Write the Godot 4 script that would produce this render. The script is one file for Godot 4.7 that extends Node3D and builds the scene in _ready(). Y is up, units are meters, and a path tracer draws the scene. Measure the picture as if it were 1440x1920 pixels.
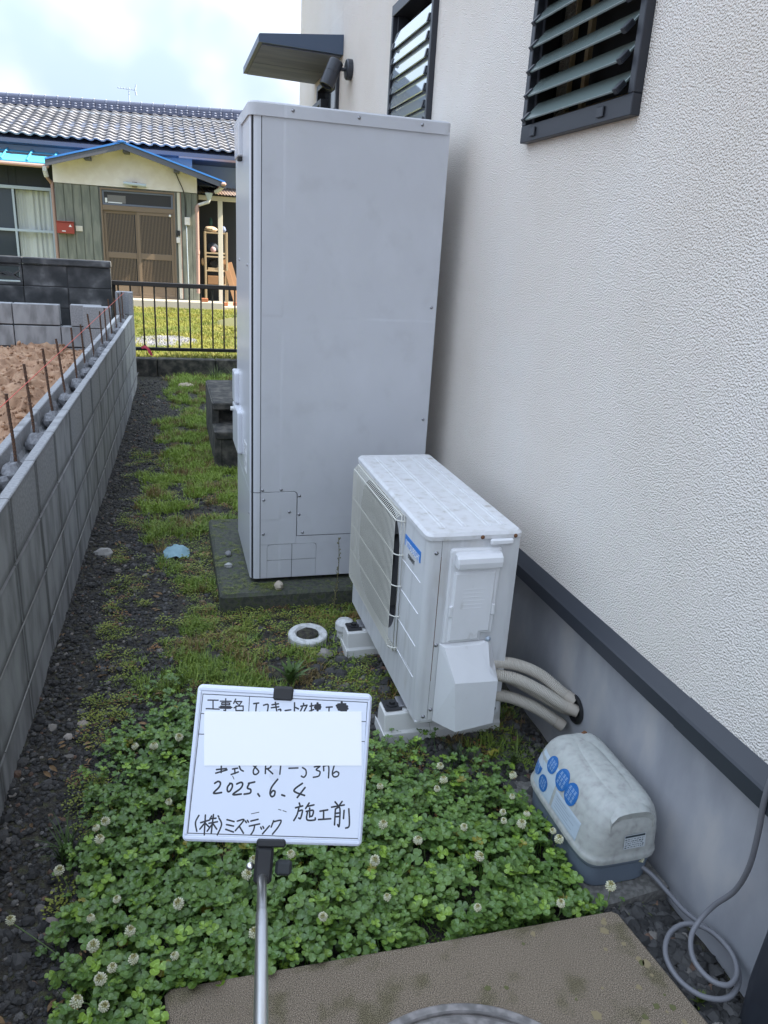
extends Node3D
# A narrow side passage between a stucco house and a new concrete block wall: a tall water tank unit, a heat pump unit,
# an air blower, clover and gravel, a writing board held on a rod, and an older tiled house behind.

class MB:
	# collects triangles; every face is wound clockwise seen from the side its normal points to
	var v := PackedVector3Array()
	var n := PackedVector3Array()
	var uv := PackedVector2Array()
	var c := PackedColorArray()
	var col := Color.WHITE
	var t := Transform3D.IDENTITY

	func vert(p: Vector3, nn: Vector3, u: Vector2) -> void:
		v.append(t * p)
		n.append((t.basis * nn).normalized())
		uv.append(u)
		c.append(col)

	func tri(a: Vector3, b: Vector3, d: Vector3, na: Vector3, nb: Vector3, nd: Vector3, ua := Vector2.ZERO, ub := Vector2.ZERO, ud := Vector2.ZERO) -> void:
		var g := (b - a).cross(d - a)
		if g.length_squared() < 1e-18:
			return
		if g.dot(na + nb + nd) > 0.0:
			vert(a, na, ua); vert(d, nd, ud); vert(b, nb, ub)
		else:
			vert(a, na, ua); vert(b, nb, ub); vert(d, nd, ud)

	func ftri(a: Vector3, b: Vector3, d: Vector3, out: Vector3) -> void:
		var g := (b - a).cross(d - a).normalized()
		if g.dot(out) < 0.0:
			g = -g
		tri(a, b, d, g, g, g)

	func quad(a: Vector3, b: Vector3, d: Vector3, e: Vector3, out := Vector3.ZERO, ua := Vector2(0, 0), ub := Vector2(1, 0), ud := Vector2(1, 1), ue := Vector2(0, 1)) -> void:
		var g := (d - a).cross(e - b).normalized()
		if g.dot(out) < 0.0:
			g = -g
		tri(a, b, d, g, g, g, ua, ub, ud)
		tri(a, d, e, g, g, g, ua, ud, ue)

	func squad(a: Vector3, b: Vector3, d: Vector3, e: Vector3, na: Vector3, nb: Vector3, nd: Vector3, ne: Vector3, ua := Vector2(0, 0), ub := Vector2(1, 0), ud := Vector2(1, 1), ue := Vector2(0, 1)) -> void:
		tri(a, b, d, na, nb, nd, ua, ub, ud)
		tri(a, d, e, na, nd, ne, ua, ud, ue)

	func box(lo: Vector3, hi: Vector3, ch := 0.0) -> void:
		var m := (lo + hi) * 0.5
		var h := (hi - lo) * 0.5
		ch = minf(ch, minf(h.x, minf(h.y, h.z)) * 0.9)
		var k := h - Vector3(ch, ch, ch)
		for a in 3:
			var b := (a + 1) % 3
			var d := (a + 2) % 3
			for s in [-1.0, 1.0]:
				var o := Vector3.ZERO
				o[a] = s
				var ps: Array[Vector3] = []
				for q in [[-1, -1], [1, -1], [1, 1], [-1, 1]]:
					var p := Vector3.ZERO
					p[a] = s * h[a]
					p[b] = q[0] * k[b]
					p[d] = q[1] * k[d]
					ps.append(m + p)
				quad(ps[0], ps[1], ps[2], ps[3], o)
		if ch <= 0.0:
			return
		for a in 3:
			var b := (a + 1) % 3
			var d := (a + 2) % 3
			for sb in [-1.0, 1.0]:
				for sd in [-1.0, 1.0]:
					var o := Vector3.ZERO
					o[b] = sb
					o[d] = sd
					var ps: Array[Vector3] = []
					for q in [[-1, 0], [1, 0], [1, 1], [-1, 1]]:
						var p := Vector3.ZERO
						p[a] = q[0] * k[a]
						p[b] = sb * (h[b] if q[1] == 0 else k[b])
						p[d] = sd * (k[d] if q[1] == 0 else h[d])
						ps.append(m + p)
					quad(ps[0], ps[1], ps[2], ps[3], o)
		for sx in [-1.0, 1.0]:
			for sy in [-1.0, 1.0]:
				for sz in [-1.0, 1.0]:
					ftri(m + Vector3(sx * h.x, sy * k.y, sz * k.z), m + Vector3(sx * k.x, sy * h.y, sz * k.z), m + Vector3(sx * k.x, sy * k.y, sz * h.z), Vector3(sx, sy, sz))

	func tube(path: Array, radius, seg := 8, caps := true) -> void:
		# radius: one number or one per point
		var k := path.size()
		var up := Vector3.UP
		var rings: Array = []
		var norms: Array = []
		var last := Vector3.ZERO
		for i in k:
			var dir: Vector3 = (path[mini(i + 1, k - 1)] - path[maxi(i - 1, 0)]).normalized()
			if i == 0:
				if absf(dir.y) > 0.9:
					up = Vector3.RIGHT
			else:
				up = last
			var x := (up - dir * up.dot(dir)).normalized()
			last = x
			var y := dir.cross(x)
			var r: float = radius[i] if radius is Array else radius
			var slope := 0.0
			if radius is Array:
				slope = (radius[mini(i + 1, k - 1)] - radius[maxi(i - 1, 0)]) / maxf(path[mini(i + 1, k - 1)].distance_to(path[maxi(i - 1, 0)]), 1e-5)
			var ring := PackedVector3Array()
			var nr := PackedVector3Array()
			for j in seg:
				var a := TAU * j / seg
				var o := x * cos(a) + y * sin(a)
				ring.append(path[i] + o * r)
				nr.append((o - dir * slope).normalized())
			rings.append(ring)
			norms.append(nr)
		for i in k - 1:
			for j in seg:
				var j2 := (j + 1) % seg
				squad(rings[i][j], rings[i][j2], rings[i + 1][j2], rings[i + 1][j], norms[i][j], norms[i][j2], norms[i + 1][j2], norms[i + 1][j], Vector2(float(j) / seg, i), Vector2(float(j + 1) / seg, i), Vector2(float(j + 1) / seg, i + 1), Vector2(float(j) / seg, i + 1))
		if caps:
			for e in [0, k - 1]:
				var out: Vector3 = (path[0] - path[1]) if e == 0 else (path[k - 1] - path[k - 2])
				for j in seg:
					ftri(path[e], rings[e][j], rings[e][(j + 1) % seg], out)

	func lathe(prof: PackedVector2Array, seg: int, smooth := false) -> void:
		# profile of (radius, height) turned round the y axis of t; outside lies to the right of the direction of travel upwards
		var k := prof.size()
		var pn := PackedVector2Array()
		for i in k - 1:
			var d := (prof[i + 1] - prof[i]).normalized()
			pn.append(Vector2(d.y, -d.x))
		for i in k - 1:
			var n0 := pn[i]
			var n1 := pn[i]
			if smooth:
				if i > 0: n0 = (pn[i] + pn[i - 1]).normalized()
				if i < k - 2: n1 = (pn[i] + pn[i + 1]).normalized()
			for j in seg:
				var a := TAU * j / seg
				var b := TAU * (j + 1) / seg
				var ca := Vector3(cos(a), 0, sin(a))
				var cb := Vector3(cos(b), 0, sin(b))
				var p0 := ca * prof[i].x + Vector3(0, prof[i].y, 0)
				var p1 := cb * prof[i].x + Vector3(0, prof[i].y, 0)
				var p2 := cb * prof[i + 1].x + Vector3(0, prof[i + 1].y, 0)
				var p3 := ca * prof[i + 1].x + Vector3(0, prof[i + 1].y, 0)
				var ya := Vector3.UP * n0.y
				var yb := Vector3.UP * n1.y
				squad(p0, p1, p2, p3, ca * n0.x + ya, cb * n0.x + ya, cb * n1.x + yb, ca * n1.x + yb)

	func prism(poly: PackedVector2Array, depth: float, bev := 0.0, smooth := false) -> void:
		# polygon in the xy plane of t, from z = 0 to z = depth; the face at z = depth is bevelled
		var k := poly.size()
		var ccw := not Geometry2D.is_polygon_clockwise(poly)
		var nn := PackedVector2Array()
		for i in k:
			var d := (poly[(i + 1) % k] - poly[i]).normalized()
			nn.append(Vector2(d.y, -d.x) * (1.0 if ccw else -1.0))
		var inner := PackedVector2Array()
		var vn := PackedVector2Array()
		for i in k:
			var m := (nn[i] + nn[(i + k - 1) % k]).normalized()
			vn.append(m)
			inner.append(poly[i] - m * bev / maxf(0.4, m.dot(nn[i])))
		var ids := Geometry2D.triangulate_polygon(poly)
		for i in range(0, ids.size(), 3):
			ftri(Vector3(inner[ids[i]].x, inner[ids[i]].y, depth), Vector3(inner[ids[i + 1]].x, inner[ids[i + 1]].y, depth), Vector3(inner[ids[i + 2]].x, inner[ids[i + 2]].y, depth), Vector3(0, 0, signf(depth)))
			ftri(Vector3(poly[ids[i]].x, poly[ids[i]].y, 0), Vector3(poly[ids[i + 1]].x, poly[ids[i + 1]].y, 0), Vector3(poly[ids[i + 2]].x, poly[ids[i + 2]].y, 0), Vector3(0, 0, -signf(depth)))
		var z1 := depth - bev * signf(depth)
		for i in k:
			var j := (i + 1) % k
			var a := Vector3(poly[i].x, poly[i].y, 0)
			var b := Vector3(poly[j].x, poly[j].y, 0)
			var a1 := Vector3(poly[i].x, poly[i].y, z1)
			var b1 := Vector3(poly[j].x, poly[j].y, z1)
			var o := Vector3(nn[i].x, nn[i].y, 0)
			if smooth:
				var na := Vector3(vn[i].x, vn[i].y, 0)
				var nb := Vector3(vn[j].x, vn[j].y, 0)
				squad(a, b, b1, a1, na, nb, nb, na)
			else:
				quad(a, b, b1, a1, o)
			if bev > 0.0:
				quad(a1, b1, Vector3(inner[j].x, inner[j].y, depth), Vector3(inner[i].x, inner[i].y, depth), o + Vector3(0, 0, signf(depth)))

	func ball(m: Vector3, r: Vector3, seg := 10, rings := 6, rough := 0.0, rng: RandomNumberGenerator = null) -> void:
		var ps: Array = []
		for i in rings + 1:
			var row := PackedVector3Array()
			var th := PI * i / rings
			for j in seg:
				var a := TAU * j / seg
				var k := 1.0
				if rng != null and i > 0 and i < rings:
					k += rng.randf_range(-rough, rough)
				row.append(Vector3(sin(th) * cos(a), cos(th), sin(th) * sin(a)) * k)
			ps.append(row)
		for i in rings:
			for j in seg:
				var j2 := (j + 1) % seg
				var q := [ps[i][j], ps[i][j2], ps[i + 1][j2], ps[i + 1][j]]
				var w: Array = []
				var nn: Array = []
				for p in q:
					w.append(m + p * r)
					nn.append((p / r).normalized())
				if rough > 0.0:
					var g: Vector3 = (w[2] - w[0]).cross(w[3] - w[1]).normalized()
					if g.dot(q[0] + q[2]) < 0.0: g = -g
					nn = [g, g, g, g]
				squad(w[0], w[1], w[2], w[3], nn[0], nn[1], nn[2], nn[3])

	func grid(nu: int, nv: int, pts: PackedVector3Array, out: Vector3, uvs := 1.0) -> void:
		# (nu+1) x (nv+1) points, smooth normals
		var nr := PackedVector3Array()
		for j in nv + 1:
			for i in nu + 1:
				var a := pts[j * (nu + 1) + maxi(i - 1, 0)]
				var b := pts[j * (nu + 1) + mini(i + 1, nu)]
				var d := pts[maxi(j - 1, 0) * (nu + 1) + i]
				var e := pts[mini(j + 1, nv) * (nu + 1) + i]
				var g := (b - a).cross(e - d).normalized()
				if g.dot(out) < 0.0: g = -g
				nr.append(g)
		for j in nv:
			for i in nu:
				var p := j * (nu + 1) + i
				var q := p + nu + 1
				squad(pts[p], pts[p + 1], pts[q + 1], pts[q], nr[p], nr[p + 1], nr[q + 1], nr[q], Vector2(float(i) / nu, float(j) / nv) * uvs, Vector2(float(i + 1) / nu, float(j) / nv) * uvs, Vector2(float(i + 1) / nu, float(j + 1) / nv) * uvs, Vector2(float(i) / nu, float(j + 1) / nv) * uvs)

	func mesh(shift := Vector3.ZERO) -> ArrayMesh:
		var arr := []
		arr.resize(Mesh.ARRAY_MAX)
		var w := v
		if shift != Vector3.ZERO:
			w = PackedVector3Array()
			for p in v: w.append(p - shift)
		arr[Mesh.ARRAY_VERTEX] = w
		arr[Mesh.ARRAY_NORMAL] = n
		arr[Mesh.ARRAY_TEX_UV] = uv
		arr[Mesh.ARRAY_COLOR] = c
		var m := ArrayMesh.new()
		m.add_surface_from_arrays(Mesh.PRIMITIVE_TRIANGLES, arr)
		return m

var taken := {}
var rng := RandomNumberGenerator.new()
var noise := FastNoiseLite.new()

func numbered(called: String) -> String:
	taken[called] = taken.get(called, -1) + 1
	return called if taken[called] == 0 else "%s_%03d" % [called, taken[called]]

func base_of(node: Node) -> Vector3:
	var p := Vector3.ZERO
	while node is Node3D and node != self:
		p += node.position
		node = node.get_parent()
	return p

func part(called: String, mb: MB, m: Material, parent: Node3D) -> MeshInstance3D:
	var o := MeshInstance3D.new()
	o.name = called
	o.mesh = mb.mesh(base_of(parent))
	o.material_override = m
	parent.add_child(o, true)
	return o

func share(called: String, mesh: Mesh, m: Material, parent: Node3D, tr: Transform3D) -> MeshInstance3D:
	# a piece that shares its mesh with alike pieces; tr is in the place's own metres
	var o := MeshInstance3D.new()
	o.name = called
	o.mesh = mesh
	o.material_override = m
	o.transform = Transform3D(tr.basis, tr.origin - base_of(parent))
	parent.add_child(o, true)
	return o

func tag(o: Node3D, label: String, category: String, group := "", kind := "") -> Node3D:
	if label: o.set_meta("label", label)
	if category: o.set_meta("category", category)
	if group: o.set_meta("group", group)
	if kind: o.set_meta("kind", kind)
	return o

func thing(called: String, label: String, category: String, at := Vector3.ZERO, group := "") -> Node3D:
	var o := Node3D.new()
	o.name = numbered(called)
	o.position = at
	add_child(o)
	tag(o, label, category, group)
	return o

func solo(called: String, mb: MB, m: Material, label: String, category: String, at := Vector3.ZERO, group := "", kind := "") -> MeshInstance3D:
	var o := MeshInstance3D.new()
	o.name = numbered(called)
	o.position = at
	o.mesh = mb.mesh(at)
	o.material_override = m
	add_child(o)
	tag(o, label, category, group, kind)
	return o

func scatter(called: String, mesh: Mesh, m: Material, places: Array, tints: Array, label: String, category: String, parent: Node3D = null) -> MultiMeshInstance3D:
	var mm := MultiMesh.new()
	mm.transform_format = MultiMesh.TRANSFORM_3D
	mm.use_colors = true
	mm.mesh = mesh
	mm.instance_count = places.size()
	for i in places.size():
		mm.set_instance_transform(i, places[i])
		mm.set_instance_color(i, tints[i])
	var o := MultiMeshInstance3D.new()
	o.name = numbered(called) if parent == null else called
	o.multimesh = mm
	o.material_override = m
	if parent == null:
		add_child(o)
	else:
		parent.add_child(o, true)
	tag(o, label, category, "", "stuff")
	return o

# ---- materials -------------------------------------------------------------------------------------------------------
func lin(r: float, g: float, b: float) -> Color:
	return Color(r, g, b).linear_to_srgb()

func mat(r: float, g: float, b: float, rough := 0.7, metal := 0.0) -> StandardMaterial3D:
	var m := StandardMaterial3D.new()
	m.albedo_color = lin(r, g, b)
	m.roughness = rough
	m.metallic = metal
	m.vertex_color_use_as_albedo = true
	return m

func tex(freq: float, octaves: int, ramp: Array, size := 512, kind := FastNoiseLite.TYPE_SIMPLEX_SMOOTH, warp := 0.0, sd := 1) -> NoiseTexture2D:
	# ramp: [offset, linear colour] pairs
	var f := FastNoiseLite.new()
	f.noise_type = kind
	f.frequency = freq
	f.fractal_octaves = octaves
	f.seed = sd
	if warp > 0.0:
		f.domain_warp_enabled = true
		f.domain_warp_amplitude = warp
		f.domain_warp_frequency = freq
	var t := NoiseTexture2D.new()
	t.width = size
	t.height = size
	t.seamless = true
	t.seamless_blend_skirt = 0.1 if ramp.size() else 0.02
	t.noise = f
	if ramp.size():
		var g := Gradient.new()
		var os := PackedFloat32Array()
		var cs := PackedColorArray()
		for r in ramp:
			os.append(r[0])
			cs.append(r[1].linear_to_srgb())
		g.offsets = os
		g.colors = cs
		t.color_ramp = g
	return t

func noisy(t: Texture2D, scale: Vector3, rough: float, relief: Texture2D = null, cm := 0.0, metal := 0.0) -> StandardMaterial3D:
	var m := StandardMaterial3D.new()
	m.albedo_texture = t
	m.roughness = rough
	m.metallic = metal
	m.vertex_color_use_as_albedo = true
	m.uv1_triplanar = true
	m.uv1_world_triplanar = true
	m.uv1_scale = scale
	if relief != null:
		m.heightmap_enabled = true
		m.heightmap_texture = relief
		m.heightmap_scale = cm
	return m

func grey(k: float) -> Color:
	return Color(k, k, k)

func disc(r: float, k: int) -> PackedVector2Array:
	var p := PackedVector2Array()
	for i in k: p.append(Vector2(cos(TAU * i / k), sin(TAU * i / k)) * r)
	return p

func rrect(x0: float, y0: float, x1: float, y1: float, r: float, k := 4) -> PackedVector2Array:
	var p := PackedVector2Array()
	for q in [[x1 - r, y1 - r, 0.0], [x0 + r, y1 - r, 90.0], [x0 + r, y0 + r, 180.0], [x1 - r, y0 + r, 270.0]]:
		for i in k + 1:
			var a := deg_to_rad(q[2] + 90.0 * i / k)
			p.append(Vector2(q[0], q[1]) + Vector2(cos(a), sin(a)) * r)
	return p

func curve(pts: Array, k := 6) -> Array:
	# a smooth path through the points
	var out: Array = []
	for i in pts.size() - 1:
		var a: Vector3 = pts[maxi(i - 1, 0)]
		var b: Vector3 = pts[i]
		var d: Vector3 = pts[i + 1]
		var e: Vector3 = pts[mini(i + 2, pts.size() - 1)]
		for j in k:
			out.append(b.cubic_interpolate(d, a, e, float(j) / k))
	out.append(pts[-1])
	return out

func screw_mesh(r: float) -> ArrayMesh:
	# a domed screw head facing +z
	var b := MB.new()
	b.t = Transform3D(Basis(Vector3.RIGHT, PI / 2), Vector3.ZERO)
	b.lathe(PackedVector2Array([Vector2(r * 1.5, -0.001), Vector2(r * 1.5, 0.0008), Vector2(r, 0.001), Vector2(r * 0.9, r * 0.5), Vector2(r * 0.5, r * 0.85), Vector2(0.0001, r * 0.95)]), 8, true)
	return b.mesh()

const FACE_X := Basis(Vector3(0, 0, 1), Vector3(0, 1, 0), Vector3(-1, 0, 0))  # local z looks to -x

const WALL_X := 1.145      # outer face of the stucco house
const FLASH_Y := 0.5576
var M := {}

func _ready() -> void:
	rng.seed = 20250604
	noise.seed = 7
	noise.frequency = 1.0
	noise.fractal_octaves = 3
	# camera: phone held upright at 1.5 m, tilted down and a little rolled
	var cam := Camera3D.new()
	cam.name = "camera"
	cam.fov = 68.54
	cam.near = 0.05
	cam.far = 400.0
	cam.transform = Transform3D(Basis(Vector3(0.96269, 0.05756, 0.26442), Vector3(0.03448, 0.94305, -0.33085), Vector3(-0.2684, 0.32763, 0.90588)), Vector3(0, 1.5, 0))
	add_child(cam)
	cam.current = true
	var env := Environment.new()
	env.background_mode = Environment.BG_SKY
	env.sky = Sky.new()
	env.sky.sky_material = cloudy_sky()
	env.tonemap_mode = Environment.TONE_MAPPER_LINEAR
	env.tonemap_exposure = 3.5
	env.sdfgi_enabled = true
	env.ssao_enabled = true
	env.ssil_enabled = true
	var we := WorldEnvironment.new()
	we.name = "surroundings"
	we.environment = env
	add_child(we)
	var sun := DirectionalLight3D.new()
	sun.name = "sun"
	sun.light_energy = 1.2
	sun.light_color = Color(1.0, 0.95, 0.86)
	sun.light_angular_distance = 0.5
	sun.shadow_enabled = true
	sun.look_at_from_position(Vector3.ZERO, -Vector3(0.735, 0.675, 0.13))
	add_child(sun)
	make_materials()
	ground()
	stucco_house()
	block_wall()
	old_walls()
	tiled_house()
	tank_unit()
	heat_pump()
	air_blower()
	yard_objects()
	plants()
	board()

func cloudy_sky() -> PanoramaSkyMaterial:
	# thin streaky cloud over pale blue; linear radiance
	var w := 1024
	var h := 512
	var im := Image.create(w, h, false, Image.FORMAT_RGBF)
	var f := FastNoiseLite.new()
	f.seed = 11
	f.noise_type = FastNoiseLite.TYPE_SIMPLEX_SMOOTH
	f.frequency = 1.0
	f.fractal_octaves = 5
	f.fractal_gain = 0.5
	for y in h:
		var el := PI * (0.5 - (y + 0.5) / h)
		for x in w:
			var az := TAU * (x + 0.5) / w
			if el < -0.03:
				im.set_pixel(x, y, Color(0.16, 0.16, 0.15))
				continue
			var e := maxf(el, 0.02)
			var flatness := 1.0 / (sin(e) + 0.22)
			var px := cos(az) * cos(e) * flatness
			var pz := sin(az) * cos(e) * flatness
			var k := f.get_noise_3d(px * 0.75 + 3.0, pz * 1.7, 0.3) * 1.1 + 0.25 * f.get_noise_3d(px * 2.6, pz * 6.0, 4.0)
			var cl := smoothstep(-0.30, 0.58, k)
			# overcast law: cloud three times as bright overhead as at the horizon
			var blue := Color(0.158, 0.206, 0.270) * (1.0 + 1.3 * sin(e))
			var white := Color(0.222, 0.235, 0.262) * (1.0 + 2.8 * sin(e))
			var cc := blue.lerp(white * Color(1, 1, 1).lerp(Color(0.91, 1.0, 1.13), sin(e)), 0.15 + 0.85 * cl)
			im.set_pixel(x, y, cc)
	var m := PanoramaSkyMaterial.new()
	m.panorama = ImageTexture.create_from_image(im)
	return m

func make_materials() -> void:
	var stucco_relief := tex(0.20, 3, [], 2048, FastNoiseLite.TYPE_SIMPLEX_SMOOTH, 0.0, 3)
	M.stucco = noisy(tex(0.006, 4, [[0.0, Color(0.775, 0.705, 0.63)], [0.5, Color(0.815, 0.75, 0.68)], [1.0, Color(0.83, 0.775, 0.715)]], 512), Vector3(0.5, 0.5, 0.5), 0.9, stucco_relief, 0.0)
	M.stucco.uv1_scale = Vector3(0.4, 0.4, 0.4)
	M.stucco.uv1_offset = Vector3(0.1, 0.32, 0.78)
	M.stucco.heightmap_scale = 0.65
	var fine := tex(0.12, 3, [], 512, FastNoiseLite.TYPE_SIMPLEX_SMOOTH, 0.0, 5)
	M.fine = fine
	M.foundation = noisy(tex(0.008, 5, [[0.2, Color(0.30, 0.305, 0.33)], [0.55, Color(0.37, 0.372, 0.395)], [0.8, Color(0.44, 0.43, 0.43)]], 512, FastNoiseLite.TYPE_SIMPLEX_SMOOTH, 20.0, 8), Vector3(0.9, 0.45, 0.9), 0.85, fine, 0.04)
	M.flashing = mat(0.032, 0.036, 0.046, 0.42)
	M.frame = mat(0.036, 0.039, 0.048, 0.4, 0.3)
	M.joint = mat(0.45, 0.42, 0.38, 0.8)
	M.dark = mat(0.012, 0.012, 0.014, 0.8)
	M.room_shade = mat(0.02, 0.022, 0.026, 0.7)
	M.beige = mat(0.42, 0.34, 0.20, 0.6)
	M.louvre = mat(0.185, 0.235, 0.225, 0.16)
	M.louvre.metallic_specular = 0.7
	M.mirror_glass = mat(0.05, 0.07, 0.08, 0.04)
	M.mirror_glass.metallic_specular = 1.0
	M.mirror_glass.metallic = 0.55
	M.mirror_glass.albedo_color = lin(0.55, 0.62, 0.66)
	M.canopy = mat(0.065, 0.095, 0.15, 0.4)
	M.canopy_under = noisy(tex(0.01, 3, [[0.2, Color(0.20, 0.22, 0.265)], [0.8, Color(0.27, 0.29, 0.335)]], 256), Vector3(0.5, 0.5, 3.0), 0.7)
	# concrete block: dry tone; streaks of damp in the second
	var pore := tex(0.2, 3, [], 512, FastNoiseLite.TYPE_SIMPLEX, 0.0, 9)
	M.block = noisy(tex(0.05, 4, [[0.2, Color(0.26, 0.262, 0.27)], [0.8, Color(0.35, 0.352, 0.36)]], 512), Vector3(2.5, 2.5, 2.5), 0.9, pore, 0.08)
	M.block_damp = noisy(tex(0.009, 4, [[0.15, Color(0.215, 0.217, 0.221)], [0.38, Color(0.27, 0.272, 0.277)], [0.52, Color(0.315, 0.318, 0.325)], [0.85, Color(0.36, 0.363, 0.37)]], 512, FastNoiseLite.TYPE_SIMPLEX_SMOOTH, 22.0, 21), Vector3(1.7, 0.62, 1.7), 0.85, pore, 0.07)
	M.block_sunlit = noisy(tex(0.05, 4, [[0.2, Color(0.38, 0.38, 0.37)], [0.8, Color(0.50, 0.50, 0.485)]], 256), Vector3(2.5, 2.5, 2.5), 0.9, pore, 0.08)  # paler tone: sunlight on the far end put into the block colour
	M.old_block = noisy(tex(0.008, 4, [[0.25, Color(0.042, 0.044, 0.047)], [0.5, Color(0.065, 0.066, 0.069)], [0.72, Color(0.10, 0.10, 0.103)], [0.9, Color(0.19, 0.19, 0.19)]], 512, FastNoiseLite.TYPE_SIMPLEX_SMOOTH, 6.0, 31), Vector3(0.9, 0.9, 0.9), 0.92, pore, 0.1)
	M.mortar = noisy(tex(0.06, 4, [[0.2, Color(0.15, 0.15, 0.16)], [0.8, Color(0.30, 0.30, 0.31)]], 256), Vector3(4, 4, 4), 0.95, pore, 0.2)
	M.joint_mortar = mat(0.05, 0.05, 0.053, 0.95)
	M.joint_pale = mat(0.32, 0.315, 0.30, 0.95)
	M.rebar = noisy(tex(0.08, 3, [[0.3, Color(0.05, 0.035, 0.028)], [0.7, Color(0.16, 0.075, 0.04)]], 128), Vector3(14, 14, 14), 0.85)
	M.string = mat(0.75, 0.13, 0.09, 0.6)
	M.soil = noisy(tex(0.02, 5, [[0.2, Color(0.22, 0.12, 0.068)], [0.5, Color(0.36, 0.21, 0.125)], [0.8, Color(0.46, 0.30, 0.19)]], 512), Vector3(0.8, 0.8, 0.8), 0.95, tex(0.05, 4, [], 512, FastNoiseLite.TYPE_CELLULAR), 1.5)
	M.earth = noisy(tex(0.03, 5, [[0.25, Color(0.027, 0.024, 0.021)], [0.55, Color(0.052, 0.046, 0.038)], [0.8, Color(0.075, 0.078, 0.038)]], 512), Vector3(2, 2, 2), 0.95, fine, 0.5)
	M.lawn = noisy(tex(0.012, 4, [[0.25, Color(0.11, 0.135, 0.02)], [0.5, Color(0.17, 0.18, 0.025)], [0.75, Color(0.26, 0.22, 0.07)]], 512), Vector3(0.35, 0.35, 0.35), 0.95)
	M.stone = mat(1, 1, 1, 0.8)
	M.stone.heightmap_enabled = false
	M.old_concrete = noisy(tex(0.012, 5, [[0.25, Color(0.035, 0.035, 0.032)], [0.55, Color(0.07, 0.066, 0.058)], [0.8, Color(0.12, 0.11, 0.095)]], 512, FastNoiseLite.TYPE_SIMPLEX_SMOOTH, 10.0, 41), Vector3(1.5, 1.5, 1.5), 0.93, pore, 0.1)
	M.pad = noisy(tex(0.03, 5, [[0.3, Color(0.05, 0.055, 0.045)], [0.55, Color(0.085, 0.085, 0.07)], [0.75, Color(0.06, 0.08, 0.03)]], 512, FastNoiseLite.TYPE_SIMPLEX_SMOOTH, 10.0, 43), Vector3(2, 2, 2), 0.93, pore, 0.1)
	M.pad_pale = noisy(tex(0.05, 5, [[0.3, Color(0.12, 0.115, 0.105)], [0.7, Color(0.21, 0.20, 0.185)]], 256), Vector3(4, 4, 4), 0.95, pore, 0.12)
	M.chrome = mat(0.85, 0.83, 0.80, 0.3, 1.0)
	M.tank = noisy(tex(0.01, 5, [[0.05, Color(0.56, 0.565, 0.595)], [0.3, Color(0.59, 0.597, 0.63)], [1.0, Color(0.60, 0.607, 0.64)]], 512, FastNoiseLite.TYPE_SIMPLEX_SMOOTH, 0.0, 51), Vector3(1.2, 1.2, 1.2), 0.42)
	M.tank.heightmap_enabled = true
	M.tank.heightmap_texture = tex(0.006, 2, [], 256, FastNoiseLite.TYPE_SIMPLEX_SMOOTH, 0.0, 52)
	M.tank.heightmap_scale = 0.35
	streaks(M.tank, Vector3(0.8, 0.5, 0.8), 0.965, 53)
	M.tank_front = mat(0.66, 0.67, 0.71, 0.22)
	M.core = mat(0.03, 0.03, 0.035, 0.8)
	M.steel = mat(0.35, 0.35, 0.37, 0.4, 0.9)
	M.unit = noisy(tex(0.008, 4, [[0.08, Color(0.60, 0.59, 0.58)], [0.35, Color(0.66, 0.66, 0.67)], [1.0, Color(0.68, 0.685, 0.70)]], 512, FastNoiseLite.TYPE_SIMPLEX_SMOOTH, 12.0, 61), Vector3(2, 1.0, 2), 0.45)
	streaks(M.unit, Vector3(3.0, 0.4, 3.0), 0.86, 64)
	M.unit_top = noisy(tex(0.011, 6, [[0.08, Color(0.42, 0.39, 0.35)], [0.24, Color(0.58, 0.57, 0.56)], [0.5, Color(0.655, 0.65, 0.66)], [1.0, Color(0.69, 0.69, 0.70)]], 1024, FastNoiseLite.TYPE_SIMPLEX_SMOOTH, 8.0, 62), Vector3(1.8, 1.8, 1.8), 0.5)
	M.cover = noisy(tex(0.012, 6, [[0.06, Color(0.60, 0.59, 0.58)], [0.25, Color(0.77, 0.77, 0.785)], [1.0, Color(0.80, 0.80, 0.82)]], 512, FastNoiseLite.TYPE_SIMPLEX_SMOOTH, 6.0, 63), Vector3(2.5, 1.5, 2.5), 0.4)
	M.wire = mat(0.70, 0.68, 0.61, 0.45)
	M.blue_print = mat(0.035, 0.21, 0.62, 0.45)
	M.white_print = mat(0.80, 0.80, 0.80, 0.5)
	M.black_print = mat(0.03, 0.03, 0.03, 0.5)
	M.rust = mat(0.16, 0.07, 0.03, 0.9)
	M.resin = mat(0.70, 0.69, 0.67, 0.5)
	M.black = mat(0.018, 0.018, 0.02, 0.5)
	M.hose = mat(0.50, 0.46, 0.40, 0.6)
	M.hose_cuff = mat(0.42, 0.37, 0.31, 0.65)
	M.blower = noisy(tex(0.016, 8, [[0.10, Color(0.33, 0.328, 0.315)], [0.30, Color(0.41, 0.405, 0.388)], [0.52, Color(0.445, 0.462, 0.435)], [1.0, Color(0.51, 0.50, 0.465)]], 1024, FastNoiseLite.TYPE_SIMPLEX_SMOOTH, 8.0, 71), Vector3(2.4, 2.4, 2.4), 0.6)
	streaks(M.blower, Vector3(4.0, 4.0, 4.0), 0.86, 72)
	M.blower_base = mat(0.13, 0.16, 0.20, 0.65)
	M.label_pale = mat(0.48, 0.56, 0.62, 0.4)
	M.sticker_blue = mat(0.03, 0.16, 0.42, 0.4)
	M.cable = mat(0.17, 0.17, 0.185, 0.55)
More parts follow.
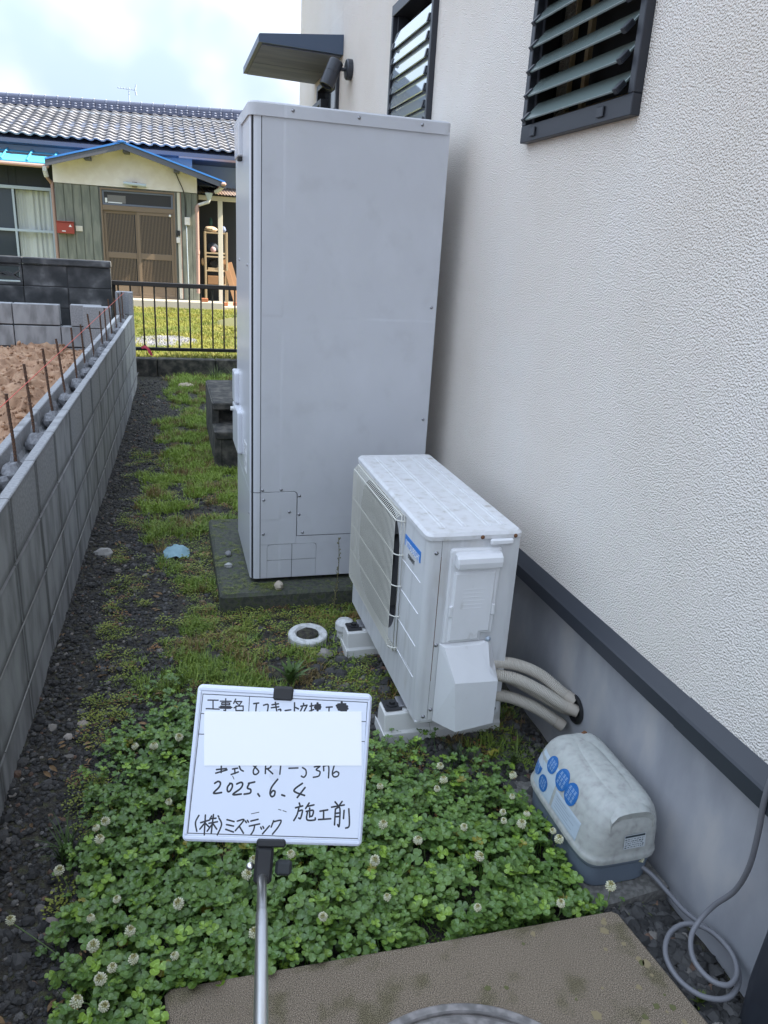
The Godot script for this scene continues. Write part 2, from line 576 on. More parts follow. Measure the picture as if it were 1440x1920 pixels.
	M.granular = noisy(tex(0.16, 2, [[0.25, Color(0.085, 0.066, 0.048)], [0.5, Color(0.19, 0.148, 0.105)], [0.75, Color(0.36, 0.29, 0.215)]], 1024, FastNoiseLite.TYPE_SIMPLEX, 0.0, 81), Vector3(2.0, 2.0, 2.0), 0.95, tex(0.25, 2, [], 1024, FastNoiseLite.TYPE_SIMPLEX, 0.0, 82), 0.045)
	streaks(M.granular, Vector3(1.3, 1.3, 1.3), 0.80, 83, Color(0.80, 0.84, 0.68))
	M.lichen = mat(0.255, 0.205, 0.115, 0.95)
	M.moss = mat(0.115, 0.115, 0.045, 0.95)
	M.iron = noisy(tex(0.05, 4, [[0.3, Color(0.15, 0.14, 0.135)], [0.7, Color(0.28, 0.26, 0.25)]], 256), Vector3(2, 2, 2), 0.6, pore, 0.015)
	M.white_pvc = noisy(tex(0.03, 4, [[0.3, Color(0.48, 0.48, 0.46)], [0.6, Color(0.66, 0.66, 0.65)]], 256), Vector3(4, 4, 4), 0.5)
	M.fence = mat(0.016, 0.016, 0.018, 0.45, 0.2)
	M.pink = mat(0.70, 0.08, 0.14, 0.7)
	# rear house
	M.tile_a = mat(0.25, 0.25, 0.268, 0.75)
	M.tile_b = mat(0.22, 0.222, 0.238, 0.75)
	M.tile_c = mat(0.28, 0.277, 0.29, 0.75)
	M.ridge = mat(0.075, 0.09, 0.14, 0.45)
	M.white_plaster = mat(0.65, 0.65, 0.68, 0.7)
	M.blue_metal = mat(0.05, 0.21, 0.60, 0.35)
	M.cyan_metal = mat(0.09, 0.43, 0.66, 0.4)
	M.fascia = mat(0.10, 0.105, 0.13, 0.7)
	M.cream = noisy(tex(0.02, 4, [[0.3, Color(0.74, 0.69, 0.645)], [0.7, Color(0.79, 0.745, 0.705)]], 256), Vector3(1, 1, 1), 0.85)
	M.siding = noisy(tex(0.02, 4, [[0.3, Color(0.14, 0.152, 0.13)], [0.7, Color(0.20, 0.208, 0.175)]], 256), Vector3(2, 0.4, 2), 0.6)
	M.navy_board = mat(0.028, 0.033, 0.046, 0.7)
	M.grey_wall = mat(0.30, 0.34, 0.40, 0.8)
	M.bronze = mat(0.20, 0.145, 0.10, 0.5, 0.1)
	M.bronze_dark = mat(0.035, 0.033, 0.034, 0.4, 0.2)
	M.alu = mat(0.45, 0.52, 0.60, 0.4, 0.2)
	M.pane_dark = mat(0.05, 0.06, 0.075, 0.08)
	M.curtain = mat(0.54, 0.57, 0.57, 0.9)
	M.copper = mat(0.42, 0.27, 0.23, 0.5)
	M.post_white = mat(0.62, 0.58, 0.50, 0.7)
	M.wood = mat(0.30, 0.17, 0.09, 0.8)
	M.wood_pale = mat(0.42, 0.33, 0.22, 0.8)
	M.mailbox = mat(0.30, 0.045, 0.03, 0.5)
	M.step = mat(0.42, 0.39, 0.33, 0.9)

func streaks(m: StandardMaterial3D, scale: Vector3, low: float, sd: int, tint := Color.WHITE) -> void:
	# a second, larger pattern of grime multiplied over a material's own
	m.detail_enabled = true
	m.detail_blend_mode = BaseMaterial3D.BLEND_MODE_MUL
	m.detail_uv_layer = BaseMaterial3D.DETAIL_UV_2
	var lo := Color(low, low, low) * tint
	m.detail_albedo = tex(0.012, 5, [[0.15, Color(lo.r, lo.g, lo.b)], [0.42, Color(0.96, 0.96, 0.955)], [1.0, Color(1, 1, 1)]], 512, FastNoiseLite.TYPE_SIMPLEX_SMOOTH, 12.0, sd)
	m.uv2_triplanar = true
	m.uv2_world_triplanar = true
	m.uv2_scale = scale

func gh(x: float, z: float) -> float:
	# height of the passage floor
	var y := 0.035 + 0.018 * noise.get_noise_2d(x * 1.3, z * 1.3) + 0.008 * noise.get_noise_2d(x * 7.0, z * 7.0)
	y += 0.075 * smoothstep(-6.0, -8.2, z)
	y += 0.03 * smoothstep(-0.28, -0.45, x)
	y -= 0.03 * smoothstep(0.95, 1.15, x)
	return y

func ground() -> void:
	var b := MB.new()
	b.quad(Vector3(-150, -0.12, 150), Vector3(150, -0.12, 150), Vector3(150, -0.12, -150), Vector3(-150, -0.12, -150), Vector3.UP)
	tag(solo("ground", b, M.earth, "", ""), "", "", "", "structure")
	# floor of the passage
	b = MB.new()
	var nu := 44
	var nv := 190
	var pts := PackedVector3Array()
	for j in nv + 1:
		for i in nu + 1:
			var x := lerpf(-0.66, 1.20, float(i) / nu)
			var z := lerpf(1.2, -8.34, float(j) / nv)
			pts.append(Vector3(x, gh(x, z), z))
	b.grid(nu, nv, pts, Vector3.UP)
	tag(solo("passage_ground", b, M.earth, "", ""), "", "", "", "structure")
	# lawn of the neighbour behind, a little higher
	b = MB.new()
	nu = 80
	nv = 60
	pts = PackedVector3Array()
	for j in nv + 1:
		for i in nu + 1:
			var x := lerpf(-14.0, 14.0, float(i) / nu)
			var z := lerpf(-8.36, -24.0, float(j) / nv)
			pts.append(Vector3(x, 0.275 + 0.03 * noise.get_noise_2d(x * 0.9, z * 0.9), z))
	b.grid(nu, nv, pts, Vector3.UP)
	tag(solo("lawn", b, M.lawn, "", ""), "", "", "", "structure")
	# bare soil of the building plot on the other side of the new wall
	b = MB.new()
	nu = 170
	nv = 230
	pts = PackedVector3Array()
	for j in nv + 1:
		for i in nu + 1:
			var x := lerpf(-6.5, -0.56, float(i) / nu)
			var z := lerpf(2.0, -7.72, float(j) / nv)
			var k := noise.get_noise_2d(x * 2.2, z * 2.2)
			var rid := 1.0 - absf(noise.get_noise_2d(x * 3.4 + 0.6 * z, z * 2.6 + 5.0)) * 2.6
			var y := 0.42 + 0.05 * noise.get_noise_2d(x * 0.6 + 9.0, z * 0.6) + 0.05 * k + 0.055 * maxf(rid, -0.4) + 0.05 * noise.get_noise_2d(x * 9.0, z * 9.0)
			pts.append(Vector3(x, y, z))
	b.grid(nu, nv, pts, Vector3.UP)
	tag(solo("bare_terrain", b, M.soil, "", ""), "", "", "", "structure")
	var r := RandomNumberGenerator.new()
	r.seed = 61
	b = MB.new()
	b.ball(Vector3.ZERO, Vector3(1.0, 0.7, 0.85), 9, 6, 0.25, r)
	var places: Array = []
	var tints: Array = []
	for i in 9000:
		var x := -0.6 - 2.6 * r.randf()
		var z := r.randf_range(-7.6, -1.0)
		var s := r.randf_range(0.004, 0.014) * (2.0 if r.randf() < 0.02 else 1.0)
		var p := pts[clampi(int(round((z - 2.0) / (-7.72 - 2.0) * nv)), 0, nv) * (nu + 1) + clampi(int(round((x + 6.5) / (-0.56 + 6.5) * nu)), 0, nu)]
		places.append(Transform3D(Basis.from_euler(Vector3(r.randf() * 3.0, r.randf() * 6.0, r.randf() * 3.0)).scaled(Vector3(s, s, s)), p + Vector3(r.randf_range(-0.02, 0.02), s * 0.1, r.randf_range(-0.02, 0.02))))
		tints.append(Color(0.34, 0.20, 0.12) * r.randf_range(0.6, 1.35))
	var cm := mat(1, 1, 1, 0.95)
	scatter("soil_clods", b.mesh(), cm, places, tints, "reddish brown clods of loose soil behind the new block wall", "soil")

func facade(b: MB, z0: float, z1: float, y0: float, y1: float, holes: Array) -> void:
	# wall skin facing -x between two joints, with reveals round its openings
	var zs := [z0, z1]
	var ys := [y0, y1]
	for h in holes:
		zs.append(h[0]); zs.append(h[1]); ys.append(h[2]); ys.append(h[3])
	zs.sort()
	ys.sort()
	for i in zs.size() - 1:
		for j in ys.size() - 1:
			if zs[i + 1] - zs[i] < 0.001 or ys[j + 1] - ys[j] < 0.001:
				continue
			var mz: float = (zs[i] + zs[i + 1]) * 0.5
			var my: float = (ys[j] + ys[j + 1]) * 0.5
			var open := false
			for h in holes:
				if mz > h[0] and mz < h[1] and my > h[2] and my < h[3]:
					open = true
			if not open:
				b.quad(Vector3(WALL_X, ys[j], zs[i]), Vector3(WALL_X, ys[j], zs[i + 1]), Vector3(WALL_X, ys[j + 1], zs[i + 1]), Vector3(WALL_X, ys[j + 1], zs[i]), Vector3.LEFT)
	var d := WALL_X + 0.12
	for h in holes:
		b.quad(Vector3(WALL_X, h[2], h[0]), Vector3(WALL_X, h[2], h[1]), Vector3(d, h[2], h[1]), Vector3(d, h[2], h[0]), Vector3.UP)
		b.quad(Vector3(WALL_X, h[3], h[0]), Vector3(WALL_X, h[3], h[1]), Vector3(d, h[3], h[1]), Vector3(d, h[3], h[0]), Vector3.DOWN)
		b.quad(Vector3(WALL_X, h[2], h[0]), Vector3(WALL_X, h[3], h[0]), Vector3(d, h[3], h[0]), Vector3(d, h[2], h[0]), Vector3.BACK)
		b.quad(Vector3(WALL_X, h[2], h[1]), Vector3(WALL_X, h[3], h[1]), Vector3(d, h[3], h[1]), Vector3(d, h[2], h[1]), Vector3.FORWARD)
	for e in [[z0, Vector3.FORWARD], [z1, Vector3.BACK]]:
		b.quad(Vector3(WALL_X, y0, e[0]), Vector3(WALL_X, y1, e[0]), Vector3(d, y1, e[0]), Vector3(d, y0, e[0]), e[1])
	b.quad(Vector3(WALL_X, y0, z0), Vector3(WALL_X, y0, z1), Vector3(d, y0, z1), Vector3(d, y0, z0), Vector3.DOWN)

func stucco_house() -> void:
	var house := thing("stucco_house", "cream rough stucco house wall with glass louvre windows and dark base flashing", "house", Vector3(WALL_X, 0.0, -1.5))
	var w1 := [-2.487, -1.849, 1.853, 2.82]
	var w2 := [-4.165, -3.505, 1.87, 2.64]
	var w3 := [-6.22, -5.50, 1.75, 2.62]
	var b := MB.new()
	facade(b, -5.452, 4.0, FLASH_Y, 6.2, [w1, w2])
	part("wall_panel", b, M.stucco, house)
	b = MB.new()
	facade(b, -7.14, -5.456, FLASH_Y, 6.2, [w3])
	part("wall_panel", b, M.stucco, house)
	for z in [-5.454]:
		b = MB.new()
		b.box(Vector3(WALL_X + 0.001, FLASH_Y, z - 0.0017), Vector3(WALL_X + 0.02, 6.2, z + 0.0017))
		part("sealant_joint", b, M.stucco, house)
	# the other outer walls and the roof, which shade the passage
	b = MB.new()
	b.box(Vector3(WALL_X + 0.121, 0.3, -7.138), Vector3(9.0, 6.2, -7.02))
	b.box(Vector3(WALL_X + 0.121, 0.3, 3.88), Vector3(9.0, 6.2, 3.998))
	b.box(Vector3(8.88, 0.3, -7.019), Vector3(9.0, 6.2, 3.879))
	part("end_wall", b, M.stucco, house)
	b = MB.new()
	b.box(Vector3(0.72, 6.2, -7.25), Vector3(9.6, 6.42, 4.6), 0.02)
	part("roof", b, M.flashing, house)
	b = MB.new()
	b.box(Vector3(1.162, -0.3, -7.12), Vector3(8.95, 0.50, 3.95))
	part("foundation", b, M.foundation, house)
	for seg in [[-7.15, -1.215, 0.0], [-1.255, 4.0, 0.0018]]:
		b = MB.new()
		b.t = Transform3D(Basis.IDENTITY, Vector3(0, 0, seg[0]))
		var k: float = seg[2]
		b.prism(PackedVector2Array([Vector2(1.17, FLASH_Y + 0.0), Vector2(WALL_X - 0.001, FLASH_Y + k), Vector2(1.119 - k, 0.528 + k), Vector2(1.115 - k, 0.524), Vector2(1.115 - k, 0.484), Vector2(1.120, 0.484), Vector2(1.122, 0.5005), Vector2(1.17, 0.5005)]), seg[1] - seg[0])
		part("flashing", b, M.flashing, house)
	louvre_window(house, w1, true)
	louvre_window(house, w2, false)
	# dark side window under the canopy, with a proud lower sash
	var fr := MB.new()
	var x0 := WALL_X - 0.022
	for q in [[w3[0], w3[0] + 0.04, w3[2], w3[3]], [w3[1] - 0.04, w3[1], w3[2], w3[3]], [w3[0] + 0.0405, w3[1] - 0.0405, w3[3] - 0.04, w3[3]], [w3[0] + 0.0405, w3[1] - 0.0405, w3[2], w3[2] + 0.04]]:
		fr.box(Vector3(x0, q[2], q[0]), Vector3(WALL_X + 0.08, q[3], q[1]), 0.003)
	var win := part("side_window", fr, M.frame, house)
	fr = MB.new()
	fr.box(Vector3(WALL_X + 0.03, w3[2] + 0.04, w3[0] + 0.04), Vector3(WALL_X + 0.036, w3[3] - 0.04, w3[1] - 0.04))
	part("pane", fr, M.pane_dark, win)
	fr = MB.new()
	fr.box(Vector3(WALL_X - 0.075, 1.72, -6.30), Vector3(WALL_X - 0.0225, 2.47, -6.262), 0.003)
	fr.box(Vector3(WALL_X - 0.075, 1.72, -5.80), Vector3(WALL_X - 0.0225, 2.47, -5.76), 0.003)
	fr.box(Vector3(WALL_X - 0.075, 2.435, -6.2615), Vector3(WALL_X - 0.0225, 2.47, -5.8005), 0.003)
	fr.box(Vector3(WALL_X - 0.05, 1.72, -6.2615), Vector3(WALL_X - 0.045, 2.4345, -5.8005))
	part("sash", fr, M.frame, win)
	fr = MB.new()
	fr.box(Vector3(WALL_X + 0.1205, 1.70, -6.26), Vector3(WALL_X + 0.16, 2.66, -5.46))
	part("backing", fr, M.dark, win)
	# canopy over it
	var cz := -5.41
	var cf := -6.42
	b = MB.new()
	b.t = Transform3D(Basis.IDENTITY, Vector3(0, 0, cf))
	b.prism(PackedVector2Array([Vector2(WALL_X - 0.001, 2.785), Vector2(0.612, 2.731), Vector2(0.605, 2.724), Vector2(0.605, 2.684), Vector2(WALL_X - 0.001, 2.672)]), cz - cf)
	var can := part("canopy", b, M.canopy, house)
	for s in [[cf + 0.03, -5.965], [-5.955, cz - 0.035]]:
		b = MB.new()
		b.quad(Vector3(WALL_X - 0.01, 2.6705, s[0]), Vector3(WALL_X - 0.01, 2.6705, s[1]), Vector3(0.63, 2.6825, s[1]), Vector3(0.63, 2.6825, s[0]), Vector3.DOWN)
		b.quad(Vector3(WALL_X - 0.01, 2.664, s[0]), Vector3(WALL_X - 0.01, 2.664, s[1]), Vector3(0.63, 2.676, s[1]), Vector3(0.63, 2.676, s[0]), Vector3.DOWN)
		b.quad(Vector3(0.63, 2.6825, s[0]), Vector3(0.63, 2.6825, s[1]), Vector3(0.63, 2.676, s[1]), Vector3(0.63, 2.676, s[0]), Vector3.LEFT)
		for z in s:
			b.quad(Vector3(WALL_X - 0.01, 2.6705, z), Vector3(0.63, 2.6825, z), Vector3(0.63, 2.676, z), Vector3(WALL_X - 0.01, 2.664, z), Vector3(0, 0, signf(z - (s[0] + s[1]) / 2)))
		part("soffit_panel", b, M.canopy_under, can)
	# spotlight on the wall
	var lamp := thing("wall_spotlight", "dark grey tilted cylinder spotlight on a round wall plate below the canopy", "wall lamp", Vector3(WALL_X, 2.541, -5.155))
	b = MB.new()
	b.t = Transform3D(Basis(Vector3(0, 0, 1), PI / 2), Vector3(WALL_X, 2.541, -5.155))
	b.lathe(PackedVector2Array([Vector2(0.058, 0.0), Vector2(0.058, 0.03), Vector2(0.052, 0.036), Vector2(0.0001, 0.036)]), 24)
	part("wall_plate", b, M.flashing, lamp)
	b = MB.new()
	b.tube(curve([Vector3(WALL_X - 0.03, 2.541, -5.155), Vector3(WALL_X - 0.06, 2.538, -5.155), Vector3(1.066, 2.542, -5.155), Vector3(1.05, 2.55, -5.155)], 4), 0.011, 8)
	part("arm", b, M.flashing, lamp)
	b = MB.new()
	var dir := Vector3(-0.40, -0.91, 0.10).normalized()
	var xx := dir.cross(Vector3.FORWARD).normalized()
	b.t = Transform3D(Basis(xx, -dir, xx.cross(-dir)), Vector3(1.022, 2.512, -5.155))
	b.lathe(PackedVector2Array([Vector2(0.0001, -0.07), Vector2(0.036, -0.07), Vector2(0.036, -0.085), Vector2(0.045, -0.085), Vector2(0.045, -0.005), Vector2(0.0435, -0.003), Vector2(0.0435, 0.0), Vector2(0.045, 0.002), Vector2(0.045, 0.07), Vector2(0.04, 0.076), Vector2(0.0001, 0.076)]), 24)
	part("lamp_housing", b, M.flashing, lamp)

func louvre_window(house: Node3D, w: Array, open: bool) -> void:
	var x0 := WALL_X - 0.026
	var b := MB.new()
	var z0: float = w[0]
	var z1: float = w[1]
	var y0: float = w[2]
	var y1: float = w[3]
	var bt := 0.05
	b.box(Vector3(x0, y0, z0), Vector3(WALL_X + 0.07, y0 + bt, z1), 0.002)
	b.box(Vector3(x0, y1 - bt, z0), Vector3(WALL_X + 0.07, y1, z1), 0.002)
	for e in [[z0, z0 + 0.026], [z1 - 0.026, z1]]:
		b.box(Vector3(x0, y0 + bt + 0.0003, e[0]), Vector3(WALL_X + 0.07, y1 - bt - 0.0003, e[1]), 0.002)
	var win := part("louvre_window", b, M.frame, house)
	for e in [[z0 + 0.0265, z0 + 0.042], [z1 - 0.042, z1 - 0.0265]]:
		b = MB.new()
		b.box(Vector3(WALL_X - 0.004, y0 + bt, e[0]), Vector3(WALL_X + 0.05, y1 - bt, e[1]), 0.002)
		part("jamb_channel", b, M.frame, win)
	if open:
		for z in [z0 + 0.075, z1 - 0.16]:
			b = MB.new()
			b.box(Vector3(x0 - 0.006, y0 + 0.012, z), Vector3(x0 - 0.0003, y0 + 0.038, z + 0.034), 0.002)
			part("drain_cap", b, M.flashing, win)
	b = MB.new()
	b.box(Vector3(WALL_X + 0.121, y0 - 0.03, z0 - 0.03), Vector3(WALL_X + 0.15, y1 + 0.03, z1 + 0.03))  # dark sheet: the shade of the room behind, put into its colour
	part("dark_room_sheet", b, M.room_shade, win)
	var za := z0 + 0.044
	var zb := z1 - 0.044
	if open:
		b = MB.new()
		b.box(Vector3(WALL_X + 0.05, y0 + 0.055, za), Vector3(WALL_X + 0.062, y0 + 0.064, zb), 0.001)
		b.box(Vector3(WALL_X + 0.06, y0 + 0.074, za), Vector3(WALL_X + 0.07, y0 + 0.083, zb), 0.001)
		part("inner_rail", b, M.beige, win)
		for q in [[-2.425, 0.007], [-2.335, 0.022]]:
			b = MB.new()
			b.box(Vector3(WALL_X + 0.085, y0 + 0.05, q[0]), Vector3(WALL_X + 0.10, y1 - 0.05, q[0] + q[1]), 0.001)
			part("inner_stile", b, M.beige, win)
	# glass slats
	var mb := MB.new()
	var wd := 0.072
	var l := zb - za
	mb.box(Vector3(-0.003, 0.0, -l / 2), Vector3(0.003, wd, l / 2), 0.001)
	var glass := mb.mesh()
	mb = MB.new()
	mb.box(Vector3(-0.008, -0.004, -0.009), Vector3(0.007, 0.028, 0.009), 0.001)
	var clip := mb.mesh()
	var pitch := 0.0662
	var n := int((y1 - bt - y0 - bt - 0.02) / pitch)
	for i in n:
		var turn := -0.75 if open else -0.235
		var base := Vector3(1.102, 1.912 + i * pitch, (za + zb) / 2) if open else Vector3(1.120, 1.9115 + i * pitch, (za + zb) / 2)
		if base.y < y0 + bt or base.y > y1 - bt - 0.05:
			continue
		var tr := Transform3D(Basis(Vector3(0, 0, 1), turn), base)
		var s := share("glass_slat", glass, M.louvre if open else M.mirror_glass, win, tr)
		for e in [-1.0, 1.0]:
			share("clip", clip, M.frame, win, tr * Transform3D(Basis.IDENTITY, Vector3(0, 0, e * (l / 2 - 0.009))))

const WALL_DIR := 0.0235   # the new block wall is turned this much from the house

func wall_at(s: float, y: float, d: float) -> Vector3:
	# s metres along the new wall away from the camera, d metres behind its face
	return Vector3(-0.4467 + sin(WALL_DIR) * s - cos(WALL_DIR) * d, y, -2.201 - cos(WALL_DIR) * s - sin(WALL_DIR) * d)

func wall_basis() -> Transform3D:
	# local x: along the wall away from the camera, y: up, z: towards the passage
	var ax := Vector3(sin(WALL_DIR), 0, -cos(WALL_DIR))
	var az := Vector3(cos(WALL_DIR), 0, sin(WALL_DIR))
	return Transform3D(Basis(ax, Vector3.UP, az), Vector3(-0.4467, 0, -2.201))

func block_wall() -> void:
	var top := 0.784
	var wb := wall_basis()
	var wall := thing("block_wall", "new grey concrete block wall with damp streaks and rebar standing out of its open top", "wall", wall_at(2.0, 0.0, 0.0))
	var plain: Array = []
	# body blocks: 0.397 x 0.192 x 0.15, stacked without bond
	var mb := MB.new()
	mb.box(Vector3(0.0035, -0.0965, -0.15), Vector3(0.3965, 0.0965, 0.0), 0.004)
	damp_skin(mb)
	var block := mb.mesh()
	# top course: a trough between two lips
	mb = MB.new()
	var prof := PackedVector2Array([Vector2(0, -0.0965), Vector2(0, 0.094), Vector2(-0.003, 0.097), Vector2(-0.030, 0.097), Vector2(-0.033, 0.094), Vector2(-0.035, 0.03), Vector2(-0.045, 0.012), Vector2(-0.105, 0.012), Vector2(-0.115, 0.03), Vector2(-0.117, 0.094), Vector2(-0.120, 0.097), Vector2(-0.147, 0.097), Vector2(-0.150, 0.094), Vector2(-0.150, -0.0965)])
	mb.t = Transform3D(Basis(Vector3(0, 0, 1), Vector3(0, 1, 0), Vector3(-1, 0, 0)), Vector3(0.3965, 0, 0))
	mb.prism(prof, 0.393)
	mb.t = Transform3D.IDENTITY
	damp_skin(mb)
	var trough := mb.mesh()
	var m_damp: Array = []
	for k in 5:
		var mm: StandardMaterial3D = M.block_damp.duplicate()
		mm.uv1_offset = Vector3(0.37 * k, 0.21 * k, 0.61 * k)
		m_damp.append(mm)
	var first := -7
	var last := 14
	var r := RandomNumberGenerator.new()
	r.seed = 5
	for course in 4:
		for i in range(first, last):
			var s := 0.4 * i
			if s + 0.4 > 5.70:
				continue
			var m: Material = m_damp[r.randi() % 5]
			if course == 0 and r.randf() < 0.8:
				m = M.block
			if s > 4.5 or (s > 4.1 and course < 2):  # far end blocks take the painted sunlit tone
				m = M.block_sunlit
			var jig := r.randf_range(-0.0012, 0.0012)
			var o := Vector3(s, top - 0.097 - 0.2 * course, jig)
			share("block", trough if course == 0 else block, m, wall, wb * Transform3D(Basis.IDENTITY, o))
		mb = MB.new()
		mb.t = wb
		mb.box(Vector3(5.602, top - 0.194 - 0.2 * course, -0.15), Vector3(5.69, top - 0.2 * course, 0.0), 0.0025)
		part("block", mb, M.block_sunlit, wall)
	# mortar beds, slightly raised beads on the lower ones, and the buried base
	mb = MB.new()
	mb.t = wb
	for c in [1, 2, 3]:
		mb.box(Vector3(first * 0.4, top - 0.2 * c - 0.0005, -0.147), Vector3(5.6, top - 0.2 * c + 0.0055, -0.004))
	for i in range(first, last):
		mb.box(Vector3(i * 0.4 - 0.0033, -0.05, -0.145), Vector3(i * 0.4 + 0.0033, top - 0.105, -0.006))
	part("mortar_bed", mb, M.joint_mortar, wall)
	mb = MB.new()
	for c in [2, 3]:
		var run := -2.2
		while run < 5.5:
			var l := r.randf_range(0.12, 0.75)
			if r.randf() < 0.72:
				var y: float = top - 0.2 * c + 0.002
				mb.tube([wb * Vector3(run, y, -0.0005), wb * Vector3(run + l * 0.3, y + 0.0008, 0.0002), wb * Vector3(run + l * 0.7, y - 0.0006, 0.0002), wb * Vector3(run + l, y, -0.001)], 0.0027, 5)
			run += l + r.randf_range(0.02, 0.2)
	part("mortar_bead", mb, M.joint_pale, wall)
	mb = MB.new()
	mb.t = wb
	mb.box(Vector3(first * 0.4, -0.25, -0.15), Vector3(5.60, top - 0.7945, -0.001))
	part("footing", mb, M.block_damp, wall)
	# end block of the next course, its hollow facing the camera
	mb = MB.new()
	var sh := 5.545
	mb.t = wb * Transform3D(Basis(Vector3(1, 0, 0), Vector3(0, 0, -1), Vector3(0, 1, 0)), Vector3(sh, top + 0.004, 0))
	mb.prism(PackedVector2Array([Vector2(0.0, 0.0), Vector2(0.145, 0.0), Vector2(0.145, 0.15), Vector2(0.0, 0.15), Vector2(0.0, 0.117), Vector2(0.04, 0.107), Vector2(0.048, 0.09), Vector2(0.048, 0.06), Vector2(0.04, 0.043), Vector2(0.0, 0.033)]), 0.205, 0.003)
	part("block", mb, M.block, wall)
	# rebar with mortar lumps in the trough
	for i in range(-3, 14):
		var s := 0.415 * i + 0.02 + r.randf_range(-0.02, 0.02)
		if s > 5.45:
			continue
		var foot := wb * Vector3(s, top - 0.09, -0.076 + r.randf_range(-0.006, 0.006))
		var tip := foot + Vector3(r.randf_range(-0.035, 0.004), 0.325 + r.randf_range(-0.025, 0.02), r.randf_range(-0.012, 0.012))
		mb = MB.new()
		var path: Array = []
		var rad: Array = []
		var kink := Vector3(r.randf_range(-0.012, 0.012), 0, r.randf_range(-0.01, 0.01))
		for q in 45:
			var u := q / 44.0
			path.append(foot.lerp(tip, u) + kink * sin(u * PI) * (1.0 - u))
			rad.append(0.0058 if q % 2 == 0 else 0.0047)
		mb.tube(path, rad, 7)
		var bar := part("rebar", mb, M.rebar, wall)
		mb = MB.new()
		var lump := wb * Vector3(s - 0.01, top - 0.055, -0.075)
		mb.t = Transform3D(Basis.IDENTITY, lump)
		mb.ball(Vector3.ZERO, Vector3(0.037, 0.030 + r.randf() * 0.012, 0.06 + r.randf() * 0.03), 12, 8, 0.16, r)
		for q in 3:
			mb.ball(Vector3(r.randf_range(-0.02, 0.02), 0.0, r.randf_range(-0.09, 0.09)), Vector3(0.025, 0.022, 0.035), 9, 6, 0.2, r)
		mb.ball(Vector3(0.0, 0.03, -0.01) + (foot - lump) * Vector3(1, 0, 1), Vector3(0.015, 0.045, 0.015), 8, 6, 0.2, r)
		part("mortar_lump", mb, M.mortar, wall)
	# mason's line along the rebar
	mb = MB.new()
	mb.tube([wb * Vector3(-2.6, 0.975, -0.062), wb * Vector3(1.5, 0.981, -0.0655), wb * Vector3(5.52, 0.99, -0.069)], 0.0016, 5)
	solo("mason_line", mb, M.string, "thin red string stretched along the rebar above the block wall", "string", wall_at(2.0, 0.98, 0.06))

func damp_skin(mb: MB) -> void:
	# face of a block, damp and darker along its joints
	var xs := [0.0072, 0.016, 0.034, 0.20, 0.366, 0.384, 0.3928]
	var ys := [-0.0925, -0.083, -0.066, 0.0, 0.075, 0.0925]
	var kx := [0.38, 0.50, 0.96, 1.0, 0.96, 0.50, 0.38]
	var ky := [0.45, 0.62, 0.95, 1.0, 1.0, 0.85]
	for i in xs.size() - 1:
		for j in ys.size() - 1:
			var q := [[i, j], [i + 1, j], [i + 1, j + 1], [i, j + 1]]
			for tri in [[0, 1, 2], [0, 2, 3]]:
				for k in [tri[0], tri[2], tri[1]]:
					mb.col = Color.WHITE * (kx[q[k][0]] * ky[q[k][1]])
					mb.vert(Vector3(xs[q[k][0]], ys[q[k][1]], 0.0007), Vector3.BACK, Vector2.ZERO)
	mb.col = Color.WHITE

func wall_of_blocks(wall: Node3D, x0: float, x1: float, zf: float, th: float, rows: Array, m: Material, shift := 0.0, gaps: Array = [], r: RandomNumberGenerator = null) -> void:
	# rows: [bottom, top] of each course; blocks 0.4 long counted from x1; front face at zf
	var mats: Array = []
	for k in 4:
		var mm: StandardMaterial3D = m.duplicate()
		mm.uv1_offset = Vector3(0.31 * k, 0.57 * k, 0.13 * k)
		mats.append(mm)
	for row in rows.size():
		var x := x1 - (shift if row < 1 else 0.0)
		while x > x0 + 0.05:
			var a := maxf(x - 0.4, x0)
			var skip := false
			for g in gaps:
				if g[0] == row and (x + a) / 2 > g[1] and (x + a) / 2 < g[2]:
					skip = true
			if not skip:
				var b := MB.new()
				var j := r.randf_range(-0.003, 0.003)
				b.box(Vector3(a + 0.004, rows[row][0] + 0.004, zf - th), Vector3(x - 0.004, rows[row][1] - 0.004, zf + j), 0.004)
				part("block", b, mats[r.randi() % 4], wall)
			x = a
	var mo := MB.new()
	mo.box(Vector3(x0, rows[-1][0] - 0.3, zf - th + 0.01), Vector3(x1 - 0.006, rows[0][1] - (0.21 if gaps.size() else 0.01), zf - 0.007))
	for g in gaps:
		if g[2] < x1 - 0.1:
			mo.box(Vector3(g[2] + 0.01, rows[0][0] - 0.0095, zf - th + 0.01), Vector3(x1 - 0.006, rows[0][1] - 0.003, zf - 0.007))
			mo.box(Vector3(x0, rows[0][0] - 0.0095, zf - th + 0.01), Vector3(g[1] - 0.01, rows[0][1] - 0.003, zf - 0.007))
	part("mortar_bed", mo, M.joint_mortar, wall)

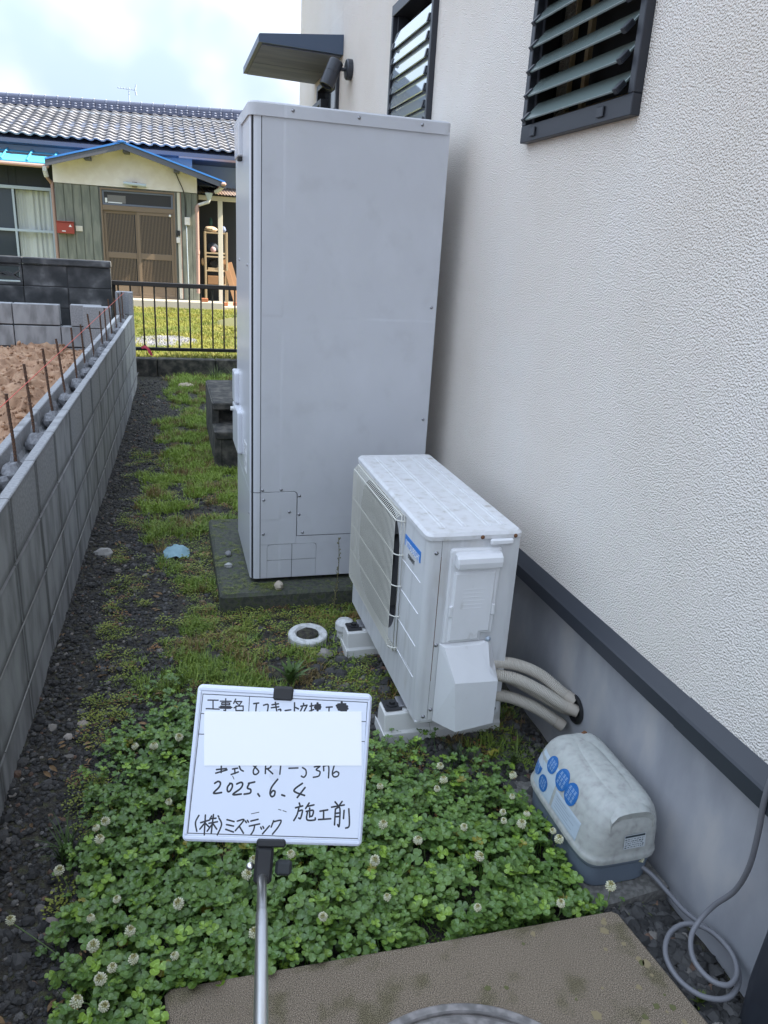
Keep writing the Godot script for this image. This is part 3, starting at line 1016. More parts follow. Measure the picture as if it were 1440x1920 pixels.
func old_walls() -> void:
	var r := RandomNumberGenerator.new()
	r.seed = 77
	# blackened boundary wall behind, with one openwork block
	var zf := -8.2
	var ow := thing("old_block_wall", "old blackened concrete block wall with a coping and one openwork block", "wall", Vector3(-1.8, 0.3, zf - 0.06))
	wall_of_blocks(ow, -6.125, -0.525, zf, 0.12, [[0.985, 1.185], [0.785, 0.985], [0.585, 0.785], [0.385, 0.585]], M.old_block, 0.0, [[0, -1.72, -1.33]], r)
	for k in 7:
		var b := MB.new()
		b.box(Vector3(-0.52 - 0.8 * (k + 1) + 0.003, 1.187, zf - 0.145), Vector3(-0.52 - 0.8 * k - 0.003, 1.248, zf + 0.02), 0.008)
		part("coping", b, M.old_block, ow)
	# openwork block: frame with wave-shaped ribs, open between them
	var ob := MB.new()
	var xa := -1.722
	var xb := -1.328
	ob.box(Vector3(xa, 0.989, zf - 0.12), Vector3(xb, 1.012, zf - 0.001), 0.003)
	ob.box(Vector3(xa, 1.158, zf - 0.12), Vector3(xb, 1.181, zf - 0.001), 0.003)
	ob.box(Vector3(xa, 1.0125, zf - 0.12), Vector3(xa + 0.022, 1.1575, zf - 0.001), 0.003)
	ob.box(Vector3(xb - 0.022, 1.0125, zf - 0.12), Vector3(xb, 1.1575, zf - 0.001), 0.003)
	for q in [0.0, 1.0]:
		var up := PackedVector2Array()
		var dn := PackedVector2Array()
		for i in 19:
			var u := i / 18.0
			var x := lerpf(xa + 0.02, xb - 0.02, u)
			var y := 1.085 + (0.036 if q == 0.0 else -0.036) * sin(u * TAU * 1.0 + (0.6 if q == 0.0 else 0.9)) + (0.018 if q == 0.0 else -0.02)
			up.append(Vector2(x, y + 0.009))
			dn.insert(0, Vector2(x, y - 0.009))
		up.append_array(dn)
		ob.t = Transform3D(Basis.IDENTITY, Vector3(0, 0, zf - 0.11 + 0.004 * q))
		ob.prism(up, 0.10)
		ob.t = Transform3D.IDENTITY
	part("openwork_block", ob, M.old_block, ow)
	# newer grey return wall of the plot, two courses visible, a gap in the upper one
	var nw := thing("return_block_wall", "light grey new block wall two courses high in front of the blackened wall", "wall", Vector3(-1.8, 0.3, -7.75))
	zf = -7.70
	wall_of_blocks(nw, -6.16, -0.56, zf, 0.12, [[0.672, 0.862], [0.475, 0.667], [0.275, 0.470]], M.block_damp, 0.0, [[0, -0.97, -0.2]], r)
	var b := MB.new()
	b.box(Vector3(-0.868, 0.672, zf - 0.12), Vector3(-0.60, 0.862, zf), 0.003)
	part("block", b, M.block, nw)
	var st := thing("loose_block_stack", "two pale grey blocks stacked at the corner of the new walls", "blocks", Vector3(-0.6, 0.3, -7.58))
	for y in [0.285, 0.482, 0.677]:
		b = MB.new()
		b.box(Vector3(-0.742, y, -7.66), Vector3(-0.505, y + 0.188, -7.52), 0.003)
		part("block", b, M.block, st)
	# low retaining wall that closes the passage
	var lw := thing("low_retaining_wall", "low dark mossy concrete wall closing the far end of the passage", "wall", Vector3(0.3, 0.1, -8.3))
	var x := -0.72
	while x < 1.9:
		b = MB.new()
		b.box(Vector3(x + 0.003, -0.1, -8.43), Vector3(x + 0.597, 0.296, -8.30 + r.randf_range(-0.003, 0.003)), 0.008)
		part("curb_segment", b, M.old_concrete, lw)
		x += 0.6
	# black railing on it
	var fe := thing("black_railing", "black metal railing with thin vertical bars on the low retaining wall", "railing", Vector3(0.2, 0.296, -8.365))
	for q in [[1.018, 1.062, 0.02], [0.372, 0.406, 0.015]]:
		b = MB.new()
		b.box(Vector3(-0.535, q[0], -8.365 - q[2]), Vector3(2.2, q[1], -8.365 + q[2]), 0.004)
		part("rail", b, M.fence, fe)
	for px in [-0.515, 1.0, 2.18]:
		b = MB.new()
		b.box(Vector3(px - 0.018, 0.29, -8.398), Vector3(px + 0.018, 1.017, -8.388 + 0.032), 0.003)
		part("post", b, M.fence, fe)
	b = MB.new()
	b.tube([Vector3(0, 0, 0), Vector3(0, 0.613, 0)], 0.0085, 8)
	var bar := b.mesh()
	for i in 23:
		var bx := -0.4725 + 0.1165 * i
		share("baluster", bar, M.fence, fe, Transform3D(Basis.IDENTITY, Vector3(bx, 0.4055, -8.365)))
	b = MB.new()
	b.grid(6, 1, PackedVector3Array([Vector3(-0.275, 0.41, -8.345), Vector3(-0.245, 0.43, -8.335), Vector3(-0.215, 0.42, -8.33), Vector3(-0.19, 0.39, -8.335), Vector3(-0.175, 0.365, -8.33), Vector3(-0.165, 0.34, -8.335), Vector3(-0.16, 0.325, -8.34),
		Vector3(-0.27, 0.39, -8.34), Vector3(-0.245, 0.40, -8.325), Vector3(-0.225, 0.395, -8.32), Vector3(-0.21, 0.37, -8.325), Vector3(-0.205, 0.35, -8.325), Vector3(-0.19, 0.335, -8.33), Vector3(-0.175, 0.32, -8.335)]), Vector3.BACK)
	solo("pink_ribbon", b, M.pink, "pink plastic tape tied to the lower rail of the black railing", "tape", Vector3(-0.22, 0.37, -8.335))

func bar_frame(b: MB, x0: float, x1: float, y0: float, y1: float, w: float, z0: float, z1: float) -> void:
	b.box(Vector3(x0, y0, z0), Vector3(x1, y0 + w, z1), 0.003)
	b.box(Vector3(x0, y1 - w, z0), Vector3(x1, y1, z1), 0.003)
	b.box(Vector3(x0, y0 + w + 0.0005, z0), Vector3(x0 + w, y1 - w - 0.0005, z1), 0.003)
	b.box(Vector3(x1 - w, y0 + w + 0.0005, z0), Vector3(x1, y1 - w - 0.0005, z1), 0.003)

func tiled_house() -> void:
	var r := RandomNumberGenerator.new()
	r.seed = 31
	var zf := -15.0
	var h := thing("tiled_house", "old single storey house with grey pantile roof and cream gabled porch", "house", Vector3(-0.5, 0.28, -15.8))
	var b := MB.new()
	# walls
	b.box(Vector3(0.55, 0.25, -16.5), Vector3(6.0, 2.95, -16.35))
	part("grey_wall", b, M.grey_wall, h)
	b = MB.new()
	b.box(Vector3(-7.0, 0.25, -15.62), Vector3(-3.56, 2.75, -15.5))
	b.box(Vector3(-3.56, 2.215, -15.62), Vector3(-1.84, 2.75, -15.5))
	b.box(Vector3(-3.56, 0.25, -15.62), Vector3(-1.84, 0.55, -15.5))
	part("board_wall", b, M.navy_board, h)
	for x in [-5.6, -4.7, -3.8, -2.62, -2.5]:
		b = MB.new()
		b.box(Vector3(x, 2.22, -15.4995), Vector3(x + 0.035, 2.74, -15.487), 0.002)
		part("batten", b, M.navy_board, h)
	b = MB.new()
	b.box(Vector3(-7.0, 0.25, -22.0), Vector3(6.0, 2.95, -21.9))
	b.box(Vector3(-7.0, 0.25, -21.89), Vector3(-6.88, 2.95, -15.63))
	b.box(Vector3(5.88, 0.25, -21.89), Vector3(6.0, 2.95, -16.51))
	b.box(Vector3(-7.0, 2.75, -15.89), Vector3(0.54, 2.96, -15.80))
	part("rear_wall", b, M.grey_wall, h)
	# porch: cream gable over green sheet siding
	b = MB.new()
	var gable := PackedVector2Array([Vector2(-1.80, 2.285), Vector2(0.587, 2.285), Vector2(0.587, 2.90 - 0.29 * 1.217), Vector2(-0.63, 2.90), Vector2(-1.80, 2.90 - 0.29 * 1.17)])
	b.t = Transform3D(Basis.IDENTITY, Vector3(0, 0, zf - 0.12))
	b.prism(gable, 0.13)
	part("gable_wall", b, M.cream, h)
	b = MB.new()
	b.box(Vector3(0.50, 2.285, -16.34), Vector3(0.586, 2.56, zf - 0.1205))
	part("porch_side_wall", b, M.cream, h)
	b = MB.new()
	b.box(Vector3(-1.79, 0.28, zf - 0.10), Vector3(-1.07, 2.28, zf - 0.02))
	b.box(Vector3(0.20, 0.28, zf - 0.10), Vector3(0.58, 2.28, zf - 0.02))
	b.box(Vector3(-1.07, 2.262, zf - 0.10), Vector3(0.20, 2.28, zf - 0.02))
	b.box(Vector3(0.50, 0.28, -16.34), Vector3(0.58, 2.28, zf - 0.1005))
	b.box(Vector3(-1.79, 0.28, -15.62), Vector3(-1.70, 2.28, zf - 0.1005))
	part("porch_wall", b, M.siding, h)
	b = MB.new()
	b.box(Vector3(0.0, 0.0, 0.0), Vector3(0.134, 1.98, 0.018), 0.006)
	var board_mesh := b.mesh()
	for k in 5:
		share("siding_board", board_mesh, M.siding, h, Transform3D(Basis.IDENTITY, Vector3(-1.785 + 0.1415 * k, 0.30, zf - 0.0195)))
	for q in [[0.305, 0.085], [0.395, 0.085], [0.485, 0.095]]:
		b = MB.new()
		b.box(Vector3(q[0], 0.30, zf - 0.0195), Vector3(q[0] + q[1], 2.28, zf - 0.002), 0.005)
		part("siding_board", b, M.siding, h)
	for k in 9:
		b = MB.new()
		b.box(Vector3(0.5805, 0.30, zf - 0.24 - 0.14 * k), Vector3(0.597, 2.28, zf - 0.108 - 0.14 * k), 0.005)
		part("siding_board", b, M.siding, h)
	b = MB.new()
	b.box(Vector3(0.235, 0.44, zf - 0.0195), Vector3(0.285, 2.27, zf + 0.02), 0.004)
	part("corner_trim", b, M.post_white, h)
	b = MB.new()
	b.box(Vector3(0.287, 0.44, zf - 0.0195), Vector3(0.301, 2.27, zf + 0.012), 0.003)
	part("corner_trim", b, M.copper, h)
	# porch roof
	for s in [-1.0, 1.0]:
		var far := -1.86 if s < 0 else 1.06
		var y1: float = 2.955 - 0.29 * absf(far + 0.63)
		b = MB.new()
		b.t = Transform3D(Basis.IDENTITY, Vector3(0, 0, -16.3))
		b.prism(PackedVector2Array([Vector2(-0.63, 2.955), Vector2(far, y1), Vector2(far, y1 + 0.028), Vector2(-0.63, 2.983)]), 1.7)
		part("porch_roof", b, M.blue_metal, h)
		b = MB.new()
		b.t = Transform3D(Basis.IDENTITY, Vector3(0, 0, -14.645))
		b.prism(PackedVector2Array([Vector2(-0.63, 2.953), Vector2(far, y1 - 0.002), Vector2(far, y1 - 0.095), Vector2(-0.63, 2.86)]), 0.03)
		part("barge_board", b, M.fascia, h)
		b = MB.new()
		b.t = Transform3D(Basis.IDENTITY, Vector3(0, 0, -14.98))
		var e := far * 0.93
		var y2: float = 2.955 - 0.29 * absf(e + 0.63)
		b.prism(PackedVector2Array([Vector2(-0.63, 2.953), Vector2(e, y2 - 0.002), Vector2(e, y2 - 0.02), Vector2(-0.63, 2.935)]), 0.33)
		part("soffit", b, M.cream, h)
	b = MB.new()
	b.t = Transform3D(Basis.IDENTITY, Vector3(0, 0, -16.3))
	b.prism(PackedVector2Array([Vector2(-0.70, 2.966), Vector2(-0.56, 2.966), Vector2(-0.56, 2.975), Vector2(-0.63, 3.0), Vector2(-0.70, 2.975)]), 1.72)
	part("ridge_cap", b, M.blue_metal, h)
	for q in [-1.21, -0.58, 0.24]:
		b = MB.new()
		var yy: float = 2.955 - 0.29 * absf(q + 0.63)
		b.box(Vector3(q - 0.05, yy - 0.125, -14.985), Vector3(q + 0.05, yy - 0.035, -14.66), 0.004)
		part("purlin_end", b, M.fascia, h)
	# sliding door
	b = MB.new()
	bar_frame(b, -1.06, 0.195, 0.43, 2.26, 0.03, zf - 0.06, zf + 0.012)
	b.box(Vector3(-1.03, 1.905, zf - 0.06), Vector3(0.165, 1.985, zf + 0.010), 0.003)
	var door := part("door_frame", b, M.bronze, h)
	for s in [[-1.029, -0.445, -0.03], [-0.465, 0.164, -0.005]]:
		b = MB.new()
		var x0: float = s[0]
		var x1: float = s[1]
		var z: float = zf + s[2]
		bar_frame(b, x0, x1, 0.462, 1.903, 0.05, z - 0.028, z)
		b.box(Vector3(x0 + 0.0505, 1.105, z - 0.027), Vector3(x1 - 0.0505, 1.205, z + 0.001), 0.003)
		b.box(Vector3(x0 + 0.0505, 0.5125, z - 0.027), Vector3(x1 - 0.0505, 0.70, z - 0.004), 0.003)
		var sash := part("sliding_sash", b, M.bronze, door)
		b = MB.new()
		b.box(Vector3(x0 + 0.0505, 0.7005, z - 0.024), Vector3(x1 - 0.0505, 1.1045, z - 0.018))
		b.box(Vector3(x0 + 0.0505, 1.2055, z - 0.024), Vector3(x1 - 0.0505, 1.8525, z - 0.018))
		part("pane", b, M.bronze_dark, door)
		b = MB.new()
		var n := int((x1 - x0 - 0.11) / 0.0245)
		for i in n:
			var gx := x0 + 0.06 + 0.0245 * i
			b.box(Vector3(gx, 0.7005, z - 0.0175), Vector3(gx + 0.0105, 1.1045, z - 0.006))
			b.box(Vector3(gx, 1.2055, z - 0.0175), Vector3(gx + 0.0105, 1.8525, z - 0.006))
		part("slat_grille", b, M.bronze, door).set_meta("kind", "stuff")
	b = MB.new()
	b.ball(Vector3(0.105, 1.87, zf + 0.004), Vector3(0.022, 0.022, 0.012), 10, 6)
	part("door_catch", b, M.white_print, door)
	b = MB.new()
	bar_frame(b, -1.028, 0.163, 1.986, 2.228, 0.03, zf - 0.05, zf - 0.01)
	var tr := part("transom_window", b, M.alu, h)
	tr.material_override = mat(0.15, 0.17, 0.21, 0.4, 0.2)
	b = MB.new()
	b.box(Vector3(-0.997, 2.017, zf - 0.035), Vector3(0.132, 2.197, zf - 0.03))
	part("pane", b, M.bronze_dark, tr)
	b = MB.new()
	b.box(Vector3(-0.94, 2.025, zf - 0.0295), Vector3(-0.64, 2.15, zf - 0.026))
	part("pane", b, mat(0.17, 0.16, 0.15, 0.3), tr)
	b = MB.new()
	b.box(Vector3(-0.985, 2.022, zf - 0.0255), Vector3(-0.945, 2.10, zf - 0.018), 0.004)
	b.box(Vector3(-0.935, 2.02, zf - 0.0255), Vector3(-0.70, 2.038, zf - 0.018), 0.003)
	part("catch", b, M.white_print, tr)
	# window on the left with curtains
	b = MB.new()
	bar_frame(b, -3.55, -1.88, 0.56, 2.21, 0.055, -15.56, -15.47)
	var lw := part("sliding_window", b, M.alu, h)
	b = MB.new()
	for x in [-3.10, -2.535]:
		b.box(Vector3(x - 0.018, 0.6155, -15.545), Vector3(x + 0.018, 2.1545, -15.49), 0.003)
	b.box(Vector3(-3.494, 1.455, -15.54), Vector3(-1.936, 1.50, -15.488), 0.003)
	part("glazing_bar", b, M.alu, lw)
	b = MB.new()
	b.box(Vector3(-3.494, 0.616, -15.555), Vector3(-2.554, 2.154, -15.55))
	part("pane", b, M.pane_dark, lw)
	b = MB.new()
	var cp := PackedVector3Array()
	for j in 3:
		for i in 41:
			var u := i / 40.0
			cp.append(Vector3(-2.515 + 0.575 * u, lerpf(2.15, 0.6, j / 2.0), -15.60 + 0.018 * sin(u * 34.0 + sin(u * 9.0) * 2.0) + 0.006 * sin(u * 80.0)))
	b.grid(40, 2, cp, Vector3.BACK)
	part("curtain", b, M.curtain, lw)
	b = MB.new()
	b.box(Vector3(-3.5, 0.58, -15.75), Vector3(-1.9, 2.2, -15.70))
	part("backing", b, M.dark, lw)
	# lean-to roof of cyan sheet with standing seams, gutter below
	var la := Vector3(0, 2.585, -15.08)
	var lb := Vector3(0, 2.86, -15.98)
	var lnorm := Vector3(0, 0.9, 0.275).normalized()
	for k in 13:
		var xa := -6.6 + 0.4 * k
		b = MB.new()
		var xb := minf(xa + 0.394, -1.50)
		var q0 := Vector3(xa, la.y, la.z)
		b.quad(Vector3(xa, la.y, la.z), Vector3(xb, la.y, la.z), Vector3(xb, lb.y, lb.z), Vector3(xa, lb.y, lb.z), lnorm)
		b.quad(Vector3(xa, la.y - 0.02, la.z), Vector3(xb, la.y - 0.02, la.z), Vector3(xb, lb.y - 0.02, lb.z), Vector3(xa, lb.y - 0.02, lb.z), -lnorm)
		b.quad(Vector3(xa, la.y - 0.02, la.z), Vector3(xb, la.y - 0.02, la.z), Vector3(xb, la.y, la.z), Vector3(xa, la.y, la.z), Vector3.BACK)
		b.tube([Vector3(xa, la.y + 0.012, la.z - 0.01), Vector3(xa, lb.y + 0.012, lb.z)], 0.022, 6)
		part("roof_sheet", b, M.cyan_metal, h)
	b = MB.new()
	b.box(Vector3(-6.6, 2.50, -15.13), Vector3(-1.86, 2.563, -15.06), 0.02)
	part("gutter", b, M.copper, h)
	b = MB.new()
	b.tube(curve([Vector3(-1.93, 2.50, -15.09), Vector3(-1.92, 2.38, -15.12), Vector3(-1.86, 2.28, -15.2), Vector3(-1.845, 2.15, -15.2), Vector3(-1.845, 0.3, -15.2)], 4), 0.03, 8)
	part("downpipe", b, M.copper, h)
	b = MB.new()
	b.box(Vector3(-1.965, 2.44, -15.12), Vector3(-1.895, 2.53, -15.055), 0.01)
	b.tube([Vector3(-1.93, 2.46, -15.09), Vector3(-1.915, 2.37, -15.12)], 0.04, 8)
	part("gutter_outlet", b, M.white_pvc, h)
	# main roof
	var roof := MB.new()
	var rp := PackedVector3Array()
	for j in 2:
		for i in 2:
			rp.append(roof_at(lerpf(-7.4, 6.4, i), j, 0.0))
	roof.grid(1, 1, rp, Vector3.UP)
	rp = PackedVector3Array()
	for j in 2:
		for i in 2:
			var p := roof_at(lerpf(-7.4, 6.4, i), j, 0.0)
			p.z = -37.0 - p.z
			rp.append(p)
	roof.grid(1, 1, rp, Vector3.UP)
	for i in 1:
		roof.quad(roof_at(-7.4, 0, -0.0), roof_at(6.4, 0, -0.0), roof_at(6.4, 0, -0.06), roof_at(-7.4, 0, -0.06), Vector3.BACK)
		roof.quad(roof_at(-7.4, 0, -0.06), roof_at(6.4, 0, -0.06), Vector3(6.4, 2.86, -16.4), Vector3(-7.4, 2.86, -16.4), Vector3.DOWN)
	var rf := part("main_roof", roof, M.ridge, h)
	b = MB.new()
	var cols := 9
	var w := 0.205
	var l := 0.30
	var tp := PackedVector3Array()
	var prof := PackedFloat32Array()
	for i in cols + 1:
		var u := i / float(cols)
		prof.append(0.017 * sin(u * TAU * 0.92 + 0.5) + 0.012)
	for j in 2:
		for i in cols + 1:
			tp.append(Vector3(-w * 0.5 + w * i / cols, prof[i] + (0.044 if j == 0 else 0.004), 0.0 if j == 0 else -l))
	b.grid(cols, 1, tp, Vector3.UP)
	for i in cols:
		var p0 := tp[i]
		var p1 := tp[i + 1]
		b.quad(p0, p1, p1 - Vector3(0, 0.024, 0), p0 - Vector3(0, 0.024, 0), Vector3.BACK)
	var tile := b.mesh()
	var tones := [M.tile_a, M.tile_b, M.tile_c]
	var rest: Array = []
	var rest_t: Array = []
	var rows := 12
	for row in rows:
		for c in range(-20, 22):
			var x := 0.2 * c - 0.85
			var v := (row + 0.02) / float(rows)
			var p := roof_at(x, v, 0.048)
			var d := (roof_at(x, 0.0, 0) - roof_at(x, 1.0, 0)).normalized()
			var xx := (roof_at(x + 0.5, v, 0) - roof_at(x - 0.5, v, 0)).normalized()
			var yy := d.cross(xx).normalized()
			var t := Transform3D(Basis(xx, yy, xx.cross(yy)), p + Vector3(r.randf_range(-0.003, 0.003), r.randf_range(-0.003, 0.003), 0))
			if c >= -12 and c <= 12:
				share("tile", tile, tones[r.randi() % 3], rf, t)
			else:
				rest.append(Transform3D(t.basis, t.origin - base_of(rf)))
				rest_t.append(Color.WHITE * r.randf_range(0.85, 1.15))
	scatter("tile_field", tile, M.tile_a, rest, rest_t, "", "", rf)
	# stacked ridge with round caps
	b = MB.new()
	b.col = Color(0.055, 0.07, 0.115)
	b.box(Vector3(-0.116, -0.02, -0.13), Vector3(0.116, 0.055, 0.13), 0.004)
	b.box(Vector3(-0.114, 0.056, -0.11), Vector3(0.114, 0.10, 0.11), 0.004)
	b.box(Vector3(-0.116, 0.101, -0.095), Vector3(0.116, 0.135, 0.095), 0.004)
	b.tube([Vector3(-0.116, 0.135, 0), Vector3(0.112, 0.135, 0)], 0.062, 12)
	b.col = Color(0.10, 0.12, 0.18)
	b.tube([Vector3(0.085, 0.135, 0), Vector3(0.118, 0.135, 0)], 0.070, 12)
	b.col = Color(0.26, 0.29, 0.38)  # pale knobs: highlights on the tile ends, put into their colour
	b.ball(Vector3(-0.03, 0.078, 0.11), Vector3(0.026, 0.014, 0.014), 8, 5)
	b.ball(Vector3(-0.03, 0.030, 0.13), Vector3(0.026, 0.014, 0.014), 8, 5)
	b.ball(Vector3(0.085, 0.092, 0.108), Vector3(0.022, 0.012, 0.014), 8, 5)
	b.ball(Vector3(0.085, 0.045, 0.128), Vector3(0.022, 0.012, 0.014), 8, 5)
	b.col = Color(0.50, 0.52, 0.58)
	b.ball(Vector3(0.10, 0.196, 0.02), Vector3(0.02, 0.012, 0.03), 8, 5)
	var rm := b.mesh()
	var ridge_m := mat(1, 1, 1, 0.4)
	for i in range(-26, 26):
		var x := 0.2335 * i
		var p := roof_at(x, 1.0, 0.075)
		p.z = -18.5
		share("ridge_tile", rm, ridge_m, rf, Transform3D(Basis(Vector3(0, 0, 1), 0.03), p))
	# eaves gutter on the right
	b = MB.new()
	b.tube([Vector3(0.30, 2.925, -15.64), Vector3(3.6, 2.93, -15.64)], 0.034, 8)
	part("gutter", b, M.copper, h)
	# right hand side of the porch: gutter, funnel and downpipe
	b = MB.new()
	b.box(Vector3(0.98, 2.41, -16.0), Vector3(1.075, 2.475, -14.56), 0.025)
	part("gutter", b, M.copper, h)
	b = MB.new()
	b.tube([Vector3(1.03, 2.42, -14.72), Vector3(0.97, 2.36, -14.8), Vector3(0.90, 2.32, -14.86)], 0.035, 8)
	part("gutter_outlet", b, M.white_pvc, h)
	b = MB.new()
	b.t = Transform3D(Basis.IDENTITY, Vector3(0.79, 2.16, -14.9))
	b.lathe(PackedVector2Array([Vector2(0.022, 0.0), Vector2(0.03, 0.03), Vector2(0.065, 0.12), Vector2(0.068, 0.14), Vector2(0.06, 0.14), Vector2(0.02, 0.05)]), 12)
	part("rain_funnel", b, M.alu, h)
	b = MB.new()
	b.tube([Vector3(0.79, 2.18, -14.9), Vector3(0.785, 2.15, -14.9), Vector3(0.60, 2.085, -14.9)], 0.028, 8)
	part("gutter_outlet", b, M.white_pvc, h)
	b = MB.new()
	b.tube([Vector3(0.61, 2.085, -14.9), Vector3(0.577, 2.06, -14.9), Vector3(0.573, 1.25, -14.9), Vector3(0.566, 0.56, -14.9)], 0.031, 10)
	for y in [2.0, 1.28]:
		b.tube([Vector3(0.574, y - 0.03, -14.9), Vector3(0.574, y + 0.03, -14.9)], 0.036, 10)
	part("downpipe", b, M.copper, h)
	# side awning: rusty sheet on a white beam and post
	b = MB.new()
	b.box(Vector3(0.62, 2.195, -15.335), Vector3(1.42, 2.275, -15.265), 0.004)
	part("awning_beam", b, M.post_white, h)
	b = MB.new()
	b.box(Vector3(0.965, 0.33, -15.34), Vector3(1.05, 2.1945, -15.26), 0.004)
	part("awning_post", b, M.post_white, h)
	b = MB.new()
	var ap := PackedVector3Array()
	for j in 2:
		for i in 61:
			var x := lerpf(0.60, 1.45, i / 60.0)
			ap.append(Vector3(x, lerpf(2.30, 2.49, j) + 0.012 * sin(i * 1.6), lerpf(-15.1, -16.34, j)))
	b.grid(60, 1, ap, Vector3.UP)
	part("awning_sheet", b, mat(0.27, 0.20, 0.16, 0.7), h)
	b = MB.new()
	b.box(Vector3(0.581, 0.30, -16.349), Vector3(2.6, 2.45, -16.33))
	part("shed_wall", b, mat(0.035, 0.037, 0.042, 0.8), h)
	b = MB.new()
	b.box(Vector3(-2.0, 0.1, -14.99), Vector3(1.0, 0.425, -14.62), 0.012)
	part("door_step", b, M.step, h)
	b = MB.new()
	b.box(Vector3(0.9, 0.1, -16.33), Vector3(2.6, 0.345, -14.8), 0.012)
	part("shed_floor", b, M.step, h)
	house_objects(r)

func roof_at(x: float, v: float, up: float) -> Vector3:
	# v: 0 at the eave, 1 at the ridge
	return Vector3(x, lerpf(2.985 + 0.006 * x, 3.885 + 0.03 * x, v) + up, lerpf(-15.6, -18.5, v))

func house_objects(r: RandomNumberGenerator) -> void:
	var zf := -15.0
	var b := MB.new()
	var o := thing("mailbox", "small red metal mailbox on the green siding of the porch", "mailbox", Vector3(-1.655, 1.565, zf + 0.05))
	b.box(Vector3(-1.795, 1.468, zf + 0.001), Vector3(-1.514, 1.655, zf + 0.10), 0.008)
	part("body", b, M.mailbox, o)
	b = MB.new()
	b.box(Vector3(-1.80, 1.6555, zf + 0.0), Vector3(-1.509, 1.668, zf + 0.115), 0.004)
	part("lid", b, M.mailbox, o)
	b = MB.new()
	b.t = Transform3D(Basis.IDENTITY, Vector3(-1.57, 1.60, zf + 0.1005))
	b.prism(PackedVector2Array([Vector2(-0.028, -0.02), Vector2(0.025, -0.02), Vector2(-0.002, 0.022)]), 0.001)
	b.t = Transform3D.IDENTITY
	b.box(Vector3(-1.71, 1.50, zf + 0.1005), Vector3(-1.65, 1.514, zf + 0.1015))
	part("marks", b, M.white_print, o)
	b = MB.new()
	b.box(Vector3(-1.495, 1.518, zf + 0.001), Vector3(-1.38, 1.607, zf + 0.016), 0.003)
	solo("name_plate", b, M.post_white, "small cream plate beside the red mailbox on the siding", "plate", Vector3(-1.44, 1.56, zf))
	o = thing("porch_light", "long slim wall lamp under the cream gable above the sliding door", "lamp", Vector3(-0.47, 2.34, zf + 0.05))
	b = MB.new()
	b.box(Vector3(-0.52, 2.30, zf + 0.0105), Vector3(-0.43, 2.385, zf + 0.07), 0.006)
	part("bracket", b, M.bronze, o)
	b = MB.new()
	b.tube([Vector3(-0.655, 2.352, zf + 0.085), Vector3(-0.28, 2.338, zf + 0.085)], 0.028, 10)
	part("shade", b, M.label_pale, o)
	o = thing("utility_box", "cream cable box with a thin pipe below it between door and downpipe", "box", Vector3(0.40, 1.8, zf))
	b = MB.new()
	b.box(Vector3(0.357, 1.735, zf + 0.001), Vector3(0.45, 1.868, zf + 0.06), 0.006)
	part("case", b, M.cream, o)
	b = MB.new()
	b.tube([Vector3(0.385, 1.735, zf + 0.02), Vector3(0.39, 1.2, zf + 0.02), Vector3(0.40, 0.46, zf + 0.02)], 0.011, 6)
	part("conduit", b, M.alu, o)
	b = MB.new()
	b.tube(curve([Vector3(0.22, 2.60, zf + 0.03), Vector3(0.27, 2.48, zf + 0.03), Vector3(0.36, 2.25, zf + 0.03), Vector3(0.375, 1.87, zf + 0.025)], 5), 0.009, 5)
	part("cable", b, M.black, o)
	b = MB.new()
	b.box(Vector3(0.205, 1.545, zf + 0.0205), Vector3(0.272, 1.635, zf + 0.06), 0.005)
	solo("doorbell_camera", b, M.black, "small dark intercom beside the brown sliding door, above a cream switch", "intercom", Vector3(0.24, 1.59, zf))
	b = MB.new()
	b.box(Vector3(0.205, 1.42, zf + 0.0205), Vector3(0.266, 1.515, zf + 0.045), 0.004)
	solo("wall_switch", b, M.cream, "small cream switch plate under the dark intercom by the door", "switch", Vector3(0.24, 1.47, zf))
	# antenna above the ridge
	o = thing("tv_antenna", "thin television antenna on a mast behind the tiled ridge", "antenna", Vector3(-0.62, 3.8, -18.62))
	b = MB.new()
	b.tube([Vector3(-0.62, 3.9, -18.62), Vector3(-0.615, 4.43, -18.62)], 0.012, 6)
	part("mast", b, M.alu, o)
	b = MB.new()
	b.tube([Vector3(-0.84, 4.40, -18.62), Vector3(-0.47, 4.385, -18.62)], 0.009, 6)
	for i in 7:
		var x := -0.83 + 0.055 * i
		b.tube([Vector3(x, 4.40 - 0.0004 * i, -18.72), Vector3(x, 4.40 - 0.0004 * i, -18.52)], 0.006, 5)
	b.tube([Vector3(-0.47, 4.49, -18.62), Vector3(-0.49, 4.385, -18.62), Vector3(-0.47, 4.29, -18.62)], 0.016, 6)
	part("boom", b, M.alu, o)
	# rack with odds and ends under the side awning
	o = thing("shelf_rack", "weathered wooden shelf rack full of odds and ends under the side awning", "rack", Vector3(0.95, 0.35, -15.85))
	for x in [0.745, 1.15]:
		for z in [-16.02, -15.68]:
			b = MB.new()
			b.box(Vector3(x - 0.018, 0.346, z - 0.018), Vector3(x + 0.018, 1.66, z + 0.018), 0.003)
			part("leg", b, M.wood_pale, o)
	for y in [1.625, 1.255, 1.19, 0.93, 0.66]:
		b = MB.new()
		b.box(Vector3(0.763, y, -16.035), Vector3(1.132, y + 0.025, -15.665), 0.003)
		part("shelf", b, M.wood_pale, o)
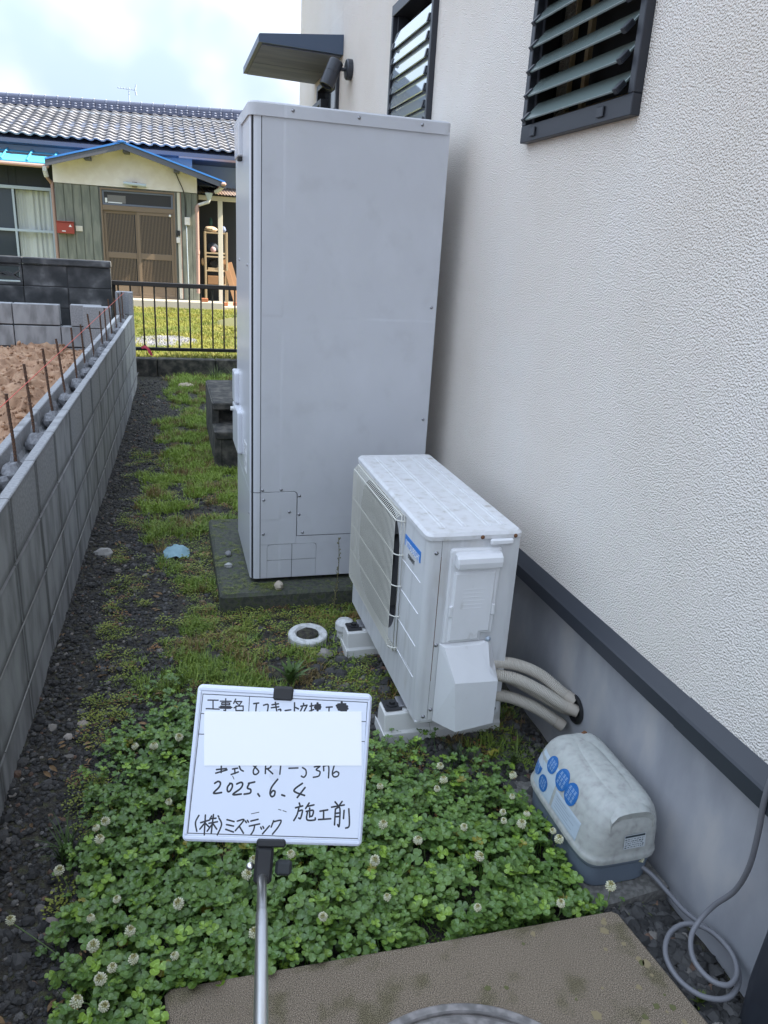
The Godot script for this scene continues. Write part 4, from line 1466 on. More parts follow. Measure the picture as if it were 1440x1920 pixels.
	var items := [
		["cloth_bundle", "cream patterned cloth bundle lying on top of the wooden rack", "cloth", Vector3(0.86, 1.70, -15.78), Vector3(0.13, 0.055, 0.12), Color(0.55, 0.44, 0.34)],
		["blue_bag", "small blue white bag on top of the rack behind the white post", "bag", Vector3(1.09, 1.71, -15.8), Vector3(0.06, 0.06, 0.08), Color(0.22, 0.28, 0.48)],
		["dark_bundle", "dark navy bundle on the upper shelf of the wooden rack", "bundle", Vector3(0.89, 1.375, -15.85), Vector3(0.11, 0.09, 0.1), Color(0.045, 0.06, 0.09)],
		["pink_ball", "pale pink ball in front of the dark bundle on the rack", "ball", Vector3(0.895, 1.335, -15.715), Vector3(0.055, 0.055, 0.05), Color(0.55, 0.36, 0.40)],
		["black_pot", "black pot on the middle shelf of the wooden rack", "pot", Vector3(0.90, 1.06, -15.83), Vector3(0.10, 0.10, 0.09), Color(0.02, 0.02, 0.022)],
		["straw_hat", "round tan straw basket hanging beside the wooden rack", "basket", Vector3(0.70, 1.10, -15.75), Vector3(0.035, 0.075, 0.075), Color(0.45, 0.30, 0.19)],
		["green_brush", "dark green brush with a round tan head standing on the rack", "brush", Vector3(0.87, 1.83, -15.9), Vector3(0.035, 0.085, 0.03), Color(0.03, 0.09, 0.085)],
	]
	for it in items:
		b = MB.new()
		b.ball(it[3], it[4], 14, 9, 0.10 if it[0] != "pink_ball" and it[0] != "straw_hat" else 0.0, r)
		solo(it[0], b, mat(it[5].r, it[5].g, it[5].b, 0.8), it[1], it[2], it[3])
	b = MB.new()
	b.box(Vector3(0.79, 0.956, -15.98), Vector3(1.05, 1.0, -15.70), 0.004)
	solo("flat_tray", b, M.wood_pale, "flat pale tray on the middle shelf of the rack under the pot", "tray", Vector3(0.92, 0.96, -15.84))
	b = MB.new()
	b.box(Vector3(0.78, 0.69, -15.99), Vector3(1.10, 0.85, -15.66), 0.006)
	solo("carton", b, M.wood, "brown carton on the lowest shelf of the wooden rack", "box", Vector3(0.94, 0.69, -15.83))
	for q in [[1.10, 1.32, 0.0], [1.20, 1.40, 0.05]]:
		b = MB.new()
		var a := Vector3(q[0], 1.16 - q[2], -15.75)
		var e := Vector3(q[1], 0.346, -15.45)
		var d := (e - a).normalized()
		var sx := d.cross(Vector3.BACK).normalized()
		b.t = Transform3D(Basis(sx, d, sx.cross(d)), a)
		b.box(Vector3(-0.05, 0.0, -0.012), Vector3(0.05, a.distance_to(e), 0.012), 0.003)
		solo("wooden_plank", b, M.wood, "brown plank leaning against the rack, nearer the rack" if q[2] == 0.0 else "brown plank leaning behind the first plank, away from the rack", "plank", a)
	var labels := ["orange brick lying alone at the foot of the downpipe", "orange brick under the front of the wooden rack", "orange brick beside the white post foot", "orange brick at the outer end of the brick row under the planks"]
	var places := [Vector3(0.60, 0.425, -14.75), Vector3(0.80, 0.346, -15.15), Vector3(0.91, 0.346, -15.05), Vector3(1.22, 0.346, -15.2)]
	for i in 4:
		b = MB.new()
		var p: Vector3 = places[i]
		b.box(p, p + Vector3(0.13 if i < 1 else 0.20, 0.065 if i < 1 else 0.06, 0.1), 0.006)
		solo("brick", b, mat(0.36, 0.13, 0.06, 0.9), labels[i], "brick", p, "bricks by the rack")
	# a low dark green mound in the lawn
	b = MB.new()
	b.t = Transform3D(Basis.from_scale(Vector3(0.55, 1, 0.85)), Vector3(1.22, 0.26, -12.26))
	b.lathe(PackedVector2Array([Vector2(1.0, 0.0), Vector2(0.96, 0.03), Vector2(0.7, 0.075), Vector2(0.35, 0.10), Vector2(0.0001, 0.105)]), 28, true)
	solo("dark_mound", b, M.moss, "dark green low mound in the sunlit lawn behind the railing", "mound", Vector3(1.22, 0.26, -12.26))

func tank_unit() -> void:
	# pad
	var b := MB.new()
	b.box(Vector3(0.17, -0.08, -3.80), Vector3(1.12, 0.122, -2.865), 0.012)
	solo("tank_pad", b, M.pad, "mossy concrete pad under the tall white tank unit", "concrete pad", Vector3(0.65, 0.0, -3.33))
	var o := thing("tank_unit", "tall off-white hot water tank cabinet standing on a concrete pad by the house", "water heater", Vector3(0.676, 0.122, -3.276))
	var x0 := 0.302
	var x1 := 1.049
	var z1 := -2.970
	var z0 := -3.583
	var y0 := 0.1425
	var yt := 1.93
	b = MB.new()
	b.box(Vector3(x0 + 0.006, y0 + 0.002, z0 + 0.006), Vector3(x1 - 0.006, yt + 0.01, z1 - 0.005))
	part("core", b, M.core, o)
	for q in [[x0 + 0.06, z1 - 0.08], [x1 - 0.09, z1 - 0.08], [x0 + 0.06, z0 + 0.06]]:
		b = MB.new()
		b.box(Vector3(q[0] - 0.03, 0.122, q[1] - 0.03), Vector3(q[0] + 0.03, 0.1435, q[1] + 0.03))
		part("foot", b, M.steel, o)
	# front shell facing the passage, with rounded corners; seen at a grazing angle
	for s in [[y0, 0.528, "lower_front_cover"], [0.531, yt + 0.005, "front_panel"]]:
		b = MB.new()
		var path: Array = []
		var nrm: Array = []
		var r := 0.030
		path.append(Vector2(x0 + 0.040, z1)); nrm.append(Vector2(0, 1))
		for i in 9:
			var a := deg_to_rad(90.0 + 90.0 * i / 8)
			path.append(Vector2(x0 + r + cos(a) * r, z1 - r + sin(a) * r)); nrm.append(Vector2(cos(a), sin(a)))
		for i in 9:
			var a := deg_to_rad(180.0 + 90.0 * i / 8)
			path.append(Vector2(x0 + r + cos(a) * r, z0 + r + sin(a) * r)); nrm.append(Vector2(cos(a), sin(a)))
		path.append(Vector2(x0 + 0.040, z0)); nrm.append(Vector2(0, -1))
		for i in path.size() - 1:
			var p: Vector2 = path[i]
			var q: Vector2 = path[i + 1]
			var na := Vector3(nrm[i].x, 0, nrm[i].y)
			var nb := Vector3(nrm[i + 1].x, 0, nrm[i + 1].y)
			b.squad(Vector3(p.x, s[0], p.y), Vector3(q.x, s[0], q.y), Vector3(q.x, s[1], q.y), Vector3(p.x, s[1], p.y), na, nb, nb, na)
			for y in [s[0], s[1]]:
				b.quad(Vector3(p.x, y, p.y), Vector3(q.x, y, q.y), Vector3(q.x, y, q.y) + Vector3(0.006, 0, 0) - nb * 0.0, Vector3(p.x, y, p.y) + Vector3(0.006, 0, 0), Vector3(0, 1 if y == s[1] else -1, 0))
		b.quad(Vector3(x0 + 0.040, s[0], z1), Vector3(x0 + 0.040, s[1], z1), Vector3(x0 + 0.040, s[1], z1 - 0.004), Vector3(x0 + 0.040, s[0], z1 - 0.004), Vector3.RIGHT)
		part(s[2], b, M.tank_front, o)
	# wide side facing the camera: upper panel and L-shaped lower cover with a knock-out square
	var xs := x0 + 0.043
	b = MB.new()
	b.t = Transform3D(Basis.IDENTITY, Vector3(0, 0, z1 - 0.004))
	var pts := PackedVector2Array([Vector2(xs, yt + 0.005), Vector2(xs, 0.531)])
	pts.append_array(PackedVector2Array([Vector2(0.484, 0.531), Vector2(0.491, 0.529), Vector2(0.4965, 0.524), Vector2(0.499, 0.517), Vector2(0.499, 0.333)]))
	pts.append_array(PackedVector2Array([Vector2(x1 - 0.012, 0.333), Vector2(x1 - 0.004, 0.3345), Vector2(x1, 0.341), Vector2(x1, yt + 0.005)]))
	b.prism(pts, 0.004, 0.0012)
	part("side_panel", b, M.tank, o)
	b = MB.new()
	b.t = Transform3D(Basis.IDENTITY, Vector3(0, 0, z1 - 0.004))
	# cover: strips round the knock-out plates
	b.prism(PackedVector2Array([Vector2(xs, 0.529), Vector2(xs, 0.297), Vector2(0.496, 0.297), Vector2(0.496, 0.517), Vector2(0.493, 0.524), Vector2(0.484, 0.529)]), 0.004, 0.0012)
	b.prism(PackedVector2Array([Vector2(xs, 0.2968), Vector2(xs, y0), Vector2(0.3725, y0), Vector2(0.3725, 0.283), Vector2(0.376, 0.2935), Vector2(0.384, 0.2968)]), 0.004)
	b.prism(PackedVector2Array([Vector2(0.4962, 0.330), Vector2(0.4962, 0.297), Vector2(x1, 0.297), Vector2(x1, 0.330)]), 0.004)
	b.prism(PackedVector2Array([Vector2(0.5735, 0.2968), Vector2(0.5815, 0.2935), Vector2(0.585, 0.283), Vector2(0.585, y0), Vector2(x1, y0), Vector2(x1, 0.2968)]), 0.004)
	var low := part("lower_side_cover", b, M.tank, o)
	var g := 0.0011
	for q in [[0.3725, 0.479, 0.224, 0.2968, 0], [0.479, 0.585, 0.224, 0.2968, 1], [0.3725, 0.479, y0, 0.224, 2], [0.479, 0.585, y0, 0.224, 2]]:
		b = MB.new()
		b.t = Transform3D(Basis.IDENTITY, Vector3(0, 0, z1 - 0.004))
		var a: float = q[0] + g
		var c: float = q[1] - g
		var d: float = q[2] + (g if q[4] < 2 else 0.0)
		var e: float = q[3] - g
		var poly := PackedVector2Array([Vector2(a, d), Vector2(c, d), Vector2(c, e), Vector2(a, e)])
		if q[4] == 0:
			poly = PackedVector2Array([Vector2(a, d), Vector2(c, d), Vector2(c, e), Vector2(a + 0.012, e), Vector2(a + 0.004, e - 0.004), Vector2(a, e - 0.012)])
		if q[4] == 1:
			poly = PackedVector2Array([Vector2(a, d), Vector2(c, d), Vector2(c, e - 0.012), Vector2(c - 0.004, e - 0.004), Vector2(c - 0.012, e), Vector2(a, e)])
		b.prism(poly, 0.0038)
		part("knockout_plate", b, M.tank, low)
	# right and rear sides
	b = MB.new()
	b.box(Vector3(x1 - 0.0055, 0.333, z0 + 0.001), Vector3(x1 - 0.0002, yt + 0.005, z1 - 0.0042))
	b.box(Vector3(x1 - 0.0055, y0, z0 + 0.001), Vector3(x1 - 0.0002, 0.330, z1 - 0.0042))
	b.box(Vector3(x0 + 0.0405, y0, z0), Vector3(x1 - 0.006, yt + 0.005, z0 + 0.0055))
	part("rear_panel", b, M.tank, o)
	# lid
	b = MB.new()
	b.t = Transform3D(Basis(Vector3(1, 0, 0), Vector3(0, 0, -1), Vector3(0, 1, 0)), Vector3(0, 1.925, 0))
	var e := 0.006
	b.prism(rrect(x0 - e, -(z1 + e), x1 + e, -(z0 - e), 0.03, 6), 0.0457, 0.006, true)
	part("lid", b, M.tank, o)
	# screws
	var sm := screw_mesh(0.0042)
	for p in [[0.353, 0.54], [0.43, 0.541], [0.507, 0.512], [0.507, 0.429], [0.523, 0.347], [0.358, 0.497], [0.465, 0.441], [0.357, 0.346], [1.027, 1.295], [1.027, 0.837], [1.034, 0.31]]:
		share("screw", sm, M.steel, o, Transform3D(Basis.IDENTITY, Vector3(p[0], p[1], z1 + 0.0005)))
	for p in [[0.453, 1.950], [0.694, 1.950], [0.936, 1.950]]:
		share("screw", sm, M.steel, o, Transform3D(Basis.IDENTITY, Vector3(p[0], p[1], z1 + e + 0.0005)))
	for p in [[1.42, -3.06], [1.43, -3.40], [0.43, -3.01]]:
		share("screw", sm, M.steel, o, Transform3D(FACE_X, Vector3(x0 - 0.0005, p[0], p[1])))
	# fittings on the front: name badge with drain bracket, two flat service covers, a rating label
	b = MB.new()
	b.t = Transform3D(FACE_X, Vector3(x0 - 0.0002, 0, 0))
	b.prism(PackedVector2Array([Vector2(-3.42, 1.815), Vector2(-3.255, 1.815), Vector2(-3.25, 1.82), Vector2(-3.25, 1.935), Vector2(-3.42, 1.935)]), 0.016, 0.004)
	var br := part("pipe_bracket", b, M.tank_front, o)
	b = MB.new()
	b.box(Vector3(x0 - 0.018, 1.798, -3.28), Vector3(x0 - 0.0003, 1.815, -3.25), 0.003)
	part("clip", b, M.black, br)
	b = MB.new()
	b.t = Transform3D(FACE_X, Vector3(x0 - 0.0002, 0, 0))
	b.prism(rrect(-3.56, 1.865, -3.44, 1.915, 0.004), 0.001)
	part("badge", b, M.blue_print, o)
	b = MB.new()
	b.t = Transform3D(FACE_X, Vector3(x0 - 0.0002, 0, 0))
	b.prism(rrect(-3.58, 0.80, -3.46, 0.945, 0.012), 0.02, 0.005)
	part("service_cover", b, M.tank_front, o)
	b = MB.new()
	b.t = Transform3D(FACE_X, Vector3(x0 - 0.0002, 0, 0))
	b.prism(rrect(-3.575, 0.60, -3.31, 0.795, 0.012), 0.02, 0.005)
	var sc := part("service_cover", b, M.tank_front, o)
	b = MB.new()
	b.tube([Vector3(x0 - 0.02, 0.765, -3.53), Vector3(x0 - 0.033, 0.765, -3.53)], 0.010, 10)
	part("knob", b, M.resin, sc)
	b = MB.new()
	b.t = Transform3D(FACE_X, Vector3(x0 - 0.0002, 0, 0))
	b.prism(rrect(-3.20, 0.57, -3.11, 0.70, 0.003), 0.0008)
	var lab := part("rating_label", b, M.white_print, o)
	b = MB.new()
	for i in 9:
		var y := 0.685 - 0.0125 * i
		b.box(Vector3(x0 - 0.0016, y - 0.002, -3.192), Vector3(x0 - 0.0011, y + 0.002, -3.12 - 0.02 * float((i * 7) % 3)))
	part("print_lines", b, M.steel, lab)

func heat_pump() -> void:
	var x0 := 0.675
	var x1 := 0.953
	var z1 := -1.824
	var z0 := -2.652
	var y0 := 0.163
	var yt := 0.752
	var o := thing("heat_pump", "white heat pump outdoor unit with wire fan guard beside the stucco wall", "outdoor unit", Vector3(0.814, 0.16, -2.24))
	var b := MB.new()
	b.box(Vector3(x0 + 0.05, y0 + 0.006, z0 + 0.006), Vector3(x1 - 0.006, yt, z1 - 0.006))
	part("core", b, M.core, o)
	# front sheet with round fan opening, bent round the near corner
	b = MB.new()
	var fc := Vector2(-2.330, 0.512)
	var fr := 0.240
	var ya := y0
	var yb := yt
	var zl := z0
	var zr := z1 - 0.022
	var k := 48
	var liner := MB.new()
	for i in k:
		var a := TAU * i / k
		var c := TAU * (i + 1) / k
		var pa := fc + opening(a)
		var pc := fc + opening(c)
		var qa := to_edge(fc, a, zl, zr, ya, yb)
		var qc := to_edge(fc, c, zl, zr, ya, yb)
		b.quad(Vector3(x0, pa.y, pa.x), Vector3(x0, pc.y, pc.x), Vector3(x0, qc.y, qc.x), Vector3(x0, qa.y, qa.x), Vector3.LEFT)
		if qa.x != qc.x and qa.y != qc.y:
			var corner := Vector2(zr if cos(a) > 0 else zl, yb if sin(a + 0.01) > 0 else ya)
			b.ftri(Vector3(x0, qa.y, qa.x), Vector3(x0, qc.y, qc.x), Vector3(x0, corner.y, corner.x), Vector3.LEFT)
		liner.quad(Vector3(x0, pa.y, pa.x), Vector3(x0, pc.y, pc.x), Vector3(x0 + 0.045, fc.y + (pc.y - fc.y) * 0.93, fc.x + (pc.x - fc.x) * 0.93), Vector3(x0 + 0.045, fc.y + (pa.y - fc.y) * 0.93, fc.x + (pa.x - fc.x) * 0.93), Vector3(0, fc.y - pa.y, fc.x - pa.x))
	var r := 0.022
	for i in 8:
		var a := deg_to_rad(180.0 - 90.0 * i / 8)
		var c := deg_to_rad(180.0 - 90.0 * (i + 1) / 8)
		var pa := Vector3(x0 + r + cos(a) * r, 0, z1 - r + sin(a) * r)
		var pc := Vector3(x0 + r + cos(c) * r, 0, z1 - r + sin(c) * r)
		var na := Vector3(cos(a), 0, sin(a))
		var nc := Vector3(cos(c), 0, sin(c))
		b.squad(pa + Vector3(0, ya, 0), pc + Vector3(0, ya, 0), pc + Vector3(0, yb, 0), pa + Vector3(0, yb, 0), na, nc, nc, na)
	b.box(Vector3(x0 + r, ya, z1 - 0.003), Vector3(x0 + 0.040, yb, z1))
	part("front_panel", b, M.unit, o)
	part("shaded_fan_liner", liner, mat(0.05, 0.05, 0.055, 0.6), o)  # same sheet as the front; shade inside the opening painted as dark grey
	# fan behind the guard
	b = MB.new()
	b.t = Transform3D(Basis(Vector3(0, 0, 1), PI / 2), Vector3(x0 + 0.046, fc.y, fc.x))
	b.lathe(PackedVector2Array([Vector2(0.0001, -0.03), Vector2(0.05, -0.03), Vector2(0.055, -0.01), Vector2(0.05, 0.025), Vector2(0.03, 0.033), Vector2(0.0001, 0.035)]), 20, true)
	for i in 3:
		var a0 := TAU * i / 3.0
		var gp := PackedVector3Array()
		for v in 5:
			for u in 7:
				var rr := lerpf(0.045, 0.19, u / 6.0)
				var an := a0 + lerpf(-0.5, 0.5, v / 4.0) + 0.4 * u / 6.0
				gp.append(Vector3(cos(an) * rr, lerpf(-0.004, 0.004, v / 4.0) * 3.0, sin(an) * rr))
		b.grid(6, 4, gp, Vector3.UP)
	part("fan", b, mat(0.03, 0.03, 0.034, 0.5), o)
	b = MB.new()
	b.t = Transform3D(FACE_X, Vector3(x0 + 0.049, fc.y, fc.x))
	b.prism(rrect(-0.262, -0.234, 0.262, 0.234, 0.05), 0.0005)
	part("fan_well", b, M.core, o)
	# near end: edge strip, rear sheet, then the two service covers on it
	b = MB.new()
	b.box(Vector3(0.7165, y0, z1 - 0.003), Vector3(0.7325, yt, z1 - 0.0005), 0.0008)
	b.box(Vector3(0.7325, y0, z1 - 0.004), Vector3(x1, yt, z1 - 0.001), 0.001)
	part("end_panel", b, M.unit, o)
	b = MB.new()
	b.box(Vector3(x1 - 0.005, y0, z0 + 0.002), Vector3(x1 - 0.0005, yt, z1 - 0.0045))
	b.box(Vector3(x0 + 0.05, y0, z0), Vector3(x1 - 0.006, yt, z0 + 0.005))
	part("rear_panel", b, M.unit, o)
	b = MB.new()
	b.box(Vector3(x0 + 0.004, y0 - 0.010, z0 + 0.004), Vector3(x1 - 0.003, y0 - 0.0005, z1 - 0.003), 0.002)
	part("base_pan", b, M.unit, o)
	# top
	b = MB.new()
	b.t = Transform3D(Basis(Vector3(1, 0, 0), Vector3(0, 0, -1), Vector3(0, 1, 0)), Vector3(0, 0.7515, 0))
	b.prism(rrect(x0 - 0.007, -(z1 + 0.007), x1 + 0.007, -(z0 - 0.007), 0.024, 6), 0.0195, 0.008, true)
	var topp := part("top_panel", b, M.unit_top, o)
	for q in [[0.733, 0.0], [0.798, 0.0], [0.872, 0.0], [0.917, 0.0]]:
		b = MB.new()
		b.box(Vector3(q[0] - 0.009, 0.769, z0 + 0.035), Vector3(q[0] - 0.001, 0.7733, z1 - 0.045), 0.0018)
		b.box(Vector3(q[0] + 0.002, 0.769, z0 + 0.035), Vector3(q[0] + 0.010, 0.7733, z1 - 0.045), 0.0018)
		part("rib", b, M.unit_top, topp)
	b = MB.new()
	b.box(Vector3(0.855, 0.735, z1 + 0.0072), Vector3(0.925, 0.7525, z1 + 0.019), 0.004)
	part("handle_tab", b, M.cover, topp)
	var sm := screw_mesh(0.0042)
	for p in [[0.832, 0.757], [0.933, 0.757]]:
		share("screw", sm, M.rust, o, Transform3D(Basis.IDENTITY, Vector3(p[0], p[1], z1 + 0.0072)))
	for p in [[0.7005, 0.712], [0.724, 0.42], [0.7245, 0.20], [0.935, 0.178], [0.703, 0.178]]:
		share("screw", sm, M.steel, o, Transform3D(Basis.IDENTITY, Vector3(p[0], p[1], z1 + 0.0002)))
	# upper service cover
	b = MB.new()
	b.t = Transform3D(Basis.IDENTITY, Vector3(0, 0, z1 - 0.001))
	b.prism(PackedVector2Array([Vector2(0.741, 0.427), Vector2(0.741, 0.714), Vector2(0.744, 0.722), Vector2(0.752, 0.725), Vector2(0.888, 0.723), Vector2(0.896, 0.719), Vector2(0.898, 0.711), Vector2(0.893, 0.452), Vector2(0.857, 0.452), Vector2(0.857, 0.427)]), 0.010, 0.004)
	part("service_cover", b, M.cover, o)
	b = MB.new()
	b.t = Transform3D(Basis.IDENTITY, Vector3(0, 0, z1 + 0.0085))
	b.prism(PackedVector2Array([Vector2(0.752, 0.435), Vector2(0.756, 0.655), Vector2(0.884, 0.655), Vector2(0.882, 0.460), Vector2(0.850, 0.460), Vector2(0.850, 0.435)]), 0.008, 0.006)
	part("service_cover", b, M.cover, o)
	b = MB.new()
	b.t = Transform3D(Basis(Vector3(0, 0, 1), Vector3(0, 1, 0), Vector3(-1, 0, 0)), Vector3(0.889, 0, 0))
	b.prism(PackedVector2Array([Vector2(z1 + 0.0085, 0.715), Vector2(z1 + 0.026, 0.713), Vector2(z1 + 0.036, 0.704), Vector2(z1 + 0.038, 0.690), Vector2(z1 + 0.035, 0.674), Vector2(z1 + 0.030, 0.671), Vector2(z1 + 0.0085, 0.676)]), 0.135, 0.004)
	part("grip", b, M.cover, o)
	for q in [0.748, 0.880]:
		b = MB.new()
		b.box(Vector3(q, 0.515, z1 + 0.0105), Vector3(q + 0.011, 0.55, z1 + 0.0172), 0.002)
		part("clip", b, M.cover, o)
	b = MB.new()
	for i in 6:
		var y := 0.60 - 0.012 * i
		b.box(Vector3(0.785, y, z1 + 0.0166), Vector3(0.855 - 0.004 * (i % 3), y + 0.0022, z1 + 0.0172))
	part("embossed_lines", b, M.cover, o)
	# lower pipe cover: a bulged hood
	var hz := z1 + 0.0005
	var hp: Array = [
		Vector3(0.733, 0.425, hz), Vector3(0.892, 0.425, hz), Vector3(0.917, 0.345, hz), Vector3(0.917, 0.165, hz), Vector3(0.733, 0.160, hz),
		Vector3(0.745, 0.418, hz + 0.016), Vector3(0.855, 0.418, hz + 0.016), Vector3(0.880, 0.345, hz + 0.055), Vector3(0.905, 0.318, hz + 0.062), Vector3(0.770, 0.323, hz + 0.062),
		Vector3(0.905, 0.172, hz + 0.062), Vector3(0.785, 0.155, hz + 0.062), Vector3(0.885, 0.425, hz + 0.008)]
	b = MB.new()
	var ctr := Vector3(0.82, 0.29, hz + 0.01)
	for f in [[5, 6, 8, 9], [9, 8, 10, 11], [0, 5, 9, 4], [4, 9, 11], [6, 12, 7], [6, 7, 8], [12, 1, 2, 7], [7, 2, 8], [8, 2, 3, 10], [0, 1, 12, 6], [0, 6, 5], [4, 11, 10, 3]]:
		var m := Vector3.ZERO
		for i in f: m += hp[i] / f.size()
		var out := (m - ctr)
		if f.size() == 4:
			b.ftri(hp[f[0]], hp[f[1]], hp[f[2]], out)
			b.ftri(hp[f[0]], hp[f[2]], hp[f[3]], out)
		else:
			b.ftri(hp[f[0]], hp[f[1]], hp[f[2]], out)
	part("pipe_cover", b, M.cover, o)
	share("screw", screw_mesh(0.006), M.alu, o, Transform3D(Basis.IDENTITY, Vector3(0.883, 0.432, z1 + 0.010)))
	# wire guard
	b = MB.new()
	var gx := 0.645
	var gl := -2.60
	var gr := -2.055
	var gb := 0.295
	var gt := 0.735
	for i in 42:
		var z := lerpf(gl, gr, i / 41.0)
		b.tube([Vector3(x0 - 0.001, gt + 0.012, z), Vector3(gx + 0.012, gt + 0.009, z), Vector3(gx + 0.002, gt - 0.002, z), Vector3(gx, gt - 0.014, z), Vector3(gx, gb + 0.014, z), Vector3(gx + 0.002, gb + 0.002, z), Vector3(gx + 0.012, gb - 0.009, z), Vector3(x0 - 0.001, gb - 0.012, z)], 0.0015, 5, false)
	for q in [gt - 0.004, 0.62, 0.515, 0.41, gb + 0.004]:
		b.tube([Vector3(x0 - 0.001, q, gl - 0.02), Vector3(gx + 0.012, q, gl - 0.016), Vector3(gx + 0.0025, q, gl - 0.004), Vector3(gx + 0.0025, q, gl + 0.01), Vector3(gx + 0.0025, q, gr - 0.01), Vector3(gx + 0.0025, q, gr + 0.004), Vector3(gx + 0.012, q, gr + 0.016), Vector3(x0 - 0.001, q, gr + 0.02)], 0.0020, 6, false)
	for q in [[gx + 0.018, 0.0], [x0 - 0.004, 0.0]]:
		var e := 0.018 if q[0] > 0.665 else 0.012
		b.tube([Vector3(q[0], gt + 0.011, gl - e), Vector3(q[0], gt + 0.011, gr + e), Vector3(q[0], gb - 0.011, gr + e), Vector3(q[0], gb - 0.011, gl - e), Vector3(q[0], gt + 0.011, gl - e)], 0.0020, 6, false)
	part("wire_guard", b, M.wire, o).set_meta("kind", "stuff")
	# name plate, small lettering, pressed lines
	b = MB.new()
	b.t = Transform3D(FACE_X, Vector3(x0 - 0.0002, 0, 0))
	b.prism(rrect(-2.030, 0.659, -1.879, 0.694, 0.002), 0.0012)
	part("brand_plate", b, M.blue_print, o)
	text_part("MITSUBISHI", 0.0205, 0.132, Transform3D(FACE_X, Vector3(x0 - 0.0016, 0.6695, -1.9545)), M.white_print, o)
	text_part("DIAHOT", 0.014, 0.062, Transform3D(FACE_X, Vector3(x0 - 0.0006, 0.6375, -1.960)), M.black_print, o)
	for y in [0.604, 0.5035, 0.3965, 0.292]:
		b = MB.new()
		b.box(Vector3(x0 - 0.0016, y - 0.0016, -2.052), Vector3(x0 + 0.001, y + 0.0016, -1.866), 0.0008)
		part("pressed_line", b, M.cover, o)
	b = MB.new()
	b.t = Transform3D(FACE_X, Vector3(x0 - 0.0002, 0, 0))
	b.prism(rrect(-1.99, 0.185, -1.89, 0.30, 0.002), 0.0006)
	part("rating_label", b, M.unit, o)
	# rust runs along the joints of the near corner
	b = MB.new()
	b.tube([Vector3(x0 - 0.0035, 0.7515, z1 - 0.05), Vector3(x0 - 0.001, 0.7512, z1 - 0.012), Vector3(x0 + 0.012, 0.7512, z1 + 0.0025), Vector3(x0 + 0.035, 0.7513, z1 + 0.003)], 0.0013, 5)
	b.tube([Vector3(0.7163, 0.70, z1 - 0.0005), Vector3(0.7163, 0.30, z1 - 0.0005)], 0.0009, 4)
	part("rust_line", b, M.rust, o)
	for q in [-2.49, -1.955]:
		for xx in [0.672, 0.93]:
			b = MB.new()
			b.box(Vector3(xx - 0.012, 0.148, q - 0.028), Vector3(xx + 0.026, 0.1525, q + 0.028), 0.002)
			part("mounting_foot", b, M.steel, o)
	# resin feet, running out in front of the unit
	var fl := ["white resin mounting rail under the far end of the heat pump", "white resin mounting rail under the near end of the heat pump"]
	for i in 2:
		var q: float = [-2.475, -1.945][i]
		var f := thing("mounting_rail", fl[i], "mounting rail", Vector3(0.79, 0.04, q), "resin rails under the heat pump")
		b = MB.new()
		b.t = Transform3D(Basis(Vector3(0, 0, 1), Vector3(0, 1, 0), Vector3(-1, 0, 0)), Vector3(1.0, 0, 0))
		b.prism(PackedVector2Array([Vector2(q - 0.048, 0.02), Vector2(q + 0.048, 0.02), Vector2(q + 0.048, 0.07), Vector2(q + 0.042, 0.08), Vector2(q + 0.036, 0.135), Vector2(q + 0.030, 0.142), Vector2(q - 0.030, 0.142), Vector2(q - 0.036, 0.135), Vector2(q - 0.042, 0.08), Vector2(q - 0.048, 0.07)]), 0.392, 0.004)
		part("rail", b, M.resin, f)
		b = MB.new()
		b.box(Vector3(0.604, 0.03, q - 0.055), Vector3(0.6075, 0.074, q + 0.055), 0.001)
		part("end_cap", b, M.resin, f)
		b = MB.new()
		b.box(Vector3(0.613, 0.1425, q - 0.030), Vector3(0.668, 0.150, q + 0.030), 0.004)
		b.t = Transform3D(Basis.IDENTITY, Vector3(0.641, 0.150, q))
		b.lathe(PackedVector2Array([Vector2(0.02, 0.0), Vector2(0.02, 0.003), Vector2(0.011, 0.0035), Vector2(0.011, 0.012), Vector2(0.0001, 0.013)]), 6)
		part("anchor_bolt", b, M.black, f)

func opening(a: float) -> Vector2:
	# rounded, nearly square air opening
	var c := cos(a)
	var s := sin(a)
	return Vector2(signf(c) * pow(absf(c), 0.62) * 0.256, signf(s) * pow(absf(s), 0.62) * 0.228)

func to_edge(c: Vector2, a: float, zl: float, zr: float, ya: float, yb: float) -> Vector2:
	var d := Vector2(cos(a), sin(a))
	var tx := 1e9
	var ty := 1e9
	if absf(d.x) > 1e-6:
		tx = ((zr if d.x > 0 else zl) - c.x) / d.x
	if absf(d.y) > 1e-6:
		ty = ((yb if d.y > 0 else ya) - c.y) / d.y
	var p := c + d * minf(tx, ty)
	return Vector2(clampf(p.x, zl, zr), clampf(p.y, ya, yb))

func text_part(s: String, cap: float, width: float, tr: Transform3D, m: Material, parent: Node3D) -> void:
	# raised lettering: cap height and total width in metres, centred at tr
	var f := SystemFont.new()
	f.font_names = PackedStringArray(["Droid Sans"])
	f.font_weight = 700
	var t := TextMesh.new()
	t.font = f
	t.font_size = 48
	t.pixel_size = 0.01
	t.depth = 0.02
	t.curve_step = 4.0
	t.text = s
	var bb := t.get_aabb()
	var sx := width / maxf(bb.size.x, 1e-4)
	var sy := cap / maxf(bb.size.y, 1e-4)
	var o := MeshInstance3D.new()
	o.name = "lettering"
	o.mesh = t
	o.material_override = m
	var mid := bb.get_center()
	o.transform = tr * Transform3D(Basis.from_scale(Vector3(sx, sy, 0.02)), Vector3(-mid.x * sx, -mid.y * sy + cap * 0.5 - cap * 0.5, 0))
	o.transform.origin -= base_of(parent)
	parent.add_child(o, true)

